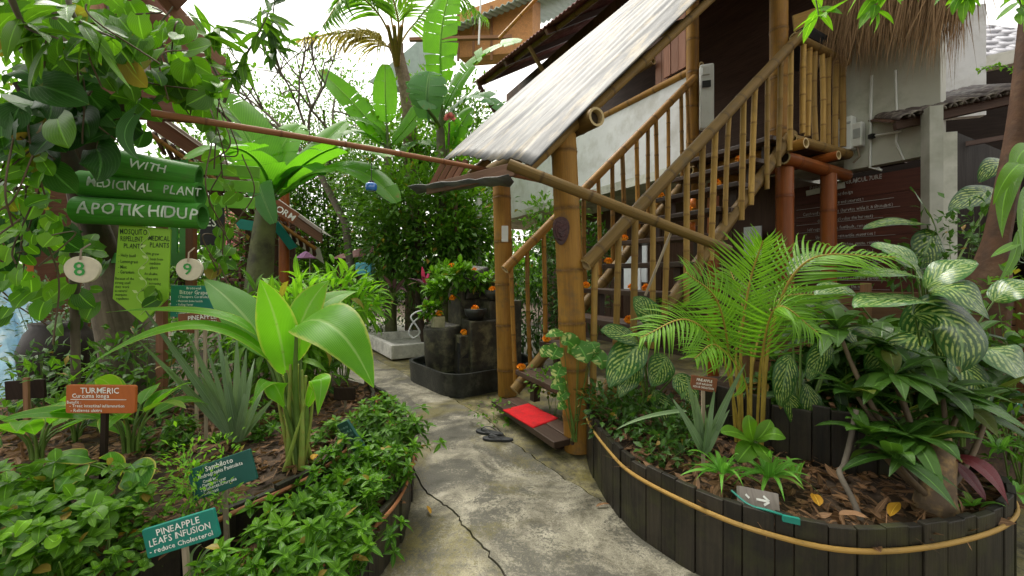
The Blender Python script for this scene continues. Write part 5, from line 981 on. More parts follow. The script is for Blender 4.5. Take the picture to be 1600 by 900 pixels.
# --- the tall turmeric
b = P(470, 722, 2.13)
tm = leafplant('turmeric_plant', 'tall turmeric plant with broad upright and drooping bright green leaves', b, [
    ((447, 588, 2.10), (432, 505, 2.06), (406, 436, 2.02), 60, A(.35, -1, .1), .95), ((458, 568, 2.12), (476, 492, 2.12), (514, 438, 2.16), 68, A(-.3, -1, .15), .8),  # upright leaves tinted lighter; backlight is put into their lime colour
    ((461, 512, 2.0), (520, 510, 1.80), (584, 606, 1.72), 88, A(-.15, -.55, .9), .35), ((428, 560, 2.12), (375, 486, 2.1), (318, 437, 2.15), 60, A(.2, -.8, .7), .6, L_TURMP),
    ((432, 572, 2.1), (300, 508, 1.9), (108, 594, 1.75), 46, A(-.1, -.35, 1), .55), ((412, 548, 2.12), (345, 492, 2.0), (166, 488, 1.92), 30, A(-.1, -.3, 1), .45),
    ((446, 640, 2.05), (420, 596, 1.95), (392, 640, 1.9), 40, A(-.2, -.5, 1), .6), ((478, 640, 2.08), (500, 592, 2.0), (496, 650, 1.95), 34, A(.3, -.5, .8), .9), ((470, 545, 2.2), (500, 480, 2.3), (560, 455, 2.5), 44, A(.2, -.6, .8), .5)], L_TURM, STEM, pr=.013)
m = MB()
for i in range(11):
    a = b + A(rng.normal(0, .03), rng.normal(0, .03), -.02); e = P(430 + i * 6, 560 + abs(i - 5) * 9, 2.1); tube(m, bez(a, (a + e) / 2 + rng.normal(0, .01, 3), e, 10), np.linspace(.021, .008, 10), 8, t=rng.uniform(.3, 1), flat=.6)
part('leaf_sheath', m, m_plain('yellow green leaf sheath', (.24, .33, .06), .45, .25, 9, .2, dirt=(.30, .22, .06), dirtscale=12), tm)
# --- turmeric clumps by the sign
clump('turmeric_plant', 'broad leaved turmeric clump just behind the orange brown sign', P(205, 705, 2.05), 11, .34, .105, .2, L_TURM, tilt=(15, 60), t0=.55, twist=.6)
clump('turmeric_plant', 'low spreading turmeric clump before the blue wall', P(60, 715, 1.95), 10, .36, .10, .14, L_TURM, tilt=(35, 80), t0=.7, twist=.5)
clump('turmeric_plant', 'turmeric clump with yellowing edges at the foot of the urn', P(120, 690, 2.45), 8, .30, .09, .16, L_TURM, tilt=(20, 70), t0=.4, twist=.5)
# --- sword leaved pineapple plants
leafplant('pineapple_plant', 'grey green sword leaved pineapple plant behind the tall turmeric', P(372, 690, 2.35), [((372, 690, 2.35), (x_ + (372 - x_) * .45, 690 + (y_ - 690) * .56, 2.32), (x_, y_, d_), 15, A(rng.normal(0, .3), -1, .3), rng.uniform(.2, .9)) for x_, y_, d_ in ((222, 478, 2.2), (205, 520, 2.1), (290, 515, 2.25), (322, 540, 2.4), (340, 520, 2.5), (352, 548, 2.3), (370, 520, 2.4), (385, 545, 2.4), (398, 560, 2.5), (310, 580, 2.2), (415, 600, 2.45), (255, 570, 2.1), (430, 620, 2.3))], L_PINE, kind='blade', pr=0, fold=.5, wave=.0)
leafplant('pineapple_plant', 'grey sword leaves fanning out around the small brown sign', P(1100, 708, 2.05), [((1100, 708, 2.05), ((x_ + 1100) / 2, 708 + (y_ - 708) * .55, 2.05), (x_, y_, d_), 15, A(rng.normal(0, .3), -1, .3), rng.uniform(.3, 1)) for x_, y_, d_ in ((1166, 566, 2.0), (1072, 585, 2.0), (1086, 612, 2.0), (1050, 622, 2.1), (1118, 600, 2.2), (1102, 640, 1.95), (1140, 640, 2.1))] + [((1072, 642, 2.2), (1010, 652, 2.05), (962, 672, 2.0), 9, A(0, -.6, 1), .9)], L_PINE, kind='blade', pr=0, fold=.5, wave=0)
leafplant('pineapple_plant', 'few arching grey leaves beside the bright teal sign', P(292, 905, 1.42), [((300, 905, 1.4), (285, 850, 1.38), (250, 866, 1.3), 10, None, .5), ((305, 905, 1.4), (300, 870, 1.38), (315, 850, 1.38), 11, None, .5), ((306, 905, 1.4), (322, 862, 1.38), (350, 858, 1.36), 8, None, .5)], L_PINE, kind='blade', pr=0, fold=.5, wave=0)
# --- round leaved plant, herbs and low growth on the left bed
leafplant('round_leaved_plant', 'low plant with round yellow edged leaves beside the TURMERIC stake', P(200, 760, 1.62), [((186, 738, 1.58), (176, 722, 1.53), (172, 706, 1.52), 42, A(.1, -.8, .6), .9), ((204, 726, 1.6), (214, 742, 1.54), (218, 768, 1.5), 50, A(.2, -.8, .6), .25), ((180, 742, 1.6), (168, 750, 1.56), (160, 762, 1.52), 30, A(-.3, -.8, .6), .3), ((128, 728, 1.6), (108, 745, 1.54), (88, 770, 1.5), 46, A(-.1, -.7, .8), .75), ((190, 770, 1.55), (204, 778, 1.5), (214, 786, 1.48), 24, A(0, -.7, .8), .7), ((150, 722, 1.65), (118, 712, 1.6), (70, 716, 1.6), 30, A(0, -.5, 1), .5)], m_leaf('yellow edged round leaf', (.03, .13, .015), (.12, .30, .035), .3, .3, 6, 1.0, .3, edge=(.62, .52, .10)), kind='oval', pr=.004, fold=.12)
HB = 'small leaved herbs crowding the corner of the upper bed'
for i, (x_, y_, d_, rr, n_, l_, mt, lab) in enumerate(((55, 770, 1.62, .17, 260, .075, L_HERB, 'matted green herb below the low turmeric clump'), (140, 800, 1.45, .15, 300, .05, L_MID, 'fine leaved herb beside the round leaved plant'), (60, 860, 1.30, .16, 230, .075, L_HERB, 'broad leaved herb at the very corner of the upper bed'), (165, 850, 1.36, .12, 260, .04, L_MID, 'small herb spilling over the planter rim by the yellow leaf'), (20, 800, 1.5, .18, 200, .085, L_HERB, 'rounded leaved herb at the frame edge below the blank sign'), (110, 885, 1.25, .13, 240, .045, L_MID, 'dense low herb in front of the planter corner'))):
    c = P(x_, y_, d_); greenery('herb_plant', lab, 'herb', A(c[0], c[1], c[2] - rr * .9), c, A(rr, rr, rr * .85), n_, l_, l_ * .62, mt, 'oval', 14, .34, .55, 10, sr=.004, tmu=.4, fold=.2, nl=4, whorl=6)
leafplant('young_plant', 'young plant with a few bright rounded leaves at the bottom corner', P(28, 870, 1.22), [((22, 838, 1.2), (15, 832, 1.2), (-6, 838, 1.2), 24, A(0, -.6, .9), .9), ((22, 838, 1.2), (34, 820, 1.2), (46, 812, 1.22), 24, A(.2, -.7, .8), .95), ((24, 860, 1.2), (44, 850, 1.18), (64, 836, 1.2), 30, A(0, -.6, .9), .95), ((74, 838, 1.2), (86, 846, 1.2), (95, 836, 1.2), 22, A(.3, -.6, .8), .9), ((5, 850, 1.2), (-5, 842, 1.2), (-14, 850, 1.2), 24, A(0, -.6, .9), .9)], L_LIGHT, kind='oval', pr=.004)
c = P(318, 735, 1.62); greenery('fern_herb', 'feathery yellow green herb beside the Sambiloto sign', 'herb', c - ZZ * .16, c, A(.13, .1, .13), 340, .032, .012, L_LIGHT, 'oval', 12, .35, .6, 8, sr=.003, tmu=.6)
c = P(300, 775, 1.55); greenery('fern_herb', 'sprawling thin stemmed herb on the litter above the bright teal sign', 'herb', c - ZZ * .07, c, A(.18, .12, .06), 200, .03, .011, L_LIGHT, 'oval', 10, .4, .6, 8, sr=.003, tmu=.4)
# hedge of glossy herbs along the path
HG = 'glossy herb bushes of the path hedge'
hd = [(395, 905, 1.36, .12), (440, 870, 1.46, .13), (330, 905, 1.28, .10), (450, 810, 1.66, .12), (490, 860, 1.50, .13), (495, 775, 1.80, .13), (500, 815, 1.66, .16), (545, 850, 1.56, .12), (555, 755, 1.95, .16), (575, 800, 1.76, .14), (600, 735, 2.1, .15), (615, 690, 2.35, .17), (575, 680, 2.45, .18), (520, 690, 2.5, .15), (590, 650, 2.75, .17), (540, 720, 2.15, .14), (300, 695, 2.4, .13), (390, 660, 2.5, .15), (260, 680, 2.4, .13)]
lb = ['hedge bush at the corner of the low planter below the bright teal sign', 'hedge bush just below the Sambiloto stake', 'lowest hedge bush by the few grey arching leaves', 'hedge bush against the black planter rim', 'hedge bush over the bamboo strip of the low planter', 'hedge bush at the foot of the tall turmeric', 'big hedge bush in the middle of the low planter', 'hedge bush hanging over the planter front by the path', 'big hedge bush below the edge on teal sign', 'hedge bush leaning over the path near the wet patch', 'hedge bush reaching into the path by the crack', 'hedge bush opposite the flip flops', 'hedge bush around the edge on teal sign', 'hedge bush between the turmeric stalks and the edge on sign', 'hedge bush in front of the small dark board', 'small hedge bush left of the turmeric stalks', 'small hedge bush on the litter behind the Sambiloto sign', 'sparse bush beneath the grey sword leaves', 'sparse bush right behind the TURMERIC sign']
lb[0] = 'hedge bush at the bottom of the low planter beside the grey arching leaves'; lb[1] = 'hedge bush half way up the low planter front'; lb[2] = 'lowest hedge bush below the bright teal sign'; lb[3] = 'hedge bush against the black planter rim under the Sambiloto stake'; lb[5] = 'hedge bush in the low planter just outside the turmeric foot'; lb[15] = 'small hedge bush outside the black rim by the turmeric stalks'; lb[18] = 'sparse bush under the broad turmeric clump'
for (x_, y_, d_, rr), lab in zip(hd, lb):
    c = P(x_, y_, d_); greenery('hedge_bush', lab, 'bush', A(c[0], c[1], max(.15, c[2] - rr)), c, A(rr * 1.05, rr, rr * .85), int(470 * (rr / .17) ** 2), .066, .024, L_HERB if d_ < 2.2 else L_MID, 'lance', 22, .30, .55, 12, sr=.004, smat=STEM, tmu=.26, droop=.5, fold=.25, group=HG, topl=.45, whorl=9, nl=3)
# leaf litter on the beds, and single fallen leaves
def litter(n, fx, name, z):
    m = MB(); p = np.array([fx() for _ in range(n)]); p[:, 2] = z + rng.uniform(.004, .035, n)
    leaves(m, p, nrm(rng.normal(size=(n, 3)) * A(1, 1, .2)), nrm(A(0, 0, 1) + rng.normal(0, .5, (n, 3))), rng.uniform(.03, .11, n), rng.uniform(.012, .038, n), 'lance', 4, 2, rng.uniform(-.9, 1.1, n), rng.uniform(-.3, .6, n), rng.uniform(0, 1, n)); q = p[::2] + rng.normal(0, .03, p[::2].shape) * A(1, 1, .15); k = len(q); leaves(m, q, nrm(rng.normal(size=(k, 3)) * A(1, 1, .15)), ZZ + rng.normal(0, .3, (k, 3)), rng.uniform(.04, .16, k), rng.uniform(.002, .006, k), 'blade', 3, 2, rng.uniform(-.5, .5, k), .2, rng.uniform(0, 1, k)); setting(name, m, DRYL, 'stuff', 'dry brown leaf litter on the planting beds')
from mathutils.geometry import intersect_point_tri_2d
def inside(q, x, y):
    r_ = False; j = len(q) - 1
    for i in range(len(q)):
        if (q[i][1] > y) != (q[j][1] > y) and x < (q[j][0] - q[i][0]) * (y - q[i][1]) / (q[j][1] - q[i][1]) + q[i][0]: r_ = not r_
        j = i
    return r_
qr = np.concatenate([smoothline(RW, 60), [A(4.2, 2.6, 0), A(4.2, 3.6, 0), A(.8, 3.6, 0)]]); qr = (qr - qr.mean(0)) * .975 + qr.mean(0)
ql = np.concatenate([smoothline(LU, 60), [A(-2.5, 4.0, 0), A(-4, 3.6, 0), A(-3.6, .9, 0)]]); ql = (ql - ql.mean(0)) * .975 + ql.mean(0)
qf = np.concatenate([smoothline(LF, 60), smoothline(LU, 60)[::-1]])
def rin(q):
    lo, hi = np.min(q, 0), np.max(q, 0)
    while True:
        x, y = rng.uniform(lo[0], hi[0]), rng.uniform(lo[1], hi[1])
        if inside(q, x, y): return A(x, y, 0)
litter(4200, lambda: rin(qr), 'leaf_litter', .30); litter(4200, lambda: rin(ql), 'leaf_litter', .345); litter(900, lambda: rin(qf), 'leaf_litter', .20)
def fallen(label, px, py, z, L, W, ang, mat, dr=.5, tt=.5):
    m = MB(); c = G(px, py, z) + ZZ * .012; d = A(math.cos(ang), math.sin(ang), .1); blade(m, c - d * L / 2, c + ZZ * .03 * dr, c + d * L / 2, W, ZZ, 'lance', 10, 4, .5, tt, wave=.04); solo('fallen_leaf', m, mat, label, 'leaf')
fallen('curled yellow fallen leaf on the litter near the cordyline stump', 1398, 800, .34, .14, .045, .6, YELL); fallen('red and yellow fallen leaf on the concrete by the round planter', 942, 793, 0, .085, .026, .15, DRYL, tt=1); fallen('small yellow and brown leaf on the path by the crack', 670, 800, 0, .075, .022, 2.1, YELL, tt=.2)
fallen('yellow leaf blade lying on the upper planter rim by the teal sign', 198, 843, .41, .13, .035, .25, YELL); fallen('orange fallen leaf among the litter behind the arrow plank', 1275, 785, .34, .09, .05, 1.2, YELL, tt=0); fallen('broad tan fallen leaf on the round planter rim', 1335, 812, .37, .10, .05, -.5, DRYL, tt=.9); fallen('yellow fallen leaf beneath the tall turmeric', 492, 718, .40, .05, .04, 1.5, YELL)
marigold('faded orange marigold among the grass leaves beside the grey sword leaves', G(1103, 707, .34), .02)
# --- right bed
def diefs(label, base, items, mat=None, **k): return leafplant('dieffenbachia', label, base, items, mat or L_DIEF, kind='zebra', pr=.007, fold=.18, nw=8, wave=.03, **k)
UPR = A(-.15, -.45, .9)
diefs('large dieffenbachia with pale streaked leaves in front of the leaning tree trunk', P(1462, 640, 2.35), [
    ((1446, 452, 2.2), (1485, 420, 2.15), (1526, 408, 2.15), 51, UPR, .6, L_DIEFW), ((1452, 456, 2.15), (1500, 455, 2.05), (1546, 500, 2.0), 80, A(-.1, -.55, .85), .5),
    ((1424, 492, 2.1), (1490, 506, 2.0), (1500, 584, 1.95), 119, A(.15, -.75, .65), .25), ((1444, 448, 2.25), (1418, 410, 2.25), (1378, 392, 2.25), 61, UPR, .8, L_DIEFW),
    ((1442, 436, 2.2), (1388, 424, 2.1), (1334, 434, 2.05), 41, UPR, .8, L_DIEFW), ((1462, 474, 2.15), (1390, 466, 2.0), (1334, 482, 1.95), 63, A(0, -.3, 1), .6, L_DIEFW),
    ((1530, 545, 2.2), (1572, 558, 2.1), (1616, 612, 2.05), 80, A(-.1, -.5, .9), .6, L_DIEFW), ((1552, 472, 2.3), (1585, 450, 2.25), (1640, 446, 2.2), 53, UPR, .6, L_DIEFW), ((1430, 420, 2.35), (1400, 392, 2.4), (1360, 384, 2.45), 51, UPR, .9, L_DIEFW), ((1440, 470, 2.3), (1448, 520, 2.25), (1470, 570, 2.25), 61, A(-.4, -.8, .5), .2), ((1450, 520, 2.3), (1400, 540, 2.2), (1352, 580, 2.15), 56, A(-.1, -.6, .8), .3), ((1395, 560, 2.2), (1380, 530, 2.15), (1330, 520, 2.1), 58, A(0, -.5, .9), .4), ((1480, 560, 2.2), (1520, 590, 2.1), (1530, 650, 2.05), 62, A(.1, -.7, .7), .3), ((1440, 500, 2.35), (1475, 480, 2.35), (1520, 490, 2.3), 56, A(0, -.6, .8), .3), ((1340, 470, 2.4), (1310, 450, 2.4), (1272, 462, 2.4), 50, UPR, .5, L_DIEFW)])
diefs('zebra leaved dieffenbachia at the foot of the outer stair railing', P(1010, 640, 2.75), [
    ((1030, 512, 2.75), (1010, 484, 2.72), (990, 464, 2.75), 38, A(-.2, -.9, .4), .7), ((998, 534, 2.7), (966, 520, 2.65), (938, 516, 2.65), 36, A(0, -.7, .7), .5), ((1006, 538, 2.7), (978, 560, 2.6), (952, 606, 2.55), 56, A(-.3, -.85, .45), .6), ((1002, 566, 2.7), (985, 588, 2.62), (966, 622, 2.6), 34, A(-.3, -.85, .45), .4), ((1042, 556, 2.7), (1032, 576, 2.65), (1018, 604, 2.6), 44, A(.1, -.9, .4), .6), ((1054, 586, 2.6), (1072, 606, 2.55), (1088, 636, 2.5), 40, A(.2, -.9, .4), .4), ((1032, 518, 2.75), (1014, 524, 2.7), (996, 528, 2.7), 24, A(0, -.8, .6), .5), ((1020, 610, 2.65), (1040, 640, 2.6), (1060, 668, 2.55), 36, A(.1, -.9, .4), .2)])
diefs('dark zebra leaved dieffenbachia between the palm clump and the board fence', P(1250, 690, 2.35), [
    ((1236, 556, 2.35), (1226, 590, 2.3), (1220, 640, 2.3), 38, A(-.1, -1, .2), .4), ((1262, 600, 2.35), (1268, 632, 2.3), (1276, 676, 2.3), 36, A(.1, -1, .2), .4), ((1300, 540, 2.4), (1280, 560, 2.35), (1262, 596, 2.3), 34, A(-.2, -.9, .4), .3), ((1318, 500, 2.5), (1330, 520, 2.45), (1360, 545, 2.4), 44, A(.1, -.8, .6), .3), ((1250, 480, 2.5), (1290, 470, 2.45), (1330, 490, 2.4), 34, UPR, .3), ((1225, 610, 2.3), (1240, 640, 2.3), (1243, 670, 2.3), 30, A(0, -1, .2), .3), ((1230, 430, 2.6), (1262, 402, 2.6), (1290, 398, 2.6), 30, UPR, .5)])
diefs('shaded dieffenbachia rising in front of the written board and column', P(1462, 470, 3.3), [
    ((1452, 352, 3.3), (1400, 346, 3.2), (1348, 358, 3.15), 30, A(0, -.5, .9), .3), ((1466, 368, 3.3), (1448, 330, 3.3), (1422, 292, 3.35), 44, A(.6, -.6, .2), .5), ((1462, 362, 3.3), (1448, 388, 3.2), (1440, 420, 3.15), 48, A(-.1, -.9, .3), .2), ((1560, 300, 3.6), (1525, 305, 3.5), (1482, 330, 3.4), 40, A(-.1, -.8, .5), .1), ((1580, 262, 3.6), (1556, 258, 3.5), (1530, 286, 3.5), 34, A(-.1, -.8, .5), .1)])
# areca palm
t = thing('areca_palm', 'young areca palm with yellow stalks in the round planter', 'palm', P(1168, 705, 2.35)); mf = MB(); ms = MB()
for pts, LL, n_, up in (([P(1160, 690, 2.35), P(1158, 540, 2.33), P(1172, 440, 2.28), P(1192, 376, 2.2)], .34, 40, A(-.1, -1, .2)), ([P(1150, 690, 2.35), P(1140, 560, 2.3), P(1120, 470, 2.2), P(1072, 426, 2.1)], .30, 36, A(0, -.8, .5)), ([P(1190, 690, 2.35), P(1205, 520, 2.3), P(1262, 408, 2.2), P(1400, 402, 2.1)], .36, 44, A(0, -.45, .9)), ([P(1172, 690, 2.4), P(1178, 560, 2.4), P(1215, 470, 2.45), P(1290, 460, 2.5)], .32, 38, A(0, -.6, .8)), ([P(1158, 690, 2.3), P(1130, 560, 2.2), P(1075, 500, 2.1), P(1000, 528, 2.0)], .30, 36, A(0, -.5, .9)), ([P(1182, 690, 2.3), P(1190, 560, 2.15), P(1215, 480, 2.0), P(1278, 520, 1.9)], .27, 34, A(0, -.6, .8)), ([P(1160, 690, 2.45), P(1150, 560, 2.5), P(1160, 480, 2.6), P(1140, 420, 2.8)], .32, 34, A(0, -.8, .6)), ([P(1168, 690, 2.3), P(1165, 600, 2.2), P(1120, 540, 2.05), P(1085, 560, 1.95)], .22, 28, A(0, -.6, .8))):
    frond(mf, ms, pts, LL * 1.05, .0165, int(n_ * .82), 1.0, t=rng.uniform(.35, .85), start=.34, up=up, spread=1.9, upk=.25)
part('foliage', mf, L_PALM, t); part('stalk', ms, STEMY, t)
m = MB()
for x_, y_ in ((1156, 560), (1174, 545), (1194, 535)): tube(m, [P(1150 + (x_ - 1150) * .9, 712, 2.35), P(x_, y_, 2.33)], [.011, .006], 8, t=rng.uniform(.1, .9))
part('cane', m, STEMY, t)
# cordylines
t = thing('cordyline', 'stout green cordyline with a pale stump and several leaf rosettes', 'plant', P(1462, 795, 1.80)); b = P(1462, 796, 1.80)
m = MB(); tube(m, smoothline([b - ZZ * .03, b + A(0, 0, .08), P(1464, 735, 1.82), P(1470, 700, 1.88), P(1470, 670, 1.92)], 20), np.interp(np.linspace(0, 1, 21), [0, .2, .6, 1], [.085, .066, .06, .025]), 12, t=.4); part('trunk', m, m_plain('flaking stump bark', (.16, .11, .07), .8, .4, 12, .9, dirt=(.45, .29, .12), dirtscale=13), t)
ROS = [((1310, 515, 2.15), 11, .21), ((1398, 585, 1.98), 13, .24), ((1472, 615, 1.95), 14, .27), ((1340, 620, 2.0), 11, .21), ((1500, 640, 1.98), 12, .25), ((1415, 680, 1.85), 12, .21), ((1545, 630, 2.1), 9, .24), ((1445, 690, 1.80), 9, .22), ((1375, 540, 2.15), 10, .22), ((1395, 715, 1.75), 9, .19), ((1355, 680, 1.85), 9, .2)]
ms = MB()
for (x_, y_, d_), n_, l_ in ROS:
    c = P(x_, y_, d_); tube(ms, bez(b + ZZ * .03, (b + c) / 2 + rng.normal(0, .03, 3), c, 12), np.linspace(.016, .009, 12), 8)
    for i in range(n_):
        az = 6.283 * (i + rng.uniform(0, .7)) / n_; tl = R(rng.uniform(35, 105)); d = A(math.cos(az) * math.sin(tl), math.sin(az) * math.sin(tl), math.cos(tl)); l = l_ * rng.uniform(.8, 1.25); m = MB()
        blade(m, c, c + d * l * .5 + ZZ * .03, c + d * l - ZZ * l * rng.uniform(.1, .5), .085 * rng.uniform(.8, 1.2), ZZ - d * .3, 'lance', 10, 4, .28, rng.uniform(.1, .9), m=.2 * (rng.uniform() < .1)); part('leaf', m, L_CORD, t)
part('branch', ms, STEMD, t)
leafplant('red_leaf_cordyline', 'drooping maroon leaf beside the cordyline stump', P(1472, 730, 1.85), [((1482, 716, 1.85), (1535, 730, 1.75), (1576, 790, 1.68), 38, A(.1, -.6, .8), .5), ((1490, 720, 1.86), (1520, 752, 1.8), (1540, 782, 1.76), 24, A(.1, -.8, .6), .1)], L_RED, TWIG, kind='lance', pr=.006)
m = MB(); tube(m, smoothline([P(1345, 812, 1.72), P(1332, 780, 1.75), P(1312, 740, 1.8), P(1318, 728, 1.85), P(1328, 690, 1.9), P(1338, 640, 1.92)], 24), .0115, 8); solo('crooked_stem', m, TWIG, 'bare crooked grey stem rising from the litter of the round planter', 'stem')
# grassy plants in the right bed
for (x_, y_, d_, n_, l_, lab) in ((1128, 738, 1.92, 20, .23, 'bright strap leaved plant hanging over the golden band'), (1200, 742, 1.95, 26, .23, 'fresh grassy tuft behind the arrow plank'), (1240, 740, 2.05, 9, .13, 'finer grassy tuft at the foot of the inner tier'), (1522, 790, 1.78, 8, .13, 'short bright tuft beside the cordyline stump'), (1560, 700, 2.05, 13, .16, 'striped grassy tuft at the end of the round planter'), (1590, 770, 1.95, 9, .12, 'little grassy tuft outside the planter curve'), (880, 250, 4.6, 0, .1, '')):
    if n_: clump('grass_lily', lab, P(x_, y_, d_), n_, l_, .026, 0, L_SPID, kind='blade', tilt=(10, 75), droop=.55, t0=.6)
leafplant('broad_leaf_seedling', 'low whorl of smooth broad leaves under the palm', P(1178, 712, 2.0), [((1178, 690, 2.0), (1172, 670, 1.95), (1170, 648, 1.95), 30, A(0, -.8, .5), .8), ((1178, 690, 2.0), (1150, 676, 1.92), (1126, 676, 1.9), 28, A(0, -.5, .9), .7), ((1180, 690, 2.0), (1204, 678, 1.92), (1228, 684, 1.9), 30, A(0, -.5, .9), .6), ((1178, 692, 2.0), (1166, 704, 1.9), (1152, 722, 1.88), 30, A(0, -.6, .8), .5), ((1182, 692, 2.0), (1194, 706, 1.9), (1206, 722, 1.88), 28, A(0, -.6, .8), .6), ((1180, 690, 2.0), (1196, 672, 2.0), (1204, 656, 2.02), 24, A(0, -.7, .6), .7)], L_MID, kind='oval', pr=.005)
for (x_, y_, d_, rr, n_, lab) in ((985, 645, 2.72, .22, 420, 'low leafy ground cover at the near corner of the round planter'), (1040, 668, 2.5, .19, 380, 'low leafy ground cover beneath the zebra leaves'), (955, 630, 2.95, .17, 240, 'low leafy growth climbing the foot of the thick post'), (1040, 700, 2.25, .12, 120, 'low leafy sprigs beside the grey sword leaves')):
    c = P(x_, y_, d_); greenery('ground_cover', lab, 'plant', A(c[0], c[1], .3), c, A(rr * 1.2, rr, rr * .8), n_, .06, .034, L_DARK, 'oval', 14, .3, .6, 8, sr=.004, tmu=.5)
for (x_, y_, d_, n_, lab) in ((862, 600, 3.75, 170, 'clover like weeds under the second stair tread'), (770, 645, 3.75, 70, 'tuft of weeds at the end of the lowest tread')):
    c = P(x_, y_, d_); greenery('weed_tuft', lab, 'weed', A(c[0], c[1], 0), c, A(.20, .16, .10), n_, .045, .04, L_MID, 'oval', 12, .35, .6, 6, sr=.003, tmu=.6)
# pothos on the thick post
leafplant('pothos_vine', 'variegated pothos vine clinging to the thick bamboo post', P(897, 690, 3.05), [((902, 548, 3.03), (888, 534, 2.98), (880, 540, 2.96), 30, A(-.1, -1, .3), .5), ((872, 542, 2.98), (866, 552, 2.94), (862, 562, 2.94), 26, A(0, -1, .3), .4), ((860, 545, 2.98), (852, 550, 2.95), (846, 558, 2.95), 20, A(0, -.8, .5), .6), ((904, 540, 3.0), (912, 552, 2.95), (918, 568, 2.93), 32, A(0, -1, .3), .5), ((926, 552, 3.0), (938, 562, 2.94), (940, 578, 2.92), 28, A(.2, -1, .3), .7), ((878, 572, 3.0), (872, 582, 2.95), (872, 592, 2.94), 24, A(0, -1, .3), .5), ((884, 602, 3.0), (874, 600, 2.95), (860, 606, 2.93), 22, A(0, -.8, .5), .4), ((886, 612, 3.0), (878, 618, 2.95), (870, 624, 2.93), 17, A(0, -.9, .4), .4), ((880, 520, 3.0), (868, 520, 2.95), (852, 526, 2.93), 20, A(0, -.6, .9), .5), ((924, 534, 3.02), (928, 542, 2.97), (934, 552, 2.96), 22, A(.1, -1, .3), .6), ((884, 632, 3.02), (878, 634, 2.98), (872, 640, 2.98), 14, A(0, -.9, .4), .6)], L_POTH, STEM, kind='heart', lobe=.22, pr=.003, fold=.15)
# ------------------------------------------------------------------ fountain plants and growth along the path
for x_, y_, d_, rr, lab in ((690, 452, 5.15, .12, 'leafy potted plant at the top of the fountain'), (716, 436, 5.2, .17, 'bushy plant spilling over the fountain rocks'), (752, 438, 5.2, .13, 'leafy plant beside the upper fountain bowl'), (672, 484, 5.0, .08, 'small leafy plant in the square fountain pot'), (690, 430, 5.8, .18, 'plant with bright leaves behind the fountain top')):
    c = P(x_, y_, d_); greenery('fountain_plant', lab, 'plant', c - ZZ * rr, c, A(rr, rr, rr * .85), int(1150 * rr), .12, .065, L_HERB, 'oval', 11, .3, .6, 7, sr=.005, tmu=.5, nl=3)
clump('magenta_cordyline', 'cordyline with a magenta heart behind the fountain', P(664, 452, 6.0), 9, .26, .055, .1, L_PURP, tilt=(30, 80), droop=.3, fold=.3)
clump('magenta_cordyline', 'bright magenta young leaves standing above the dusky cordyline', P(664, 450, 5.9), 4, .28, .06, .06, L_MAG, tilt=(8, 22), droop=.05, fold=.3)
clump('dusky_cordyline', 'brownish cordyline rosette under the hanging dark bush', P(615, 470, 6.8), 12, .45, .07, .2, L_PURP, tilt=(25, 85), droop=.3)
for x_, y_, d_, mt, n_, l_, lab in ((745, 420, 6.6, L_PALM, 12, .7, 'feathery fern palm beyond the fountain'), (770, 400, 7.2, L_SPID, 12, .6, 'grassy dracaena beside the white post'), (700, 400, 7.0, L_MID, 12, .45, 'broad leaved clump above the fountain'), (590, 440, 7.4, L_LIGHT, 10, .5, 'yellow green clump beyond the stone tray'), (640, 420, 7.6, L_MID, 10, .5, 'mid green clump between the tray and the cordyline'), (770, 480, 6.4, L_SPID, 12, .45, 'strap leaved clump behind the fountain post')):
    clump('leafy_clump', lab, A(*P(x_, y_, d_)[:2], max(0, P(x_, y_ + 50, d_)[2])), n_, l_, .10 if mt is L_MID else .05, .3, mt, tilt=(15, 75), droop=.6, kind='lance', t0=.6)
# drooping bright shrubs behind the turmeric
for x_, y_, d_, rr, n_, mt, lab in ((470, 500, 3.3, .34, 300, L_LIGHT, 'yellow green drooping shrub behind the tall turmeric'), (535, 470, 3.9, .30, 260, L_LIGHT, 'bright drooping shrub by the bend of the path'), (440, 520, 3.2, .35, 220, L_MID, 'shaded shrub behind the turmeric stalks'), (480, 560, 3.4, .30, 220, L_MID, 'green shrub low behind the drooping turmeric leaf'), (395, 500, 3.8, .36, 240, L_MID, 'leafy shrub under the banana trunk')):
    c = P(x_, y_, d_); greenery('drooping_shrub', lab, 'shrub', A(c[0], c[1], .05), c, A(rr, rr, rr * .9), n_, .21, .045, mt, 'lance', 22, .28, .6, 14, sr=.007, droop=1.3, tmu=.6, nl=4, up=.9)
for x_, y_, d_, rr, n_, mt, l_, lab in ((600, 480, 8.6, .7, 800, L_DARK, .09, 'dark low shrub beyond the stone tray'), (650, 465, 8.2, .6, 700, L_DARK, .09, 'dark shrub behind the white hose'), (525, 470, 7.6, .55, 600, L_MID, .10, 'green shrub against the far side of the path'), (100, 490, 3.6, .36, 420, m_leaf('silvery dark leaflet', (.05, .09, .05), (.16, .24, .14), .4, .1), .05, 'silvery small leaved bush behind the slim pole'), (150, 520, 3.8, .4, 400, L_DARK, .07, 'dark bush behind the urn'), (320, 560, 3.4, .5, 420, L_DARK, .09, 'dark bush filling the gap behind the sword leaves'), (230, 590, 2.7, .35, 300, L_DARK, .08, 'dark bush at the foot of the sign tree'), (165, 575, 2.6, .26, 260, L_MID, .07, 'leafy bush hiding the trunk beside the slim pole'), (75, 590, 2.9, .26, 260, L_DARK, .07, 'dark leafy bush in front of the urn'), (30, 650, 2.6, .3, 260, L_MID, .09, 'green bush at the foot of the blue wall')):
    c = P(x_, y_, d_); greenery('low_shrub', lab, 'shrub', A(c[0], c[1], 0), c, A(rr, rr, rr * .9), n_, l_, l_ * .45, mt, 'oval', 22, .28, .6, 10, sr=.006, tmu=.4)
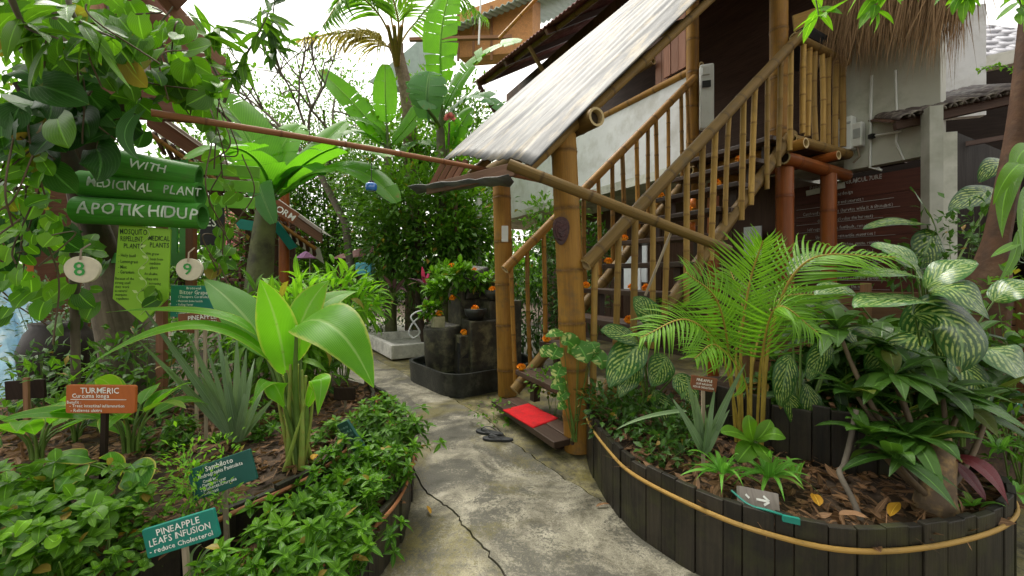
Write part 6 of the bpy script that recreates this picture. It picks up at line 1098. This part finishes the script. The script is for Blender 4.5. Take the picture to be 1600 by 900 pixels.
m = MB(); c = P(516, 476, 3.3); d = nrm(rng.normal(size=(60, 3))); leaves(m, c + d * A(.03, .03, .08), d, nrm(rng.normal(size=(60, 3))), .03, .025, 'oval', 2, 2, .3, .3); solo('blue_flower', m, m_plain('blue petal', (.03, .22, .55), .5), 'small blue flower cluster hanging beside the turmeric leaf', 'flower')
# --- background trees
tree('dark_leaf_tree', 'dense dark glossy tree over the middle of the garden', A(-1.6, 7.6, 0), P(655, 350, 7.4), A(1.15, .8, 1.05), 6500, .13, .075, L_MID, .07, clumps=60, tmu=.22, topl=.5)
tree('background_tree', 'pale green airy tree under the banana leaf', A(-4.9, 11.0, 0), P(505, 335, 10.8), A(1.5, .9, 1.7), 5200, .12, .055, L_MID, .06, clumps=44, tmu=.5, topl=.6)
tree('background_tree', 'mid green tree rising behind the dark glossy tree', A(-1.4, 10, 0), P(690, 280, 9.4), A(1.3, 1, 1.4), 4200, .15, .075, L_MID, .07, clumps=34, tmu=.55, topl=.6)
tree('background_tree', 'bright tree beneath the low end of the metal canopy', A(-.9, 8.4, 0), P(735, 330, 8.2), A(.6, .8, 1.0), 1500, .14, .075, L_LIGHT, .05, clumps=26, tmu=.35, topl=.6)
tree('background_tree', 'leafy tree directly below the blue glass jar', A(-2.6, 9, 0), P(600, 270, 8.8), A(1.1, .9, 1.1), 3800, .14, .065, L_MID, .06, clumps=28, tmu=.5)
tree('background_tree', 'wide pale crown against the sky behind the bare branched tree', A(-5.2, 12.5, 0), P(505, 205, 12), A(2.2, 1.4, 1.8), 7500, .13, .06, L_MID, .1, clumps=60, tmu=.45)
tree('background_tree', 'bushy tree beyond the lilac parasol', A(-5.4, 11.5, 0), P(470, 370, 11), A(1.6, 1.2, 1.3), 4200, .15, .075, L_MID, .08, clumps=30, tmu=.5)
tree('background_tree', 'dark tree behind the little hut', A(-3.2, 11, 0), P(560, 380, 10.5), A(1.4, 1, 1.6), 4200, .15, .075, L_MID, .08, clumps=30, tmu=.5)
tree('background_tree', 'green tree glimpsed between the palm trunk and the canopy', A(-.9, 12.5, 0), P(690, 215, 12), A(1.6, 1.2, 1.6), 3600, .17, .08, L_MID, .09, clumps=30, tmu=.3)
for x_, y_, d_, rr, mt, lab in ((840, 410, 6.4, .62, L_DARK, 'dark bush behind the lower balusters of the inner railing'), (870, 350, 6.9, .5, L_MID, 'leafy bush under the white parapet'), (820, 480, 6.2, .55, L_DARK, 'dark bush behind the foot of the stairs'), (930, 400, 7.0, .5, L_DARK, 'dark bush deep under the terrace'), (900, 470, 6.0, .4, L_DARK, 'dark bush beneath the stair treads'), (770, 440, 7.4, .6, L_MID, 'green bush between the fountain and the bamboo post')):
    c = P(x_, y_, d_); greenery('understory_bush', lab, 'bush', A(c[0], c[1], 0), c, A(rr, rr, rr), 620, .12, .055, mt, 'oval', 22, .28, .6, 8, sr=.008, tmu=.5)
for i, (x_, d_, w_, z_, lab) in enumerate(((712, 7.2, .05, 2.6, 'thin bare trunk under the canopy end'), (668, 8.0, .05, 2.4, 'slender dark trunk inside the dark glossy tree'))):
    m = MB(); a = P(x_, 428, d_); tube(m, [A(a[0], a[1], 0), A(a[0] + .05, a[1], z_ / 2), A(a[0], a[1], z_)], [w_, w_ * .8, w_ * .7], 8); solo('bare_trunk', m, BARKR, lab, 'trunk')
# far green mass that only fills gaps
m = MB(); n = 9000; an = rng.uniform(R(20), R(160), n); rr = rng.uniform(19, 26, n); p = np.stack([rr * np.cos(an), rr * np.sin(an), np.abs(rng.normal(0, 1, n)) * 1.6 + .2], 1); d = nrm(rng.normal(size=(n, 3)) + A(0, -.6, .3))
leaves(m, p, d, nrm(rng.normal(size=(n, 3)) + A(0, 0, 1)), rng.uniform(.4, .8, n), rng.uniform(.25, .45, n), 'oval', 2, 2, .4, .3, rng.uniform(0, 1, n)); setting('far_woods', m, L_MID, 'stuff', 'far mass of green trees closing the garden')
# --- frangipani with bare grey branches
t = thing('frangipani_tree', 'nearly bare frangipani with forking grey branches against the sky', 'tree', A(-2.6, 8.2, 0)); m = MB(); mf = MB()
def fork(a, d, l, r, k):
    e = a + d * l; md = (a + e) / 2 + rng.normal(0, .06, 3) * l; tube(m, bez(a, md, e, 7), np.linspace(r, r * .72, 7), 7)
    if k == 0:
        n_ = rng.integers(3, 7) if rng.uniform() < .3 else 0
        if n_: az = rng.uniform(0, 6.28, n_); leaves(mf, np.repeat(e[None], n_, 0), np.stack([np.cos(az), np.sin(az), rng.uniform(.0, .9, n_)], 1), ZZ, rng.uniform(.15, .26, n_), .07, 'oval', 4, 2, .5, .2, rng.uniform(.4, 1, n_))
        return
    for i in range(2 if rng.uniform() < .7 else 3): fork(e, nrm(d * .75 + rng.normal(0, .55, 3) + A(0, 0, .18)), l * rng.uniform(.7, .95), r * .68, k - 1)
for x_, y_ in ((495, 215), (480, 190), (510, 205)):
    fork(P(x_, y_ + 60, 8.2), nrm(A(rng.normal(0, .3), rng.normal(0, .3), .8)), .70, .045, 4)
tube(m, [P(560, 580, 8.2) * A(1, 1, 0), P(540, 350, 8.2), P(495, 262, 8.2)], [.08, .07, .06], 9); part('branch', m, TWIG, t); part('foliage', mf, L_MID, t)
# --- coconut palm
t = thing('coconut_palm', 'coconut palm with ringed trunk and ragged browning fronds', 'palm', A(-2.15, 8.68, 0)); q = smoothline([A(-2.1, 8.68, 0), P(646, 320, 8.68), P(640, 200, 8.68), P(634, 140, 8.68), P(624, 96, 8.68), P(618, 70, 8.68)], 60); k = len(q); m = MB(); ln = np.linspace(0, 1, k)
qq = smoothline(q, 300); kk = len(qq); rr = np.interp(np.linspace(0, 1, kk), [0, .5, .9, 1], [.17, .14, .125, .16]) * (1 + .07 * ((np.arange(kk) * .36) % 1)); tube(m, qq, rr, 12, t=.5, m=None); part('trunk', m, m_plain('ringed palm bark', (.23, .17, .12), .85, .35, 20, .8, dirt=(.12, .08, .05), dirtscale=9), t)
cr = P(620, 78, 8.68); mg = MB(); ms = MB(); mdr = MB(); msd = MB()
for pts, dry in (([cr, P(590, 20, 8.43), P(545, -10, 8.06), P(505, 40, 7.69)], 0), ([cr, P(608, 10, 8.80), P(598, -60, 8.93), P(600, -140, 9.05)], 0), ([cr, P(632, 20, 8.68), P(640, -60, 8.68), P(660, -150, 8.68)], 0), ([cr, P(645, 40, 8.93), P(700, -10, 9.18), P(760, 30, 9.42)], 0), ([cr, P(600, 70, 8.43), P(560, 50, 8.06), P(465, 62, 7.69)], 1), ([cr, P(622, 30, 8.43), P(600, -40, 7.94), P(560, -80, 6)], 0)):
    frond(mdr if dry else mg, msd if dry else ms, pts, .9, .055, 46, 1.7, t=rng.uniform(.3, .7), start=.3, up=A(0, 0, 1), upk=.0)
part('foliage', mg, L_PALM, t); part('frond_rib', ms, STEMY, t); part('dry_foliage', mdr, L_PALMD, t, 'yellowed drooping frond'); part('dry_frond_rib', msd, STEMY, t)
m = MB(); q = smoothline([P(622, 92, 8.62), P(612, 70, 8.56), P(600, 60, 8.56)], 10)
for x_ in (606, 616, 628): tube(m, [P(620, 104, 8.62), P(x_, 40, 6.95)], [.06, .03], 8, t=rng.uniform(.2, 1), flat=.5)
part('frond_base', m, m_plain('orange frond base', (.42, .22, .06), .6, .3, 9, .3), t)
# --- banana plants
def banana(label, base, top, items, tr):
    t = thing('banana_plant', label, 'banana plant', base); m = MB(); q = bez(base, (np.asarray(base) + top) / 2 + rng.normal(0, .03, 3), top, 12); tube(m, q, np.linspace(tr, tr * .6, 12), 12, t=.5); part('trunk', m, m_plain('banana trunk', (.10, .105, .04), .6, .45, 5, .6, dirt=(.03, .022, .014), dirtscale=6) if 'banana trunk' not in bpy.data.materials else bpy.data.materials['banana trunk'], t); ms = MB()
    for it in items:
        p0, p1, p2 = (P(*x) for x in it[:3]); p1 = 2 * p1 - (p0 + p2) / 2; W = it[3] * (it[0][2] + it[2][2]) / 2 / F; up = it[4]; m = MB()
        torn(m, p0, p1, p2, W, up, it[5], it[6] if len(it) > 6 else 9, sag=it[8] if len(it) > 8 else .45); part('leaf', m, it[7] if len(it) > 7 and it[7] else L_BAN, t); tube(ms, bez(top, (top + p0) / 2 + ZZ * .05, p0, 8), np.linspace(.045, .022, 8), 8)
    part('leaf_stalk', ms, STEM, t); return t
U1 = A(0, -.6, .8)
banana('banana plant with wide leaves arching over the path near the green slats', P(402, 520, 4.6), P(418, 318, 4.6), [
    ((424, 300, 4.6), (380, 235, 4.2), (290, 250, 3.8), 96, A(0, -.3, 1), .4, 6), ((430, 300, 4.6), (520, 232, 4.3), (610, 246, 4.0), 74, A(0, -.25, 1), .6, 5, None, .7), ((434, 310, 4.6), (530, 262, 4.2), (620, 318, 3.9), 64, A(0, -.5, .9), .35, 4, None, .6), ((424, 300, 4.7), (440, 235, 4.8), (470, 195, 5.0), 80, A(-.2, -.9, .2), .8, 6), ((416, 300, 4.6), (390, 220, 4.7), (340, 150, 4.9), 84, A(.3, -.9, .2), .7, 6), ((432, 305, 4.7), (480, 250, 4.9), (540, 190, 5.2), 70, A(-.2, -.8, .5), .7, 7), ((420, 310, 4.5), (405, 290, 4.2), (428, 350, 4.1), 40, A(.2, -.9, .4), .1, 3, L_BANB), ((428, 300, 4.6), (470, 262, 4.4), (505, 275, 4.2), 36, A(0, -.4, .9), .5, 4, L_BANB)], .17)
banana('tall banana plant with torn upright leaves beside the coconut palm', A(-1.25, 7.6, 0), P(688, 200, 7.6), [
    ((690, 130, 7.6), (690, 50, 7.5), (706, -20, 7.5), 62, A(-.2, -1, .1), .95, 11), ((695, 170, 7.6), (745, 95, 7.4), (815, 65, 7.2), 66, A(-.1, -.6, .8), .6, 12), ((670, 190, 7.5), (666, 130, 7.2), (672, 172, 6.9), 66, A(0, -.6, .8), .5, 14, L_BANB), ((696, 190, 7.6), (740, 150, 7.3), (790, 178, 7.1), 44, A(0, -.6, .8), .3, 12, L_BANB), ((668, 172, 7.0), (668, 140, 6.9), (672, 112, 6.95), 66, A(0, -1, .1), .2, 14, L_BANB)], .13)
banana('banana plant with one broad upright leaf before the pale crown', A(-2.35, 8.0, 0), P(606, 230, 8), [((604, 192, 8.0), (602, 150, 8.0), (602, 100, 8.0), 40, A(.1, -1, .1), .98, 4), ((600, 220, 8), (560, 170, 8), (500, 110, 8.2), 40, A(.2, -.9, .3), .6, 6), ((606, 225, 8), (580, 195, 7.8), (540, 185, 7.6), 40, A(0, -.5, .8), .5, 6), ((612, 225, 8), (650, 180, 7.9), (662, 150, 7.9), 36, A(-.2, -.9, .3), .7, 6), ((596, 225, 8), (550, 205, 7.8), (500, 230, 7.6), 44, A(0, -.4, .9), .5, 6)], .12)
banana('younger banana plant in the middle of the garden', A(-1.1, 8.8, 0), P(700, 235, 8.6), [((700, 235, 8.6), (690, 190, 8.4), (650, 175, 8.2), 46, A(0, -.7, .6), .7, 7), ((702, 235, 8.6), (720, 195, 8.5), (740, 170, 8.4), 40, A(0, -.8, .5), .6, 7), ((698, 240, 8.6), (660, 222, 8.4), (630, 240, 8.2), 44, A(0, -.4, .9), .5, 7)], .1)
t = thing('torch_ginger', 'pale pink torch ginger bloom on a bare stalk near the banana', 'flower', P(702, 240, 7.0)); m = MB(); tube(m, [P(700, 260, 7.0), P(702, 192, 7.0)], .018, 7); part('stalk', m, STEMD, t); m = MB(); c = P(703, 186, 7.0); d = nrm(rng.normal(size=(40, 3)) * A(1, 1, .5) + A(0, 0, .8)); leaves(m, c + d * .02, d, nrm(rng.normal(size=(40, 3))), .10, .05, 'oval', 3, 2, .5, .3, rng.uniform(0, 1, 40)); part('petals', m, m_plain('pink torch petal', (.75, .25, .22), .5), t)
# --- house with the pale green roof far behind
t = thing('green_roofed_house', 'house with pale green corrugated roof and tan panels beyond the banana', 'house', P(760, 428, 13)); m = MB()
e0, e1_ = P(655, 62, 13.5), P(900, -40, 12.5); dx = e1_ - e0; bk = A(1.5, 3.5, 1.6); ws = np.linspace(0, 1, 161); vs = [e0 + dx * a + bk * r_ + ZZ * (.04 * math.sin(a * 2 * np.pi * 26)) for r_ in (0, 1) for a in ws]
m.add(vs, [[j, j + 1, 162 + j, 161 + j] for j in range(160)], smooth=True); o = part('roof', m, GRNROOF, t); sm = o.modifiers.new('gauge', 'SOLIDIFY'); sm.thickness = .03
m = MB(); prism(m, [P(716, 90, 14), P(832, 80, 13.4), P(832, -20, 13.4), P(716, 20, 14)], A(.3, .6, 0)); part('wall', m, MAT_, t)
for x_ in (716, 740, 768): m = MB(); beam(m, P(x_, 95, 13.7), P(x_, 10, 13.7), .08, .08, up=(0, 1, 0)); part('mullion', m, WDF, t)
m = MB(); beam(m, P(640, 62, 13.2), P(800, 58, 13.0), .12, .1); part('ledge', m, WDF, t); m = MB(); tube(m, [P(748, 70, 12.5), P(752, -20, 12.5)], .03, 7); part('downpipe', m, PLASTIC, t)
m = MB(); bamboo(m, P(780, 60, 11.5), P(865, -30, 10.5), .05, .6, n=8); part('eave_pole', m, BB, t)
m = MB(); prism(m, [P(575, 128, 16), P(640, 75, 16), P(655, 62, 16), P(655, 140, 16)], A(.5, .8, 0)); part('lower_roof', m, GRNROOF, t)
# ------------------------------------------------------------------ climbing vine on the left
rng = np.random.default_rng(23)
def vine(label, regions, n, L, mat, name='climbing_vine', kind='heart', W=.9, tmu=.5, stems=14, lobe=.17, thick=.28, group=None, face=A(.25, -1, .25), hang=.75):
    """leaves on strands hanging over a support; regions are (centre, half extents) blobs with a weight"""
    t = thing(name, label, 'vine', regions[0][0] - ZZ * 1.0, group); m = MB(); sm = MB(); w_ = np.array([r_[2] for r_ in regions], float); w_ /= w_.sum(); idx = rng.choice(len(regions), n, p=w_)
    C_ = np.array([r_[0] for r_ in regions]); H = np.array([r_[1] for r_ in regions]); o = rng.normal(0, .5, (n, 3)); o = o / np.maximum(1, np.linalg.norm(o, axis=1, keepdims=True)); p = C_[idx] + o * H[idx]
    d = nrm(A(0, 0, -hang) + face * .3 + rng.normal(0, .45, (n, 3))); u = nrm(face + rng.normal(0, .35, (n, 3)))
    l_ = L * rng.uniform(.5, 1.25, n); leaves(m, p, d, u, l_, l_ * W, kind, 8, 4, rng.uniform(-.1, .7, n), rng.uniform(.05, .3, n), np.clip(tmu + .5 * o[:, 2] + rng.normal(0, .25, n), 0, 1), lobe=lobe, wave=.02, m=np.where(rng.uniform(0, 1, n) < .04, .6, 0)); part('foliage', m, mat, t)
    for i in range(stems):
        r_ = regions[i % len(regions)]; a = r_[0] + rng.normal(0, .4, 3) * r_[1] + ZZ * r_[1][2] * .8; e = r_[0] + rng.normal(0, .4, 3) * r_[1] - ZZ * r_[1][2] * .9; tube(sm, smoothline([a, (a + e) / 2 + rng.normal(0, .08, 3), e], 14), .004, 5)
    part('stem', sm, STEMD, t); return t
V = lambda x, y, d, rx, ry, rd, w_: (P(x, y, d), A(rx / F * d, rd, ry / F * d), w_)
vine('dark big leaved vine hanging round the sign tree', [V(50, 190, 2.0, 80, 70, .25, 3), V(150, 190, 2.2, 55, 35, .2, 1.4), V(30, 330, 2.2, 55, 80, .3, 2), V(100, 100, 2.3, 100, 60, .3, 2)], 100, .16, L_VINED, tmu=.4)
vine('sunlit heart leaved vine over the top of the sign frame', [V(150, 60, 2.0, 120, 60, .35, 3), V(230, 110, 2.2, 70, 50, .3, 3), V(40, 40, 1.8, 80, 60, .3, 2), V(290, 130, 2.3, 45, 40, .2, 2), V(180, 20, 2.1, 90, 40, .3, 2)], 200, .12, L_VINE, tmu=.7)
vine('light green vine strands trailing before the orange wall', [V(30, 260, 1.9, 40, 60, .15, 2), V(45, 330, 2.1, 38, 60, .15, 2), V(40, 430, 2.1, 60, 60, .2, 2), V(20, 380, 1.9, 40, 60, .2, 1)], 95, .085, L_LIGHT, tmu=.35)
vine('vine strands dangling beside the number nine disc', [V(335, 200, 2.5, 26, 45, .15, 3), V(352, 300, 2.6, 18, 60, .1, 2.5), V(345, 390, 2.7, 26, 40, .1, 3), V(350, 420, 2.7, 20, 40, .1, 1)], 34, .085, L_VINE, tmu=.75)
vine('vine leaves trailing over the pointed lime board and the eight disc', [V(140, 392, 2.6, 36, 22, .08, 2), V(75, 470, 2.4, 60, 50, .2, 3), V(238, 460, 2.28, 12, 10, .02, .4)], 42, .11, L_VINE, tmu=.45, stems=2)
leafplant('climbing_vine', 'two large soft heart leaves drooping over the top tube sign', P(150, 200, 2.3), [((150, 232, 2.1), (158, 255, 2.05), (150, 285, 2.05), 58, A(.1, -1, .2), .3, L_VINED), ((70, 150, 2.0), (80, 165, 1.95), (75, 190, 1.95), 60, A(0, -1, .3), .2, L_VINED), ((120, 180, 2.1), (135, 190, 2.05), (140, 218, 2.05), 46, A(0, -1, .3), .4, L_VINED), ((90, 185, 1.9), (95, 205, 1.85), (108, 232, 1.85), 48, A(.1, -1, .2), .75, L_VINE), ((20, 120, 1.8), (35, 110, 1.75), (66, 135, 1.75), 40, A(0, -.8, .6), .5, L_VINED), ((210, 180, 2.0), (195, 215, 1.95), (218, 250, 1.95), 20, A(.6, -.5, .4), .4, L_VINED)], L_VINE, STEMD, kind='heart', lobe=.25, pr=.004, cat='vine')
# slender leaves at the top and drooping mango like leaves against the sky
def spray(label, pts, n, L, W, mat, r0=.012, spread=.35, droop=.6, tmu=.6, name='leafy_branch', kind='lance'):
    t = thing(name, label, 'branch', pts[0]); q = smoothline(pts, 24); m = MB(); tube(m, q, np.linspace(r0, r0 * .3, len(q)), 7); part('twig', m, TWIG, t); m = MB(); i = rng.integers(int(len(q) * (.25 if len(pts) < 5 else .6)), len(q), n); d = nrm(rng.normal(size=(n, 3)) * A(1, .8, .6) + A(0, 0, -spread)); leaves(m, q[i], d, nrm(A(0, -.5, 1) + rng.normal(0, .4, (n, 3))), L * rng.uniform(.65, 1.2, n), W * rng.uniform(.8, 1.2, n), kind, 5, 2, droop * rng.uniform(.3, 1.3, n), .2, np.clip(tmu + rng.normal(0, .2, n), 0, 1)); part('foliage', m, mat, t)
for i, (pts, n_, mt, lab) in enumerate((([P(350, 160, 3.2), P(370, 110, 3.1), P(400, 60, 3.0), P(420, 20, 3.0)], 40, L_MID, 'long leaved branch against the sky above the green slats'), ([P(345, 130, 3.2), P(320, 70, 3.1), P(345, 40, 3.0)], 26, L_MID, 'long leaved twig beside the brown gable'), ([P(440, 120, 3.4), P(425, 60, 3.3), P(430, -10, 3.2)], 34, L_DARK, 'dark drooping leaves by the dry palm frond'), ([P(360, 190, 3.0), P(320, 150, 2.8), P(290, 110, 2.7)], 20, L_VINE, 'leafy twig above the end of the thin pole'), ([P(100, -30, 1.6), P(120, 30, 1.6), P(180, 60, 1.7)], 18, L_HERB, 'bright long leaves at the very top over the vine'), ([P(10, -20, 1.4), P(40, 40, 1.5), P(90, 60, 1.5)], 14, L_MID, 'long bright leaves at the top corner'), ([P(300, 190, 2.6), P(250, 60, 2.5), P(270, 10, 2.5)], 10, L_VINE, 'single twig crossing the brown gable'))):
    spray(lab, pts, n_, .22 if i < 4 else .2, .055, mt)
# top right: leaves hanging in from an overhead tree, monstera and the leaning trunk
for pts, n_, lab in (([P(1260, -430, 2.4), P(1260, -180, 2.4), P(1260, -60, 2.4), P(1275, 0, 2.4), P(1280, 30, 2.4)], 9, 'leafy twig hanging over the landing rail'), ([P(1350, -430, 2.5), P(1350, -180, 2.5), P(1350, -60, 2.5), P(1365, -5, 2.5), P(1370, 25, 2.5)], 10, 'leafy twig hanging before the thatch'), ([P(1410, -430, 2.4), P(1410, -180, 2.4), P(1410, -60, 2.4), P(1400, -30, 2.4), P(1430, -10, 2.4)], 12, 'broad leaves at the top above the thatch'), ([P(1500, -430, 2.5), P(1500, -180, 2.5), P(1500, -60, 2.5), P(1500, -30, 2.5), P(1510, 5, 2.5)], 14, 'bright leaves above the ragged thatch tip'), ([P(1580, -430, 2.4), P(1580, -180, 2.4), P(1580, -60, 2.4), P(1590, -10, 2.4), P(1600, 20, 2.4)], 8, 'leaves at the top corner above the grey tiles')):
    spray(lab, pts, n_, .16, .055, L_LIGHT, .008, .6, .5, .3)
t = thing('leaning_tree', 'leaning red brown tree trunk behind the large dieffenbachia', 'tree', P(1500, 620, 2.75)); m = MB(); tube(m, smoothline([P(1515, 640, 2.75), P(1535, 500, 2.75), P(1552, 400, 2.72), P(1572, 300, 2.7), P(1592, 180, 2.7), P(1610, 0, 2.7), P(1640, -300, 2.6), P(1600, -620, 2.4)], 42), np.interp(np.linspace(0, 1, 43), [0, .2, .32, .7, 1], [.15, .12, .065, .045, .03]), 14, t=.5); part('trunk', m, BARKR, t)
leafplant('monstera_vine', 'long lobed leaves hanging beside the leaning trunk', P(1620, 330, 2.3), [((1600, 262, 2.2), (1572, 300, 2.15), (1566, 372, 2.1), 26, A(-.2, -.9, .3), .7), ((1612, 290, 2.2), (1600, 330, 2.15), (1598, 400, 2.1), 30, A(.2, -.9, .3), .6), ((1610, 250, 2.2), (1580, 268, 2.1), (1552, 320, 2.1), 24, A(-.2, -.8, .5), .8), ((1615, 230, 2.2), (1592, 245, 2.15), (1585, 290, 2.1), 30, A(0, -.9, .3), .9), ((1590, 360, 2.2), (1585, 400, 2.15), (1560, 440, 2.1), 16, A(0, -.9, .3), .7), ((1600, 375, 2.2), (1572, 388, 2.15), (1548, 402, 2.1), 12, A(0, -.6, .8), .7)], L_HERB, STEM, pr=.006)
for x_, y_, d_, rr, n_, mt, lab in ((1500, 375, 3.1, .30, 260, L_DARK, 'small glossy bush between the column and the leaning trunk'), (1590, 480, 2.5, .22, 120, L_MID, 'leafy sprigs beside the leaning trunk'), (1440, 420, 3.0, .24, 150, L_DARK, 'dark leafy growth under the written board'), (1585, 690, 2.2, .2, 160, L_MID, 'low leafy growth at the end of the round planter')):
    c = P(x_, y_, d_); greenery('glossy_bush', lab, 'bush', A(c[0], c[1], .2), c, A(rr, rr, rr * .9), n_, .075, .035, mt, 'oval', 16, .3, .6, 8, sr=.005, tmu=.55)
m = MB(); tube(m, bez(P(1528, 112, 6.0), P(1560, 95, 6.0), P(1590, 112, 5.9), 10), .006, 5); t = thing('creeping_sprig', 'pale creeper sprig under the white ring beam', 'vine', P(1528, 112, 6.0)); part('stem', m, STEM, t); m = MB(); q = bez(P(1528, 112, 6.0), P(1560, 95, 6.0), P(1590, 112, 5.9), 40); leaves(m, q, nrm(rng.normal(size=(40, 3))), ZZ, .07, .04, 'oval', 2, 2, .4, .2, rng.uniform(0, 1, 40)); part('foliage', m, L_LIGHT, t)

for x_, y_, d_, rr, n_, lab in ((1330, 560, 2.75, .32, 260, 'dark broad leaved undergrowth between the palm and the cordyline'), (1420, 560, 2.7, .30, 220, 'dark broad leaved undergrowth behind the large dieffenbachia'), (1230, 640, 2.75, .26, 200, 'dark broad leaved undergrowth behind the palm stalks'), (1500, 560, 2.5, .24, 120, 'dark broad leaved undergrowth at the foot of the leaning trunk')):
    c = P(x_, y_, d_); greenery('undergrowth_plant', lab, 'plant', A(c[0], c[1], .3), c, A(rr, rr * .7, rr), int(n_ * 1.2), .2, .075, L_CORD, 'lance', 18, .32, .6, 8, sr=.007, tmu=.3, nl=5, whorl=7, droop=.7)

tree('background_tree', 'dense green tree behind the banana leaves and the slatted panel', A(-6.2, 10.8, 0), P(430, 285, 10.8), A(1.4, .9, 1.4), 4200, .14, .065, L_MID, .07, clumps=34, tmu=.4)
# unseen crowns added overhead to block fill light; the first one carries the twigs
tree('light_blocking_tree', 'unseen tree crown added to cut front light, its leafy twigs hang before the thatch', A(3.4, .2, 0), A(1.6, -1.2, 5.4), A(3.4, 3.0, 1.2), 5200, .26, .12, L_MID, .13, BARKR, clumps=60, tmu=.5)
tree('light_blocking_tree', 'unseen tree added overhead to block light, above the vine covered sign frame', A(-3.2, -.6, 0), A(-3.4, -1.2, 5.0), A(2.4, 2.6, 1.3), 3800, .26, .12, L_MID, .13, BARKD, clumps=50, tmu=.5)

tree('background_tree', 'green tree behind the blue mosaic wall', A(-7.0, 5.2, 0), A(-6.8, 5.0, 2.6), A(1.5, 1.3, 1.9), 3200, .16, .075, L_MID, .09, clumps=34, tmu=.4)
tree('background_tree', 'dark green tree beyond the orange wall', A(-6.2, 7.6, 0), A(-6.0, 7.6, 2.4), A(1.4, 1.1, 2.0), 3000, .16, .075, L_MID, .09, clumps=34, tmu=.3)
